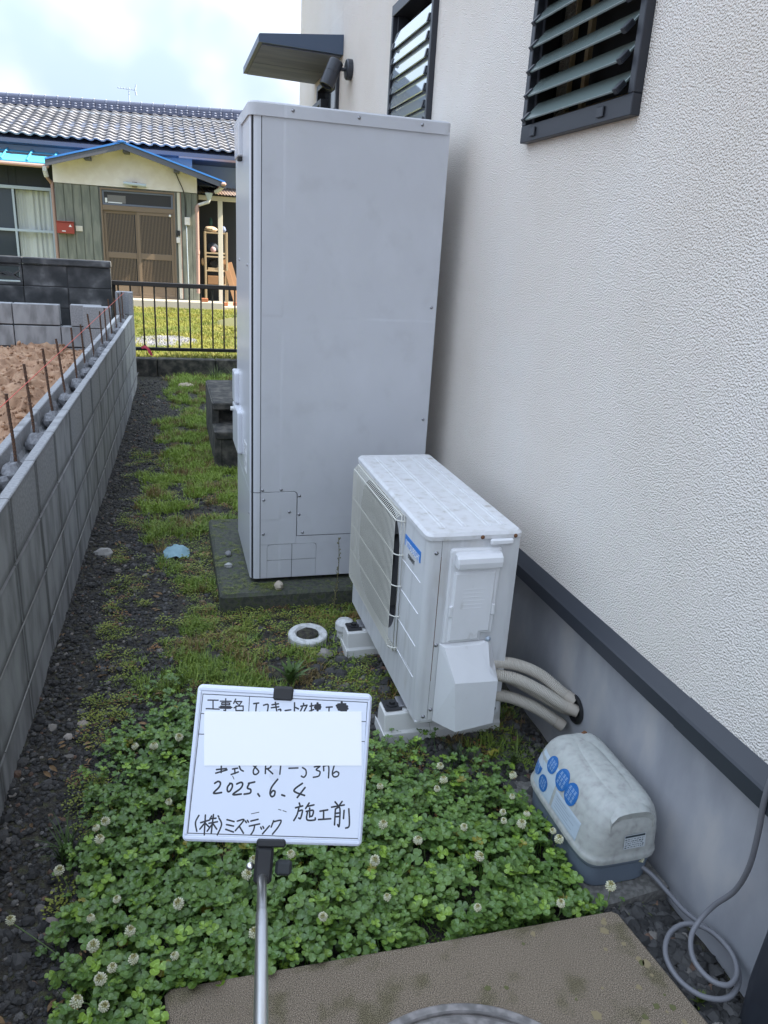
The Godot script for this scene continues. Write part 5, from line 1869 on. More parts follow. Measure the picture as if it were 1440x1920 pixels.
const BL_C := Vector3(1.022, 0.139, -1.388)   # centre of the blower's rim
const BL_A := 0.103                            # half width
const BL_B := 0.170                            # half length

func bl_scale(t: float) -> Vector3:
	# t: 0 at the rim, 1 on top -> (x scale, z scale, height)
	var ts := [0.0, 0.12, 0.35, 0.58, 0.75, 0.87, 0.95, 1.0]
	var sx := [1.0, 1.0, 0.95, 0.87, 0.77, 0.66, 0.53, 0.42]
	var sz := [1.0, 1.0, 0.985, 0.965, 0.93, 0.885, 0.82, 0.72]
	var hy := [0.0, 0.024, 0.065, 0.100, 0.124, 0.139, 0.1475, 0.151]
	for i in 7:
		if t <= ts[i + 1] + 1e-6:
			var u: float = (t - ts[i]) / (ts[i + 1] - ts[i])
			return Vector3(lerpf(sx[i], sx[i + 1], u), lerpf(sz[i], sz[i + 1], u), lerpf(hy[i], hy[i + 1], u))
	return Vector3(0.42, 0.72, 0.151)

func bl_point(t: float, a: float, grow := 0.0) -> Vector3:
	var s := bl_scale(t)
	var e := 0.36
	var c := cos(a)
	var d := sin(a)
	return BL_C + Vector3(signf(c) * pow(absf(c), e) * (BL_A * s.x + grow), s.z, signf(d) * pow(absf(d), e) * (BL_B * s.y + grow)) + Vector3(0.010 * t, grow * 0.4, 0.006 * t)

func bl_left(y: float, z: float, grow: float) -> Vector3:
	# point of the side that faces the passage, at height y and depth z
	var t := 0.0
	while t < 1.0 and bl_scale(t).z < y - BL_C.y:
		t += 0.01
	var s := bl_scale(t)
	var d := clampf((z - BL_C.z - 0.006 * t) / (BL_B * s.y), -0.999, 0.999)
	var c := pow(1.0 - pow(absf(d), 2.0 / 0.36), 0.18)
	return Vector3(BL_C.x + 0.010 * t - c * BL_A * s.x - grow, y, z)

func air_blower() -> void:
	var r := RandomNumberGenerator.new()
	r.seed = 91
	var b := MB.new()
	var pt := PackedVector2Array([Vector2(0.908, -1.64), Vector2(1.135, -1.60), Vector2(1.15, -1.195), Vector2(0.935, -1.175)])
	b.t = Transform3D(Basis(Vector3(1, 0, 0), Vector3(0, 0, 1), Vector3(0, -1, 0)), Vector3(0, 0.068, 0))
	b.t = Transform3D(Basis(Vector3(1, 0, 0), Vector3(0, 0, -1), Vector3(0, 1, 0)), Vector3(0, -0.06, 0))
	for i in pt.size(): pt[i].y = -pt[i].y
	b.prism(pt, 0.118, 0.006)
	solo("blower_block", b, M.pad_pale, "rough grey concrete block under the white air blower", "concrete block", Vector3(1.04, -0.05, -1.42))
	var o := thing("air_blower", "weathered white air pump with round blue stickers on a blue grey base", "air pump", Vector3(1.03, 0.068, -1.40))
	b = MB.new()
	var rows := [[0.058, 0.90, 0.93], [0.064, 0.925, 0.95], [0.118, 0.955, 0.965], [0.125, 0.985, 0.985], [0.137, 0.99, 0.99]]
	var na := 64
	for j in rows.size() - 1:
		for i in na:
			var ps: Array = []
			for q in [[j, i], [j, i + 1], [j + 1, i + 1], [j + 1, i]]:
				var a: float = TAU * q[1] / na
				var w: Array = rows[q[0]]
				var p := bl_point(0.0, a)
				ps.append(Vector3(BL_C.x + (p.x - BL_C.x) * w[1], w[0], BL_C.z + (p.z - BL_C.z) * w[2]))
			b.quad(ps[0], ps[1], ps[2], ps[3], ps[0] - BL_C)
	part("base", b, M.blower_base, o)
	b = MB.new()
	var k := 30
	var pts := PackedVector3Array()
	# rim lip, then the dome
	for i in na + 1:
		var a := TAU * i / na
		pts.append(bl_point(0.0, a, 0.003) - Vector3(0, 0.004, 0))
	for i in na + 1:
		pts.append(bl_point(0.0, TAU * i / na, 0.004) + Vector3(0, 0.004, 0))
	for i in na + 1:
		pts.append(bl_point(0.06, TAU * i / na, 0.003))
	for i in na + 1:
		pts.append(bl_point(0.08, TAU * i / na, 0.0))
	var nv := 3
	for j in k:
		var t := lerpf(0.1, 1.0, (j + 1) / float(k))
		for i in na + 1:
			pts.append(bl_point(t, TAU * i / na))
		nv += 1
	for q in [0.7, 0.35, 0.01]:
		for i in na + 1:
			var p := bl_point(1.0, TAU * i / na)
			var m := BL_C + Vector3(0.010, 0.152, 0.006)
			pts.append(m.lerp(p, q) + Vector3(0, 0.0015 * (1.0 - q) * 0.0, 0))
		nv += 1
	smooth_grid(b, na, nv, pts, BL_C + Vector3(0, 0.03, 0))
	part("cover", b, M.blower, o)
	# raised spine along the top, ending in a lip over the near end
	b = MB.new()
	var sp := PackedVector3Array()
	var cols := 8
	for j in 15:
		var v := j / 14.0
		for i in cols + 1:
			var u := i / float(cols) * 2.0 - 1.0
			var zz := lerpf(-1.515, -1.219, v)
			var half := lerpf(0.036, 0.058, v)
			var edge := pow(absf(u), 6.0)
			var drop := 0.0
			if v > 0.93: drop = 0.004
			var y := BL_C.y + 0.1555 - 0.004 * absf(u) * absf(u) - 0.018 * edge - drop - 0.010 * pow(maxf(0.0, 0.3 - v) / 0.3, 2.0) - 0.012 * pow(maxf(0.0, v - 0.6) / 0.4, 2.0)
			sp.append(Vector3(BL_C.x + 0.012 - 0.008 * v + u * half, y, zz))
	b.grid(cols, 14, sp, Vector3.UP)
	var last := sp.slice(14 * (cols + 1))
	for i in cols:
		b.quad(last[i], last[i + 1], last[i + 1] + Vector3(0, -0.018, -0.004), last[i] + Vector3(0, -0.018, -0.004), Vector3(0, 0, 1))
	for i in 14:
		for s in [0, cols]:
			var p: Vector3 = sp[i * (cols + 1) + s]
			var q: Vector3 = sp[(i + 1) * (cols + 1) + s]
			b.quad(p, q, q + Vector3(0, -0.03, 0), p + Vector3(0, -0.03, 0), Vector3(-1 if s == 0 else 1, 0, 0))
	part("spine", b, M.blower, o)
	# round stickers and labels on the passage side
	var imgs := sticker_materials()
	var places := [[0.205, -1.520, 0.028, 1], [0.243, -1.462, 0.022, 0], [0.183, -1.468, 0.022, 0], [0.240, -1.405, 0.027, 0], [0.236, -1.355, 0.027, 0]]
	for i in places.size():
		var q: Array = places[i]
		b = MB.new()
		patch(b, q[0], q[1], q[2], q[2], true, 0.0012 + 0.0003 * (i % 2))
		part("sticker", b, imgs[q[3]], o)
	b = MB.new()
	patch(b, 0.183, -1.345, 0.026, 0.062, false, 0.0008)
	part("label", b, imgs[2], o)
	b = MB.new()
	patch(b, 0.200, -1.470, 0.05, 0.052, false, 0.0004)
	part("label", b, M.label_pale, o)
	b = MB.new()
	var lz := BL_C.z + BL_B * 0.985 + 0.004
	b.t = Transform3D(Basis(Vector3(1, 0.02, 0).normalized(), Vector3(0, 0.995, -0.1).normalized(), Vector3(0, 0.1, 0.995).normalized()), Vector3(1.037, 0.198, lz + 0.0025))
	b.quad(Vector3(-0.029, -0.019, 0), Vector3(0.029, -0.019, 0), Vector3(0.029, 0.019, 0), Vector3(-0.029, 0.019, 0), Vector3.BACK, Vector2(0, 1), Vector2(1, 1), Vector2(1, 0), Vector2(0, 0))
	part("rating_label", b, imgs[3], o)
	b = MB.new()
	b.t = Transform3D(Basis(Vector3.UP, 0.5), Vector3(1.06, BL_C.y + 0.1465, -1.520))
	b.box(Vector3(-0.008, 0, -0.005), Vector3(0.008, 0.003, 0.005), 0.001)
	part("rust_mark", b, M.rust, o)

func smooth_grid(b: MB, nu: int, nv: int, pts: PackedVector3Array, centre: Vector3) -> void:
	# like MB.grid for a shape that closes on itself in u
	var nr := PackedVector3Array()
	for j in nv + 1:
		for i in nu + 1:
			var a := pts[j * (nu + 1) + (i - 1 if i > 0 else nu - 1)]
			var c := pts[j * (nu + 1) + (i + 1 if i < nu else 1)]
			var d := pts[maxi(j - 1, 0) * (nu + 1) + i]
			var e := pts[mini(j + 1, nv) * (nu + 1) + i]
			var g := (c - a).cross(e - d).normalized()
			if g.length() < 0.5: g = Vector3.UP
			if g.dot(pts[j * (nu + 1) + i] - centre) < 0.0: g = -g
			nr.append(g)
	for j in nv:
		for i in nu:
			var p := j * (nu + 1) + i
			var q := p + nu + 1
			b.squad(pts[p], pts[p + 1], pts[q + 1], pts[q], nr[p], nr[p + 1], nr[q + 1], nr[q])

func patch(b: MB, y: float, z: float, hy: float, hz: float, round: bool, grow: float) -> void:
	# a sticker that hugs the blower's sloping side
	var n := 10
	for j in n:
		for i in n:
			var ps: Array = []
			var us: Array = []
			for q in [[i, j], [i + 1, j], [i + 1, j + 1], [i, j + 1]]:
				var u: float = q[0] / float(n) * 2.0 - 1.0
				var v: float = q[1] / float(n) * 2.0 - 1.0
				us.append(Vector2(u * 0.5 + 0.5, 0.5 - v * 0.5))
				if round:
					var m := Vector2(u * sqrt(1.0 - v * v * 0.5), v * sqrt(1.0 - u * u * 0.5))
					u = m.x
					v = m.y
					us[-1] = Vector2(u * 0.5 + 0.5, 0.5 - v * 0.5)
				ps.append(bl_left(y + v * hy, z + u * hz, grow))
			b.quad(ps[0], ps[1], ps[2], ps[3], Vector3(-1, 0.3, 0), us[0], us[1], us[2], us[3])

func picture(im: Image, rough := 0.45) -> StandardMaterial3D:
	var m := StandardMaterial3D.new()
	m.albedo_texture = ImageTexture.create_from_image(im)
	m.roughness = rough
	return m

func sticker_materials() -> Array:
	var r := RandomNumberGenerator.new()
	r.seed = 3
	var out: Array = []
	var blue := lin(0.025, 0.14, 0.40)
	var pale := lin(0.50, 0.56, 0.62)
	for kind in 2:
		var im := Image.create(96, 96, false, Image.FORMAT_RGB8)
		im.fill(blue)
		if kind == 1:
			im.fill_rect(Rect2i(0, 0, 96, 40), pale)
		for row in 3:
			for q in 3:
				var x := 18 + q * 21
				var y := 22 + row * 20 + (18 if kind == 1 else 0)
				var c := lin(0.33, 0.43, 0.60)
				im.fill_rect(Rect2i(x, y, 16, 2), c)
				im.fill_rect(Rect2i(x + 2, y + 6, 13, 2), c)
				im.fill_rect(Rect2i(x, y + 12, 16, 2), c)
				im.fill_rect(Rect2i(x + 7, y - 1, 2, 15), c)
				im.fill_rect(Rect2i(x + (2 if (q + row) % 2 == 0 else 12), y + 4, 2, 9), c)
		out.append(picture(im))
	var lb := Image.create(128, 64, false, Image.FORMAT_RGB8)
	lb.fill(lin(0.46, 0.53, 0.60))
	for i in 5:
		lb.fill_rect(Rect2i(10, 12 + i * 9, 50 + (i * 23) % 50, 2), lin(0.28, 0.33, 0.40))
	out.append(picture(lb))
	var rl := Image.create(128, 84, false, Image.FORMAT_RGB8)
	rl.fill(lin(0.50, 0.53, 0.55))
	rl.fill_rect(Rect2i(4, 4, 120, 12), lin(0.03, 0.045, 0.05))
	for i in 5:
		var x := 6
		while x < 118:
			var w := r.randi_range(4, 14)
			rl.fill_rect(Rect2i(x, 24 + i * 12, mini(w, 120 - x), r.randi_range(3, 7)), lin(0.06, 0.08, 0.08))
			x += w + r.randi_range(2, 7)
	out.append(picture(rl))
	return out

func yard_objects() -> void:
	var r := RandomNumberGenerator.new()
	r.seed = 17
	# corrugated hoses from the unit into the foundation
	var hl := ["corrugated beige hose from the heat pump, uppermost of four", "corrugated beige hose from the heat pump, second from above with a worn end", "corrugated beige hose half hidden under the upper two", "corrugated beige hose from the heat pump, lowest of four"]
	var hp := [
		[Vector3(0.900, 0.338, -1.835), Vector3(0.985, 0.325, -1.835), Vector3(1.07, 0.292, -1.815), Vector3(1.128, 0.252, -1.765), Vector3(1.158, 0.235, -1.735)],
		[Vector3(0.900, 0.306, -1.825), Vector3(0.985, 0.290, -1.805), Vector3(1.06, 0.258, -1.775), Vector3(1.12, 0.225, -1.74), Vector3(1.160, 0.212, -1.715)],
		[Vector3(0.920, 0.262, -1.90), Vector3(1.00, 0.250, -1.87), Vector3(1.07, 0.228, -1.81), Vector3(1.125, 0.205, -1.765), Vector3(1.160, 0.198, -1.745)],
		[Vector3(0.895, 0.226, -1.835), Vector3(0.975, 0.216, -1.825), Vector3(1.05, 0.192, -1.795), Vector3(1.105, 0.164, -1.76), Vector3(1.135, 0.145, -1.742)]]
	for i in 4:
		var o := thing("corrugated_hose", hl[i], "hose", hp[i][0], "hoses from the heat pump to the wall")
		var path := curve(hp[i], 64)
		var rad: Array = []
		var n := path.size()
		var body: Array = []
		for q in int(n * 0.80):
			body.append(path[q])
			rad.append(0.0188 if q % 4 < 2 else 0.0162)
		var b := MB.new()
		b.tube(body, rad, 14)
		part("corrugated_body", b, M.hose, o)
		b = MB.new()
		b.tube(path.slice(int(n * 0.80) - 1), 0.0190, 14)
		part("sleeve", b, M.hose_cuff, o)
	var b := MB.new()
	b.t = Transform3D(Basis(Vector3(0, 0, 1), PI / 2), Vector3(1.1615, 0.213, -1.727))
	b.lathe(PackedVector2Array([Vector2(0.040, -0.0), Vector2(0.045, 0.001), Vector2(0.045, 0.007), Vector2(0.038, 0.010), Vector2(0.036, 0.0)]), 28)
	b.lathe(PackedVector2Array([Vector2(0.036, 0.001), Vector2(0.0001, 0.001)]), 28)
	solo("wall_sleeve", b, M.black, "black round sleeve in the grey foundation that takes the hoses", "pipe sleeve", Vector3(1.16, 0.213, -1.727))
	# slab with round lid
	b = MB.new()
	b.t = Transform3D(Basis(Vector3(1, 0, 0), Vector3(0, 0, -1), Vector3(0, 1, 0)), Vector3(0, -0.10, 0))
	var sp := [Vector2(-0.052, -1.145), Vector2(-0.042, -1.158), Vector2(0.944, -1.134), Vector2(0.956, -1.122), Vector2(0.996, -0.79), Vector2(1.03, -0.20), Vector2(0.02, -0.20)]
	var poly := PackedVector2Array()
	for p in sp: poly.append(Vector2(p.x, -p.y))
	b.prism(poly, 0.19, 0.006)
	var slab := solo("concrete_slab", b, M.granular, "brown granular concrete slab with lichen spots in the foreground", "slab", Vector3(0.5, -0.1, -0.8))
	for i in 46:
		var lx := r.randf_range(0.30, 0.95)
		var lz := r.randf_range(-1.12, -0.72)
		if r.randf() < 0.35:
			lx = lerpf(0.93, 0.965, (lz + 1.12) / 0.4) - absf(r.randfn(0.0, 0.03))
		if Vector2(lx - 0.452, lz + 0.706).length() < 0.32:
			continue
		if lx > 0.94 + (lz + 1.12) * 0.13:
			continue
		b = MB.new()
		var rr := r.randf_range(0.003, 0.008) * (1.7 if r.randf() < 0.2 else 1.0)
		var pp := PackedVector2Array()
		for k in 12:
			var rad := rr * r.randf_range(0.7, 1.25)
			pp.append(Vector2(cos(TAU * k / 12), sin(TAU * k / 12)) * rad)
		b.t = Transform3D(Basis(Vector3(1, 0, 0), Vector3(0, 0, -1), Vector3(0, 1, 0)), Vector3(lx, 0.0898, lz))
		b.prism(pp, 0.0009, 0.0004)
		part("lichen_spot", b, M.lichen if r.randf() < 0.7 else M.moss, slab)
	var o := thing("manhole_lid", "worn grey round iron lid set in the brown concrete slab", "manhole lid", Vector3(0.452, 0.09, -0.706))
	b = MB.new()
	b.t = Transform3D(Basis.IDENTITY, Vector3(0.452, 0.0, -0.706))
	b.lathe(PackedVector2Array([Vector2(0.292, 0.088), Vector2(0.292, 0.097), Vector2(0.289, 0.099), Vector2(0.276, 0.099), Vector2(0.274, 0.095), Vector2(0.274, 0.0905)]), 72)
	part("ring", b, M.iron, o)
	b = MB.new()
	b.t = Transform3D(Basis.IDENTITY, Vector3(0.452, 0.0, -0.706))
	b.lathe(PackedVector2Array([Vector2(0.2735, 0.0905), Vector2(0.268, 0.094), Vector2(0.262, 0.098), Vector2(0.245, 0.099), Vector2(0.243, 0.096), Vector2(0.0001, 0.096)]), 72)
	for i in 14:
		for j in 14:
			var p := Vector2(-0.23 + 0.0355 * i + (0.0178 if j % 2 == 1 else 0.0), -0.23 + 0.0355 * j)
			if p.length() < 0.232:
				b.box(Vector3(p.x - 0.011, 0.0955, p.y - 0.011), Vector3(p.x + 0.011, 0.0995, p.y + 0.011), 0.0015)
	part("lid", b, M.iron, o)
	# hollow concrete steps beyond the tank
	o = thing("concrete_steps", "dark old two-tread concrete step unit beyond the tank unit", "steps", Vector3(0.7, 0.0, -5.7))
	b = MB.new()
	b.t = Transform3D(Basis(Vector3(0, 0, 1), Vector3(0, 1, 0), Vector3(-1, 0, 0)), Vector3(0.277, 0, 0))
	var side := PackedVector2Array([Vector2(-5.05, -0.1), Vector2(-5.05, 0.285), Vector2(-5.31, 0.285), Vector2(-5.31, 0.43), Vector2(-6.22, 0.43), Vector2(-6.22, -0.1)])
	b.prism(side, -0.045)
	part("side_wall", b, M.old_concrete, o)
	b = MB.new()
	b.box(Vector3(0.3225, -0.1, -5.09), Vector3(1.14, 0.235, -5.055), 0.004)
	part("front_wall", b, M.old_concrete, o)
	b = MB.new()
	b.box(Vector3(0.285, 0.2355, -5.40), Vector3(1.14, 0.290, -5.042), 0.008)
	b.box(Vector3(0.283, 0.385, -6.23), Vector3(1.14, 0.437, -5.285), 0.008)
	part("tread", b, M.old_concrete, o)
	b = MB.new()
	b.box(Vector3(0.3225, 0.20, -5.44), Vector3(1.14, 0.3845, -5.40))
	part("riser", b, M.old_concrete, o)
	# small pipe caps near the unit
	o = thing("pipe_cap", "round white plastic pipe cap with soil in its middle, lying flat by the heat pump", "pipe cap", Vector3(0.487, 0.04, -2.592))
	b = MB.new()
	b.t = Transform3D(Basis(Vector3(1, 0, 0), 0.05), Vector3(0.487, 0.035, -2.592))
	b.lathe(PackedVector2Array([Vector2(0.077, -0.03), Vector2(0.077, 0.032), Vector2(0.073, 0.037), Vector2(0.052, 0.039), Vector2(0.046, 0.033), Vector2(0.040, 0.018)]), 36)
	part("ring", b, M.white_pvc, o)
	b = MB.new()
	b.t = Transform3D(Basis.IDENTITY, Vector3(0.487, 0.066, -2.592))
	b.ball(Vector3.ZERO, Vector3(0.044, 0.014, 0.044), 12, 6, 0.12, r)
	part("soil_fill", b, M.earth, o)
	o = thing("drain_stub", "small white plastic pipe stub with a rounded cap behind the far mounting rail", "pipe", Vector3(0.634, 0.03, -2.585))
	b = MB.new()
	b.t = Transform3D(Basis.IDENTITY, Vector3(0.630, 0.0, -2.575))
	b.lathe(PackedVector2Array([Vector2(0.030, 0.0), Vector2(0.030, 0.085), Vector2(0.037, 0.088), Vector2(0.037, 0.112), Vector2(0.030, 0.122), Vector2(0.016, 0.128), Vector2(0.0001, 0.129)]), 20, false)
	part("cap", b, M.white_pvc, o)
	# coiled grey cable of the blower
	b = MB.new()
	var cable := [Vector3(1.085, 0.095, -1.235), Vector3(1.105, 0.085, -1.205), Vector3(1.118, 0.075, -1.165), Vector3(1.126, 0.072, -1.11), Vector3(1.137, 0.078, -1.06),
		Vector3(1.146, 0.085, -1.015), Vector3(1.146, 0.085, -0.965), Vector3(1.118, 0.080, -0.915), Vector3(1.070, 0.075, -0.893), Vector3(1.022, 0.073, -0.912), Vector3(0.998, 0.074, -0.958), Vector3(1.006, 0.078, -1.012),
		Vector3(1.045, 0.085, -1.052), Vector3(1.092, 0.094, -1.058), Vector3(1.128, 0.100, -1.025), Vector3(1.138, 0.098, -0.970), Vector3(1.118, 0.096, -0.925), Vector3(1.080, 0.095, -0.905), Vector3(1.050, 0.095, -0.925), Vector3(1.045, 0.097, -0.972),
		Vector3(1.068, 0.105, -1.015), Vector3(1.100, 0.125, -1.035), Vector3(1.125, 0.17, -1.030), Vector3(1.138, 0.24, -1.000), Vector3(1.130, 0.33, -0.975), Vector3(1.118, 0.43, -0.965), Vector3(1.105, 0.54, -0.960), Vector3(1.105, 0.70, -0.945), Vector3(1.118, 0.78, -0.93), Vector3(1.122, 0.81, -0.93)]
	b.tube(curve(cable, 7), 0.0058, 10)
	solo("power_cable", b, M.cable, "grey power cable coiled on the gravel and running up the house foundation", "cable", Vector3(1.08, 0.06, -1.0))
	b = MB.new()
	b.tube(curve([Vector3(1.135, -0.05, -0.86), Vector3(1.125, 0.10, -0.855), Vector3(1.118, 0.16, -0.85), Vector3(1.109, 0.30, -0.835), Vector3(1.107, 0.48, -0.825), Vector3(1.107, 1.5, -0.825), Vector3(1.107, 6.1, -0.825)], 6), 0.034, 16)
	solo("drain_pipe", b, M.flashing, "dark round drain pipe standing against the foundation beside the coiled cable", "pipe", Vector3(1.12, 0.0, -0.85))
	b = MB.new()
	b.box(Vector3(WALL_X - 0.034, 0.805, -0.968), Vector3(WALL_X - 0.0005, 0.905, -0.892), 0.008)
	solo("outlet_box", b, M.hose_cuff, "small beige weatherproof outlet box on the stucco wall above the cable", "outlet", Vector3(WALL_X, 0.85, -0.93))
	# weathered bits and pieces on the floor
	b = MB.new()
	var gp := PackedVector3Array()
	for j in 9:
		for i in 9:
			var u := i / 8.0 * 2.0 - 1.0
			var v := j / 8.0 * 2.0 - 1.0
			var e := maxf(0.0, 1.0 - (u * u + v * v) * 0.6)
			gp.append(Vector3(0.003 + u * 0.062 * (1.0 - 0.15 * v * v), gh(0, -3.53) + 0.004 + 0.034 * e + r.randf_range(-0.009, 0.009), -3.53 + v * 0.075 * (1.0 - 0.2 * u * u)))
	b.grid(8, 8, gp, Vector3.UP)
	solo("blue_sheet", b, mat(0.22, 0.36, 0.41, 0.6), "crumpled faded light blue plastic lump lying in the grass", "plastic scrap", Vector3(0.003, 0.05, -3.53))
	var stones := [
		[Vector3(-0.335, 0, -3.56), Vector3(0.045, 0.026, 0.028), Color(0.42, 0.40, 0.38), "whitish lumpy stone on the gravel beside the new block wall"],
		[Vector3(0.16, 0, -7.72), Vector3(0.085, 0.03, 0.11), Color(0.40, 0.33, 0.24), "flat tan stone in the grass near the low retaining wall"],
		[Vector3(0.40, 0, -2.80), Vector3(0.021, 0.02, 0.02), Color(0.46, 0.40, 0.32), "pale tan pebble lying on the front of the tank pad"],
		[Vector3(0.235, 0, -3.30), Vector3(0.016, 0.01, 0.028), Color(0.20, 0.20, 0.20), "small grey pebble on the mossy pad beside the tank"],
		[Vector3(0.225, 0, -3.16), Vector3(0.019, 0.011, 0.012), Color(0.42, 0.42, 0.40), "whitish pebble on the mossy pad close to the tank corner"],
		[Vector3(-0.335, 0, -2.10), Vector3(0.014, 0.011, 0.013), Color(0.42, 0.37, 0.33), "pinkish white stone on the gravel at the foot of the block wall"],
		[Vector3(-0.30, 0, -2.17), Vector3(0.018, 0.014, 0.016), Color(0.36, 0.31, 0.26), "tan stone on dark gravel near the pinkish white stone"],
		[Vector3(-0.30, 0, -1.42), Vector3(0.017, 0.013, 0.016), Color(0.26, 0.22, 0.20), "brown pebble on the gravel between block wall and clover bed"],
	]
	for s in stones:
		b = MB.new()
		var p: Vector3 = s[0]
		p.y = gh(p.x, p.z) + s[1].y * 0.4
		if s[3].contains("pad"): p.y = 0.122 + s[1].y * 0.7
		if p.z > -2.86 and p.z < -2.7: p = Vector3(0.415, 0.122 + s[1].y * 0.7, -2.90)
		b.ball(p, s[1], 9, 6, 0.16, r)
		if s[1].x == 0.045:
			b.ball(p + Vector3(0.055, -0.005, 0.01), s[1] * 0.6, 9, 6, 0.18, r)
		solo("loose_stone", b, mat(s[2].r, s[2].g, s[2].b, 0.9), s[3], "stone", p)

func clover_density(x: float, z: float) -> float:
	# how thickly clover grows here, 0..1
	var far := lerpf(-2.28, -1.80, smoothstep(-0.1, 0.75, x))
	if x > 0.75: far = lerpf(-1.80, -1.62, (x - 0.75) / 0.2)
	var left := -0.245 - 0.05 * smoothstep(-1.9, -1.4, z) + 0.10 * smoothstep(-1.9, -2.25, z) + 0.06 * smoothstep(-1.25, -1.0, z)
	var n := 0.13 * noise.get_noise_2d(x * 4.0, z * 4.0)
	var d := smoothstep(far - 0.14, far + 0.30, z + n) * smoothstep(left - 0.04, left + 0.13, x + n * 0.6)
	if x > 0.93: d *= 1.0 - smoothstep(0.93, 1.03, x - 0.5 * n)
	if z > -1.15 and x > -0.055: d = 0.0
	if x > 0.915 and x < 1.15 and z < -1.175 and z > -1.64: d = 0.0
	return d

func grass_density(x: float, z: float) -> float:
	var n := noise.get_noise_2d(x * 2.3 + 20.0, z * 1.7)
	var n2 := noise.get_noise_2d(x * 6.0 + 3.0, z * 6.0)
	var left := -0.14
	if z > -3.3: left = lerpf(-0.02, -0.16, smoothstep(-3.2, -2.5, z))
	elif z > -4.6: left = lerpf(-0.02, -0.20, smoothstep(-3.4, -4.6, z))
	else: left = lerpf(-0.20, -0.02, smoothstep(-4.6, -7.2, z))
	var d := smoothstep(left - 0.04, left + 0.12, x + 0.16 * n)
	d *= smoothstep(-0.18, 0.22, n + 0.75 * n2 + (0.14 if z < -4.4 else 0.0))
	if z > -2.9 and x > 0.30: d *= 0.35
	return d * (1.0 - clover_density(x, z) * 0.8)

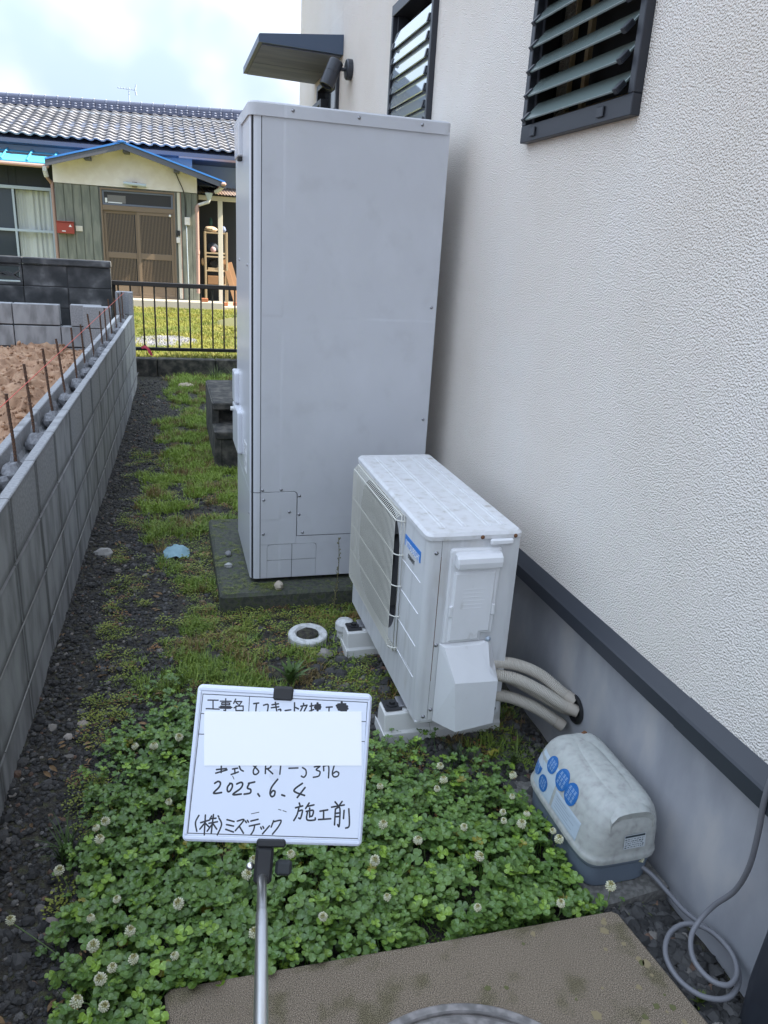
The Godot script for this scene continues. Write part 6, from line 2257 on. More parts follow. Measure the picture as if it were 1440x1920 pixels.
func plants() -> void:
	var r := RandomNumberGenerator.new()
	r.seed = 404
	# ---- gravel: five shapes, thousands of stones, mostly dark slate grey
	var shapes: Array = []
	for k in 5:
		var b := MB.new()
		b.ball(Vector3.ZERO, Vector3(1.0, 0.45 + 0.09 * k, 0.62 + 0.07 * k), 7, 4, 0.22, r)
		shapes.append(b.mesh())
	for k in 5:
		var places: Array = []
		var tints: Array = []
		for i in 13000:
			var z := -8.25 + 7.7 * pow(r.randf(), 0.62)
			var x := r.randf_range(-0.46, 1.14)
			var edge := 0.0
			if x < 0.05: edge = 1.0 - smoothstep(-0.20, 0.08, x)
			if x > 0.45 and z > -2.7 and z < -1.5: edge = maxf(edge, 0.9)
			if x > 0.95: edge = maxf(edge, 0.9)
			var keep := 0.32 + 0.68 * edge
			if r.randf() > keep or clover_density(x, z) > 0.75:
				continue
			if x > -0.06 and x < 1.0 and z > -1.15:
				continue
			if x > 0.17 and x < 1.12 and z < -2.86 and z > -3.8:
				continue
			var s := r.randf_range(0.0035, 0.0095)
			if r.randf() < (0.10 if z > -2.6 else 0.05): s *= 1.9
			if x > 0.97 and z > -1.6: s = r.randf_range(0.009, 0.024)
			if x > 0.45 and z > -2.6 and z < -1.55 and r.randf() < 0.4: s *= 1.7
			var y := gh(x, z) + s * 0.25
			var t := Transform3D(Basis.from_euler(Vector3(r.randf_range(-0.5, 0.5), r.randf() * TAU, r.randf_range(-0.5, 0.5))).scaled(Vector3(s, s, s)), Vector3(x, y, z))
			places.append(t)
			var g := r.randf_range(0.025, 0.075)
			var cc := Color(g * 1.04, g * 1.0, g * 0.98)
			var q := r.randf()
			if q < 0.10: cc = Color(0.10, 0.095, 0.09) * r.randf_range(0.7, 1.4)
			elif q < 0.13: cc = Color(0.22, 0.20, 0.18) * r.randf_range(0.7, 1.3)
			elif q < 0.16: cc = Color(0.14, 0.085, 0.06) * r.randf_range(0.7, 1.3)
			tints.append(cc)
		scatter("gravel", shapes[k], M.stone, places, tints, "dark slate gravel between the block wall and the grass" if k == 0 else "dark slate gravel with paler chips on the passage floor", "gravel")
	# ---- grass tufts of the passage
	var leaf := mat(1, 1, 1, 0.6)
	leaf.backlight_enabled = true
	leaf.backlight = Color(0.25, 0.3, 0.08)
	for k in 3:
		var b := MB.new()
		for i in 15:
			b.col = Color.WHITE * r.randf_range(0.65, 1.35)
			blade(b, Vector3(r.randf_range(-0.026, 0.026), 0, r.randf_range(-0.026, 0.026)), r.randf() * TAU, r.randf_range(0.014, 0.042) * (1.0 + 0.3 * k), r.randf_range(0.3, 1.5), 0.0014 + 0.0003 * k, 3)
		for i in 7:
			b.col = Color(1.05, 1.15, 1.0) * r.randf_range(0.75, 1.25)
			small_leaf(b, Vector3(r.randf_range(-0.03, 0.03), r.randf_range(0.004, 0.022), r.randf_range(-0.03, 0.03)), r.randf() * TAU, r.randf_range(0.005, 0.010), r.randf_range(0.0, 0.8))
		var places: Array = []
		var tints: Array = []
		for i in 15000:
			var z := -8.28 + 7.1 * pow(r.randf(), 0.8)
			var x := r.randf_range(-0.36, 1.1)
			if x > 0.17 and x < 1.12 and z < -2.86 and z > -3.8: continue
			if x > 0.27 and z < -5.0 and z > -6.3: continue
			if z > -1.16 and x > -0.06: continue
			if r.randf() > grass_density(x, z): continue
			var dry := noise.get_noise_2d(x * 3.1 + 40.0, z * 3.1) + r.randf_range(-0.25, 0.25)
			var cc := Color(0.135, 0.22, 0.035).lerp(Color(0.25, 0.33, 0.045), r.randf())
			if z < -4.0: cc = cc.lerp(Color(0.28, 0.39, 0.05), 0.6)
			if dry > 0.25: cc = Color(0.24, 0.17, 0.06) * r.randf_range(0.6, 1.2)
			var s := r.randf_range(0.6, 1.25)
			if z > -3.4: s *= 0.8
			if z < -7.7: s *= 1.5
			places.append(Transform3D(Basis(Vector3.UP, r.randf() * TAU).scaled(Vector3(s, s * r.randf_range(0.7, 1.2), s)), Vector3(x, gh(x, z) - 0.002, z)))
			tints.append(cc)
		scatter("grass", b.mesh(), leaf, places, tints, "short patchy green grass down the middle of the passage" if k == 0 else "thin yellowish green grass tufts among the gravel", "grass")
	# ---- low rosettes of small weeds, moss green
	var wb := MB.new()
	for i in 22:
		var a := r.randf() * TAU
		var d := r.randf_range(0.004, 0.024)
		small_leaf(wb, Vector3(cos(a) * d, r.randf_range(0.004, 0.022), sin(a) * d), a, r.randf_range(0.004, 0.008), r.randf_range(0.1, 0.8))
	var wp: Array = []
	var wt: Array = []
	for i in 12000:
		var z := r.randf_range(-5.6, -1.45)
		var x := r.randf_range(-0.30, 1.08)
		if x > 0.17 and x < 1.12 and z < -2.86 and z > -3.8: continue
		var n := noise.get_noise_2d(x * 3.6 + 70.0, z * 3.6)
		var k := smoothstep(-0.10, 0.28, n) * (0.8 if z > -3.0 else 0.6)
		if absf(z + 2.80) < 0.15 and x > 0.08: k = maxf(k, 0.85)
		if x > 0.02 and x < 0.17 and z < -2.8 and z > -3.9: k = maxf(k, 0.6)
		if r.randf() > k or clover_density(x, z) > 0.6 + 0.8 * r.randf(): continue
		var s := r.randf_range(0.6, 1.3)
		wp.append(Transform3D(Basis(Vector3.UP, r.randf() * TAU).scaled(Vector3(s, s, s)), Vector3(x, gh(x, z), z)))
		wt.append(Color(0.14, 0.20, 0.03).lerp(Color(0.26, 0.28, 0.045), r.randf()) if r.randf() < 0.85 else Color(0.24, 0.12, 0.04))
	scatter("small_weeds", wb.mesh(), leaf, wp, wt, "low bright green weeds scattered round the heat pump and the pad", "weeds")
	var moss_p: Array = []
	var moss_t: Array = []
	for i in 2600:
		var x := r.randf_range(0.175, 0.42) if r.randf() < 0.75 else r.randf_range(0.3, 1.1)
		var z := r.randf_range(-3.79, -2.87)
		if x > 0.29 and z < -2.96: continue
		if r.randf() > smoothstep(-0.05, 0.35, noise.get_noise_2d(x * 8.0, z * 8.0) + (0.35 if z > -3.0 else 0.0)): continue
		var s := r.randf_range(0.2, 0.55)
		moss_p.append(Transform3D(Basis(Vector3.UP, r.randf() * TAU).scaled(Vector3(s, s * 0.7, s)), Vector3(x, 0.121, z)))
		moss_t.append(Color(0.12, 0.16, 0.03).lerp(Color(0.22, 0.24, 0.05), r.randf()))
	scatter("pad_moss", wb.mesh(), leaf, moss_p, moss_t, "bright moss creeping over the edge of the tank pad", "moss")
	# ---- clover: trifoliate leaves on thin stalks
	var cm := clover_material()
	for k in 3:
		var b := MB.new()
		var h := 0.045 + 0.012 * k
		b.col = Color(0.6, 0.75, 0.5)
		b.tube([Vector3(0.012, -h, 0.006), Vector3(0.006, -h * 0.5, 0.004), Vector3(0, 0, 0)], 0.0008, 4, false)
		b.col = Color.WHITE
		for i in 3:
			leaflet(b, TAU * i / 3.0 + 0.08 * k, 0.0128 + 0.0016 * k, 0.12 + 0.14 * k)
		var places: Array = []
		var tints: Array = []
		for i in 6400:
			var z := -2.5 + 1.62 * r.randf()
			var x := r.randf_range(-0.36, 1.06)
			var d := clover_density(x, z)
			var gap := smoothstep(-0.50, -0.10, noise.get_noise_2d(x * 7.0 + 7.0, z * 7.0))
			if r.randf() > d * gap * 1.15: continue
			var s := r.randf_range(0.6, 1.3) * lerpf(0.7, 1.0, d) * (1.08 if z > -1.5 else 0.92)
			var lean := r.randf_range(0.0, 0.55)
			var y := gh(x, z) + lerpf(0.004, 0.012, d) + 0.060 * pow(r.randf(), 0.8) + 0.022 * noise.get_noise_2d(x * 6.0, z * 6.0)
			var bs := Basis(Vector3(cos(i * 2.4), 0, sin(i * 2.4)), lean) * Basis(Vector3.UP, r.randf() * TAU)
			places.append(Transform3D(bs.scaled(Vector3(s, s, s)), Vector3(x, y, z)))
			var cc := Color(0.68, 0.82, 0.66).lerp(Color(1.15, 1.2, 0.75), r.randf() * r.randf())
			if r.randf() < 0.09: cc = Color(1.5, 1.55, 0.7)
			if r.randf() < 0.008: cc = Color(1.6, 0.95, 0.5)
			cc *= r.randf_range(0.8, 1.15)
			tints.append(cc)
		scatter("clover_ground_cover", b.mesh(), cm, places, tints, "dense bed of green three-leaved clover in the foreground" if k == 0 else "green clover leaves with pale chevrons behind the concrete slab", "clover")
	# ---- clover flower heads, each a thing
	var heads := [-0.01, -1.92, -0.13, -1.90, -0.08, -1.89, -0.04, -1.65, -0.19, -1.61, -0.21, -1.59, -0.20, -1.55, -0.28, -1.47, -0.15, -1.36, -0.20, -1.32, -0.12, -1.27, -0.19, -1.25, -0.36, -1.35, -0.11, -1.20, -0.15, -1.19, -0.17, -1.17, -0.03, -1.19, -0.21, -1.13, -0.16, -1.11, -0.02, -1.32,
		0.89, -1.57, 0.85, -1.49, 0.80, -1.44, 0.79, -1.41, 0.86, -1.42, 0.83, -1.39, 0.93, -1.42, 0.90, -1.35, 0.90, -1.32, 0.68, -1.31, 0.62, -1.17, 0.81, -1.14, 0.95, -1.16, 1.05, -1.23, 1.07, -1.22, 0.51, -1.60, 0.48, -1.46, 0.43, -1.35, 0.24, -1.41, 0.15, -1.41, 0.13, -1.37, 0.28, -1.22, 0.43, -1.24, 0.13, -1.21, 0.70, -1.65, 0.66, -1.56, 0.69, -1.59, 0.55, -1.39, 0.68, -1.41]
	var fm := mat(1, 1, 1, 0.7)
	fm.backlight_enabled = true
	fm.backlight = Color(0.3, 0.3, 0.2)
	var sm := mat(0.10, 0.16, 0.045, 0.7)
	var protos: Array = []
	for k in 3:
		var b := MB.new()
		for i in 62:
			var u := (i + 0.5) / 62.0
			var th := acos(1.0 - 1.75 * u)
			var a: float = i * 2.39996
			var d := Vector3(sin(th) * cos(a), cos(th), sin(th) * sin(a))
			b.col = Color(0.82, 0.81, 0.66).lerp(Color(0.70, 0.67, 0.42), u * 0.8) * r.randf_range(0.85, 1.05)
			if u < 0.07: b.col = Color(0.30, 0.27, 0.10)
			elif u < 0.14: b.col = Color(0.55, 0.52, 0.28)
			if u > 0.9: b.col = Color(0.35, 0.22, 0.10) if k == 2 else Color(0.45, 0.46, 0.20)
			var sx := d.cross(Vector3(0.3, 0.9, 0.2)).normalized()
			var sy := d.cross(sx).normalized()
			var rr := 0.0100 + r.randf_range(-0.0012, 0.0012)
			var tip := d * rr + Vector3(0, 0.0012, 0)
			var base := d * 0.005
			var w := 0.00155
			var k4 := [sx, sy, -sx, -sy]
			for q in 4:
				var a0: Vector3 = k4[q]
				var a1: Vector3 = k4[(q + 1) % 4]
				b.quad(base + a0 * w * 0.8, base + a1 * w * 0.8, tip + a1 * w, tip + a0 * w, a0 + a1 + d * 0.3)
				b.ftri(tip + a0 * w, tip + a1 * w, tip + d * 0.0009, d)
		b.col = Color(0.42, 0.45, 0.22)
		b.ball(Vector3.ZERO, Vector3(0.0066, 0.0066, 0.0066), 10, 6)
		protos.append(b.mesh())
	for i in heads.size() / 2:
		var hx: float = heads[i * 2] * 1.004
		var hz: float = heads[i * 2 + 1] * 1.004
		var hy := 0.126
		var root := Vector3(hx + r.randf_range(-0.03, 0.03), gh(hx, hz), hz + r.randf_range(-0.04, 0.01))
		if i == 12: root = Vector3(-0.20, gh(-0.2, -1.25), -1.25)
		var o := thing("clover_flower", flower_label(heads[i * 2], heads[i * 2 + 1], heads), "flower", root, "white clover flowers")
		var top := Vector3(hx, hy, hz)
		var s := r.randf_range(0.78, 1.18)
		var tl := Basis(Vector3(cos(i * 1.7), 0, sin(i * 1.7)), r.randf_range(0.0, 0.6)) * Basis(Vector3.UP, i * 1.1)
		share("flower_head", protos[i % 3], fm, o, Transform3D(tl.scaled(Vector3(s, s, s)), top))
		var b := MB.new()
		b.tube(curve([root, root.lerp(top, 0.5) + Vector3(r.randf_range(-0.01, 0.01), 0.012, r.randf_range(-0.01, 0.01)), top - Vector3(0, 0.004, 0)], 4), 0.0011, 5, false)
		part("stem", b, sm, o)
	# ---- dead leaves and straw lying about
	var lb := MB.new()
	for i in 2:
		var lg := PackedVector3Array()
		for j in 4:
			for q in 3:
				var u := j / 3.0
				var v := q - 1.0
				lg.append(Vector3((u - 0.5) * 0.03, 0.004 * sin(u * 3.0) + 0.003 * absf(v) + 0.002, v * 0.006 * sin(u * PI * 0.9 + 0.2) + 0.02 * i))
		lb.grid(2, 3, lg, Vector3.UP)
	var dp: Array = []
	var dt: Array = []
	for i in 170:
		var z := -7.5 + 6.5 * pow(r.randf(), 0.5)
		var x := r.randf_range(-0.42, 0.3) if r.randf() < 0.7 else r.randf_range(0.6, 1.12)
		if z > -1.16 and x > -0.06 and x < 1.0: continue
		if x > 0.17 and x < 1.12 and z < -2.86 and z > -3.8: continue
		var s := r.randf_range(0.4, 1.1)
		dp.append(Transform3D(Basis.from_euler(Vector3(r.randf_range(-0.4, 0.4), r.randf() * TAU, r.randf_range(-0.4, 0.4))).scaled(Vector3(s, s, s)), Vector3(x, gh(x, z) + 0.006, z)))
		dt.append(Color(0.24, 0.15, 0.075) * r.randf_range(0.4, 1.3))
	scatter("dead_leaves", lb.mesh(), mat(1, 1, 1, 0.85), dp, dt, "small brown dead leaves strewn over gravel and weeds", "leaves")
	# ---- single weeds
	var o := thing("tall_weed", "thin dry seed stalk standing before the tank by the heat pump", "weed", Vector3(0.632, 0.04, -2.80))
	var b := MB.new()
	b.tube(curve([Vector3(0.632, 0.03, -2.80), Vector3(0.640, 0.15, -2.795), Vector3(0.646, 0.28, -2.79), Vector3(0.640, 0.385, -2.785)], 5), 0.0016, 5)
	part("stem", b, mat(0.16, 0.14, 0.07, 0.8), o)
	b = MB.new()
	for i in 34:
		var u := r.randf()
		var p := Vector3(0.632 + 0.014 * sin(u * 2.6), lerpf(0.06, 0.39, u), -2.80 + 0.015 * u)
		var a := r.randf() * TAU
		b.col = Color(0.16, 0.15, 0.06) * r.randf_range(0.7, 1.3)
		blade(b, p, a, r.randf_range(0.012, 0.035) * (1.3 - u), r.randf_range(0.6, 1.3), 0.0016, 2)
		b.ball(p + Vector3(cos(a) * 0.006, 0.006, sin(a) * 0.006), Vector3(0.0025, 0.004, 0.0025), 5, 3)
	part("seed_head", b, mat(1, 1, 1, 0.8), o)
	var broad := [
		["broadleaf_weed", "green weed with long pointed leaves just above the writing board", Vector3(0.372, 0, -2.29), 17, 0.125, Color(0.09, 0.15, 0.04)],
		["broadleaf_weed", "small light green seedling with pointed leaves by the gravel", Vector3(0.005, 0, -2.34), 7, 0.05, Color(0.11, 0.17, 0.03)],
		["grass_tuft", "spreading green grass tuft at the gravel edge of the clover", Vector3(-0.285, 0, -1.60), 44, 0.13, Color(0.06, 0.105, 0.025)],
		["grass_tuft", "dry yellowish grass tuft between gravel and clover", Vector3(-0.165, 0, -1.98), 26, 0.09, Color(0.12, 0.12, 0.035)],
		["broadleaf_weed", "bright green parsley-like weed inside the cable coil", Vector3(1.035, 0, -0.92), 20, 0.04, Color(0.12, 0.17, 0.03)],
		["broadleaf_weed", "yellow green weed beside the near mounting rail of the heat pump", Vector3(0.60, 0, -2.08), 18, 0.05, Color(0.12, 0.15, 0.03)],
		["broadleaf_weed", "leafy weed in the gravel under the corrugated hoses", Vector3(0.97, 0, -1.72), 16, 0.05, Color(0.08, 0.12, 0.03)],
		["grass_tuft", "fine dark green grass tuft under the near end of the heat pump", Vector3(0.80, 0, -1.76), 60, 0.09, Color(0.035, 0.06, 0.02)],
		["grass_tuft", "tall bright grass tuft against the low retaining wall", Vector3(0.46, 0, -8.0), 50, 0.22, Color(0.13, 0.19, 0.04)],
		["grass_tuft", "bright grass tuft at the low wall beside the steps", Vector3(0.66, 0, -7.8), 50, 0.26, Color(0.13, 0.19, 0.04)],
	]
	for q in broad:
		var p: Vector3 = q[2]
		p.y = gh(p.x, p.z)
		b = MB.new()
		for i in q[3]:
			b.col = Color.WHITE * r.randf_range(0.75, 1.2)
			var a: float = i * 2.39996
			if q[0] == "grass_tuft":
				blade(b, p + Vector3(r.randf_range(-0.02, 0.02), 0, r.randf_range(-0.02, 0.02)), a, q[4] * r.randf_range(0.5, 1.1), r.randf_range(0.4, 1.2), 0.0020, 4)
			else:
				var u: float = i / float(q[3])
				blade(b, p + Vector3(0, 0.03 * u, 0), a, q[4] * r.randf_range(0.7, 1.1) * (1.0 - 0.4 * u), lerpf(1.25, 0.5, u), q[4] * 0.085, 4)
		var cm2 := mat(q[5].r, q[5].g, q[5].b, 0.55)
		cm2.backlight_enabled = true
		cm2.backlight = Color(0.2, 0.28, 0.06)
		solo(q[0], b, cm2, q[1], "weed" if q[0] != "grass_tuft" else "grass tuft", p)
	# ---- sunlit lawn
	for k in 2:
		b = MB.new()
		for i in 22:
			blade(b, Vector3(r.randf_range(-0.09, 0.09), 0, r.randf_range(-0.09, 0.09)), r.randf() * TAU, r.randf_range(0.03, 0.075), r.randf_range(0.3, 1.2), 0.004, 2)
		var places: Array = []
		var tints: Array = []
		for i in 9000:
			var z := r.randf_range(-14.6, -8.46)
			var x := r.randf_range(-1.6, 2.4)
			var patch_d := Vector2((x + 0.05) / 0.42, (z + 9.85) / 0.62).length()
			if patch_d < 1.0 and r.randf() < 0.93: continue
			if Vector2((x - 1.22) / 0.52, (z + 12.26) / 0.82).length() < 1.0: continue
			var n := noise.get_noise_2d(x * 0.9 + 5.0, z * 1.3) + r.randf_range(-0.2, 0.2)
			if n > 0.42 and r.randf() < 0.8: continue
			var cc := Color(0.155, 0.19, 0.022).lerp(Color(0.25, 0.245, 0.03), smoothstep(-0.4, 0.4, n))
			if r.randf() < 0.08: cc = Color(0.30, 0.24, 0.09)
			var s := r.randf_range(0.7, 1.2)
			places.append(Transform3D(Basis(Vector3.UP, r.randf() * TAU).scaled(Vector3(s, s, s)), Vector3(x, 0.27 + 0.03 * noise.get_noise_2d(x * 0.9, z * 0.9), z)))
			tints.append(cc)
		scatter("lawn_grass", b.mesh(), leaf, places, tints, "sunlit yellow green lawn grass behind the black railing", "grass")
	var gp: Array = []
	var gt: Array = []
	for i in 2600:
		var a := r.randf() * TAU
		var d := sqrt(r.randf())
		var x := -0.05 + cos(a) * d * 0.42
		var z := -9.85 + sin(a) * d * 0.62
		var s := r.randf_range(0.010, 0.022)
		gp.append(Transform3D(Basis.from_euler(Vector3(r.randf(), r.randf() * TAU, r.randf())).scaled(Vector3(s, s, s)), Vector3(x, 0.283, z)))
		gt.append(Color(0.22, 0.22, 0.24) * r.randf_range(0.6, 1.4))
	scatter("lawn_gravel", shapes[1], M.stone, gp, gt, "pale grey gravel patch in the sunlit lawn", "gravel")

func flower_label(x: float, z: float, all: Array) -> String:
	var area := flower_area(x, z)
	var before := 0
	var total := 0
	for i in all.size() / 2:
		if flower_area(all[i * 2], all[i * 2 + 1]) == area:
			total += 1
			if all[i * 2] < x - 1e-6 or (absf(all[i * 2] - x) < 1e-6 and all[i * 2 + 1] < z - 1e-6): before += 1
	if total == 1: return "white clover flower " + area
	var order := ["first", "second", "third", "fourth", "fifth", "sixth", "seventh", "eighth", "ninth", "tenth", "eleventh", "twelfth"]
	return "%s from the left of the white clover flowers %s" % [order[before], area]

func flower_area(x: float, z: float) -> String:
	if x < -0.34: return "on a long stalk leaning over the gravel"
	if x > 1.0: return "before the air pump base"
	if x > 0.92 and z > -1.2: return "between slab and air pump"
	if x > 0.75: return "beside the air pump block"
	if x > 0.40: return "between board and air pump"
	if x > 0.05: return "behind the metal rod"
	if z < -1.5: return "by the far gravel edge"
	return "beside the slab corner"

func blade(b: MB, p: Vector3, a: float, l: float, bend: float, w: float, seg: int) -> void:
	var out := Vector3(cos(a), 0, sin(a))
	var side := Vector3(-sin(a), 0, cos(a)) * w
	var prev := p
	var pw := side * 0.7
	var ang := PI * 0.5 - bend * 0.25
	for i in seg:
		var u := (i + 1.0) / seg
		ang -= bend * 0.9 / seg
		var nxt := prev + (out * cos(ang) + Vector3.UP * sin(ang)) * (l / seg)
		var nw := side * (1.0 if u < 0.5 else (1.0 - u) * 1.6)
		var n := (Vector3.UP * cos(ang) - out * sin(ang)).normalized()
		if n.y < 0: n = -n
		if u >= 0.999:
			b.tri(prev - pw, prev + pw, nxt, n, n, n)
		else:
			b.squad(prev - pw, prev + pw, nxt + nw, nxt - nw, n, n, n, n)
		prev = nxt
		pw = nw

func small_leaf(b: MB, p: Vector3, a: float, l: float, tilt: float) -> void:
	var d := Vector3(cos(a) * cos(tilt), sin(tilt), sin(a) * cos(tilt)) * l
	var s := Vector3(-sin(a), 0, cos(a)) * l * 0.45
	var n := s.cross(d).normalized()
	if n.y < 0: n = -n
	b.squad(p, p + d * 0.55 + s, p + d, p + d * 0.55 - s, n, n, n, n)

func leaflet(b: MB, a: float, l: float, lift: float) -> void:
	# one heart-shaped leaflet, folded along its midrib
	var out := Vector3(cos(a), 0, sin(a))
	var side := Vector3(-sin(a), 0, cos(a))
	var us := [0.0, 0.25, 0.55, 0.82, 1.0]
	var ws := [0.06, 0.34, 0.54, 0.48, 0.16]
	for s in [-1.0, 1.0]:
		var nn: Vector3 = (Vector3.UP - side * s * 0.35).normalized()
		for i in 4:
			var ps: Array = []
			var ts: Array = []
			for q in [[i, 0.0], [i + 1, 0.0], [i + 1, 1.0], [i, 1.0]]:
				var u: float = us[q[0]]
				var mid := u if q[0] < 4 else 0.93
				if q[1] > 0.0: mid = u
				var w: float = ws[q[0]] * q[1]
				var y := lift * l * sin(mid * 1.9) * 0.9 - 0.10 * l * mid * mid + 0.22 * l * w
				ps.append(out * mid * l + side * s * w * l + Vector3(0, y, 0))
				ts.append(Vector2(0.5 + s * w * 0.9, mid))
			b.squad(ps[0], ps[1], ps[2], ps[3], nn, nn, nn, nn, ts[0], ts[1], ts[2], ts[3])

func clover_material() -> StandardMaterial3D:
	var im := Image.create(64, 64, false, Image.FORMAT_RGB8)
	for y in 64:
		for x in 64:
			var u := (x + 0.5) / 64.0
			var v := (y + 0.5) / 64.0
			var w := absf(u - 0.5)
			var g := Color(0.122, 0.19, 0.046)
			var rib := absf(fmod(v * 9.0 + w * 14.0, 1.0) - 0.5)
			g = g.lerp(Color(0.13, 0.205, 0.052), smoothstep(0.25, 0.5, rib) * 0.5)
			var chev := absf(v - 0.52 + w * 0.55)
			g = g.lerp(Color(0.19, 0.29, 0.13), (1.0 - smoothstep(0.03, 0.09, chev)) * 0.75)
			g = g.lerp(Color(0.13, 0.21, 0.065), (1.0 - smoothstep(0.0, 0.025, w)) * 0.8)
			im.set_pixel(x, y, g.linear_to_srgb())
	var m := StandardMaterial3D.new()
	m.albedo_texture = ImageTexture.create_from_image(im)
	m.roughness = 0.42
	m.vertex_color_use_as_albedo = true
	m.backlight_enabled = true
	m.backlight = Color(0.16, 0.26, 0.05)
	return m

func board() -> void:
	var bx := Vector3(0.9833, -0.0734, 0.1668)
	var by := Vector3(0.1405, 0.888, -0.4378)
	var bz := bx.cross(by).normalized()
	by = bz.cross(bx).normalized()
	var at := Vector3(0.136, 0.7803, -0.914)
	var tr := Transform3D(Basis(bx, by, bz), at)
	var o := thing("writing_board", "white board with black handwriting and a ruled table, clipped to a rod", "whiteboard", at)
	var w := 0.1288
	var h := 0.1094
	var b := MB.new()
	b.t = tr * Transform3D(Basis.IDENTITY, Vector3(0, 0, -0.009))
	b.prism(rrect(-w, -h, w, h, 0.007, 5), 0.008, 0.002, true)
	part("board_frame", b, mat(0.70, 0.74, 0.85, 0.35), o)
	# raised rim
	b = MB.new()
	b.t = tr * Transform3D(Basis.IDENTITY, Vector3(0, 0, -0.0012))
	for q in [[-w + 0.003, h - 0.0085, w - 0.003, h - 0.003], [-w + 0.003, -h + 0.003, w - 0.003, -h + 0.0085]]:
		b.prism(rrect(q[0], q[1], q[2], q[3], 0.0025, 3), 0.0024, 0.001, true)
	for q in [[-w + 0.002, -w + 0.0062], [w - 0.0062, w - 0.002]]:
		b.prism(rrect(q[0], -h + 0.0092, q[1], h - 0.0092, 0.002, 3), 0.0024, 0.001, true)
	part("rim", b, mat(0.70, 0.74, 0.85, 0.35), o)
	# writing surface
	var ww := 0.1224
	var hh := 0.1005
	b = MB.new()
	var z := 0.0002
	b.t = tr
	b.quad(Vector3(-ww, -hh, z), Vector3(ww, -hh, z), Vector3(ww, hh, z), Vector3(-ww, hh, z), Vector3.BACK, Vector2(0, 1), Vector2(1, 1), Vector2(1, 0), Vector2(0, 0))
	part("writing_sheet", b, written_sheet(ww, hh), o)
	# blank white area added over the middle, no part of the board itself
	b = MB.new()
	b.t = tr * Transform3D(Basis.IDENTITY, Vector3(0, 0, 0.0006))
	b.prism(PackedVector2Array([Vector2(-0.1085, -0.0041), Vector2(0.120, 0.0056), Vector2(0.114, 0.0837), Vector2(-0.1163, 0.0716)]), 0.0006)
	part("added_cover", b, mat(0.97, 0.97, 0.96, 0.7), o)
	# clips and the telescopic rod
	b = MB.new()
	b.t = tr
	b.box(Vector3(-0.019, h - 0.016, -0.013), Vector3(0.010, h + 0.0035, 0.004), 0.0025)
	b.box(Vector3(-0.024, -h - 0.004, -0.016), Vector3(0.018, -h + 0.008, 0.0032), 0.0025)
	part("clip", b, M.black, o)
	b = MB.new()
	b.t = tr * Transform3D(Basis.IDENTITY, Vector3(-0.012, 0, 0))
	b.box(Vector3(-0.012, -h - 0.055, -0.022), Vector3(0.014, -h - 0.0045, 0.002), 0.004)
	part("swivel_joint", b, M.black, o)
	b = MB.new()
	b.t = tr
	b.box(Vector3(0.006, -h - 0.045, -0.016), Vector3(0.030, -h - 0.024, -0.004), 0.004)
	part("wing_knob", b, mat(0.03, 0.034, 0.036, 0.6), o)
	b = MB.new()
	b.t = tr
	b.ball(Vector3(-0.030, -h - 0.034, -0.010), Vector3(0.006, 0.006, 0.006), 10, 6)
	part("pin", b, M.chrome, o)
	var p0 := tr * Vector3(-0.012, -h - 0.045, -0.010)
	var p1 := Vector3(0.068, 0.736, -0.564)
	var d := (p1 - p0).normalized()
	b = MB.new()
	b.tube([p0, p0 + d * 0.10], 0.0068, 16)
	part("rod_section", b, M.chrome, o)
	b = MB.new()
	b.tube([p0 + d * 0.0995, p0 + d * 0.103, p0 + d * 0.55], [0.0068, 0.0079, 0.0079], 16)
	part("rod_section", b, M.chrome, o)
	b = MB.new()
	b.tube([p0 + d * 0.55, p0 + d * 0.68], 0.012, 14)
	part("grip", b, M.black, o)

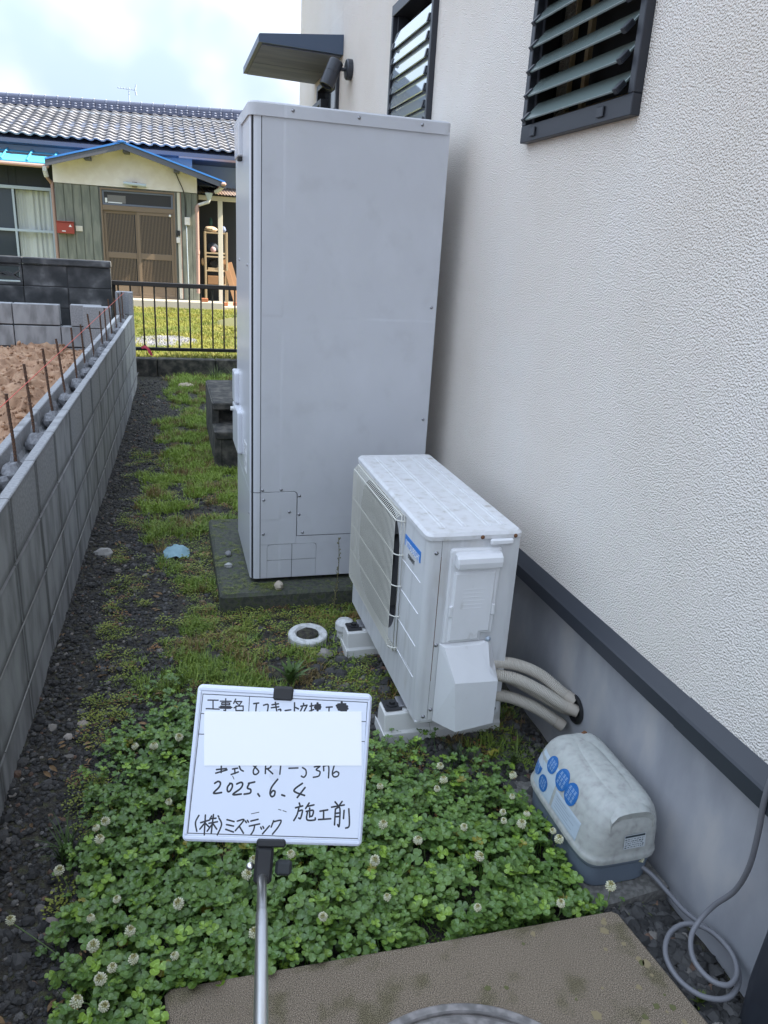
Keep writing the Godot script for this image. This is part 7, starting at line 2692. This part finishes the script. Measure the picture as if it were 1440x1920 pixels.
const STROKES := {
	"frame": "-482,385 488,390 499,-391 -488,-390 -482,385|-482,274 488,277|-213,387 -209,276|-485,158 489,161",
	"print": "-450,352 -392,354|-421,353 -416,305|-455,303 -380,304|-379,350 -317,352|-349,365 -343,298 -354,299|-370,341 -324,342 -323,332 -369,331 -370,341|-374,321 -317,322 -316,312 -373,310|-382,315 -309,317|-292,366 -301,341|-293,352 -255,354 -268,332 -296,316|-287,346 -275,338|-287,326 -245,329 -242,303 -284,301 -287,326",
	"row1": "-185,346 -157,351|-169,348 -169,304|-182,293 -144,300|-127,340 -101,344 -102,299|-78,345 -41,353|-80,328 -38,336|-60,360 -45,302|-38,319 -25,321 -25,303|2,316 34,322|53,364 57,307|58,338 79,330|92,346 128,354|106,363 109,351|101,341 92,317|126,348 110,310|146,349 165,354|153,366 157,322|146,320 169,331|243,348 278,352|260,349 261,318",
	"blob": "177,355 204,359|176,345 208,348|181,337 205,338|189,368 193,327|305,361 367,360|311,350 370,347|313,368 355,372|318,339 363,335|333,381 338,322",
	"row2": "-362,-36 -307,-28|-338,0 -334,-51|-364,-56 -302,-35|-271,-29 -243,-23|-259,-28 -255,-53|-276,-60 -237,-44|-239,3 -226,-28 -209,-38|-129,8 -150,-27 -148,-50 -133,-53 -120,-38 -134,-21 -154,-5|-84,10 -81,-46|-81,-21 -56,-12 -50,11|-71,-20 -38,-46|4,13 3,-46|53,-11 105,-7|132,-4 152,-17 156,-42 144,-58 129,-52|201,3 233,9 213,-12 236,-23 231,-47 200,-56|253,24 258,-16|254,8 284,11 289,-55|318,20 310,-28 321,-48 342,-44 348,-27 332,-18 313,-31",
	"date": "-364,-112 -346,-101 -332,-110 -338,-133 -365,-167 -321,-162|-276,-110 -290,-131 -287,-153 -275,-153 -263,-130 -266,-112 -279,-109|-239,-111 -215,-101 -205,-112 -216,-136 -255,-170 -208,-166|-169,-107 -176,-131 -157,-139 -158,-158 -191,-166|-172,-105 -138,-96|-113,-161 -103,-174|-7,-76 -36,-118 -44,-153 -34,-173 -19,-167 -16,-146 -29,-141 -41,-158|25,-162 42,-167|138,-93 93,-136 157,-160|156,-116 116,-173",
	"work": "130,-204 136,-219|111,-231 151,-219|130,-230 123,-269 107,-302|134,-248 152,-245 145,-288 134,-287|187,-202 170,-232|178,-221 216,-211|175,-249 214,-242 212,-272 200,-275|193,-230 197,-279|182,-252 183,-295 227,-295 230,-284|255,-245 299,-236|276,-240 279,-288|250,-292 321,-285|339,-190 355,-206|380,-186 364,-210|321,-220 394,-205|344,-230 346,-318|344,-230 370,-225 374,-322 364,-317|346,-254 369,-251|348,-273 369,-271|396,-236 396,-281|423,-226 433,-318 413,-334",
	"firm": "-435,-292 -450,-331 -438,-378|-421,-331 -372,-315|-399,-289 -394,-396|-396,-329 -422,-366|-394,-334 -372,-353|-364,-293 -372,-315|-371,-308 -338,-304|-374,-333 -328,-323|-354,-285 -356,-386|-355,-336 -380,-376|-351,-335 -328,-363|-327,-291 -323,-296|-320,-304 -303,-338 -321,-394|-275,-310 -234,-319|-275,-337 -235,-344|-277,-363 -232,-376|-216,-316 -179,-308 -222,-368|-201,-345 -175,-381|-171,-314 -164,-322|-159,-310 -152,-319|-139,-313 -99,-302|-145,-341 -88,-327|-115,-336 -119,-363 -132,-388|-80,-345 -74,-355|-68,-341 -62,-350|-31,-336 -66,-381|-9,-307 -20,-342|-10,-313 33,-304 21,-339 -9,-381",
	"marks": "-140,-273 -98,-263|13,-243 28,-247|39,-249 59,-255|-267,-68 -257,-85",
}

func written_sheet(ww: float, hh: float) -> StandardMaterial3D:
	var px := 5600.0   # pixels per metre
	var w := int(ww * 2 * px)
	var h := int(hh * 2 * px)
	var im := Image.create(w, h, false, Image.FORMAT_RGB8)
	im.fill(lin(0.75, 0.79, 0.88))
	# wiped smear
	for i in 160:
		var a := i * 2.39996
		var d := sqrt(i / 160.0)
		im.fill_rect(Rect2i(int(w * 0.47 + cos(a) * d * 42), int(h * 0.565 + sin(a) * d * 46), 9, 9), lin(0.68, 0.715, 0.80))
	var wide := {"frame": 7.0, "print": 11.0, "row1": 13.0, "blob": 20.0, "row2": 13.0, "date": 15.0, "work": 14.0, "firm": 13.0, "marks": 6.0}
	for key in STROKES:
		for st in STROKES[key].split("|"):
			var pts: Array = []
			for p in st.split(" "):
				var q: PackedStringArray = p.split(",")
				pts.append(Vector2((float(q[0]) / 4000.0 + ww) * px, (hh - float(q[1]) / 4000.0) * px))
			if key != "frame" and key != "print" and pts.size() > 2:
				var sm: Array = []
				for i in pts.size() - 1:
					for j in 6:
						sm.append(pts[i].cubic_interpolate(pts[i + 1], pts[maxi(i - 1, 0)], pts[mini(i + 2, pts.size() - 1)], j / 6.0))
				sm.append(pts[-1])
				pts = sm
			draw_line_on(im, pts, wide[key], lin(0.012, 0.013, 0.02) if key != "frame" else lin(0.05, 0.055, 0.07))
	var m := StandardMaterial3D.new()
	m.albedo_texture = ImageTexture.create_from_image(im)
	m.roughness = 0.3
	return m

func draw_line_on(im: Image, pts: Array, width: float, c: Color) -> void:
	var r := width * 0.5
	for i in pts.size() - 1:
		var a: Vector2 = pts[i]
		var b: Vector2 = pts[i + 1]
		var n := maxi(1, int(a.distance_to(b) / maxf(1.0, r * 0.4)))
		for k in n + 1:
			var p := a.lerp(b, k / float(n))
			for y in range(int(p.y - r), int(p.y + r) + 1):
				var dx := r * r - (y - p.y) * (y - p.y)
				if dx <= 0.0: continue
				var e := sqrt(dx)
				im.fill_rect(Rect2i(int(p.x - e), y, maxi(1, int(e * 2.0)), 1), c)
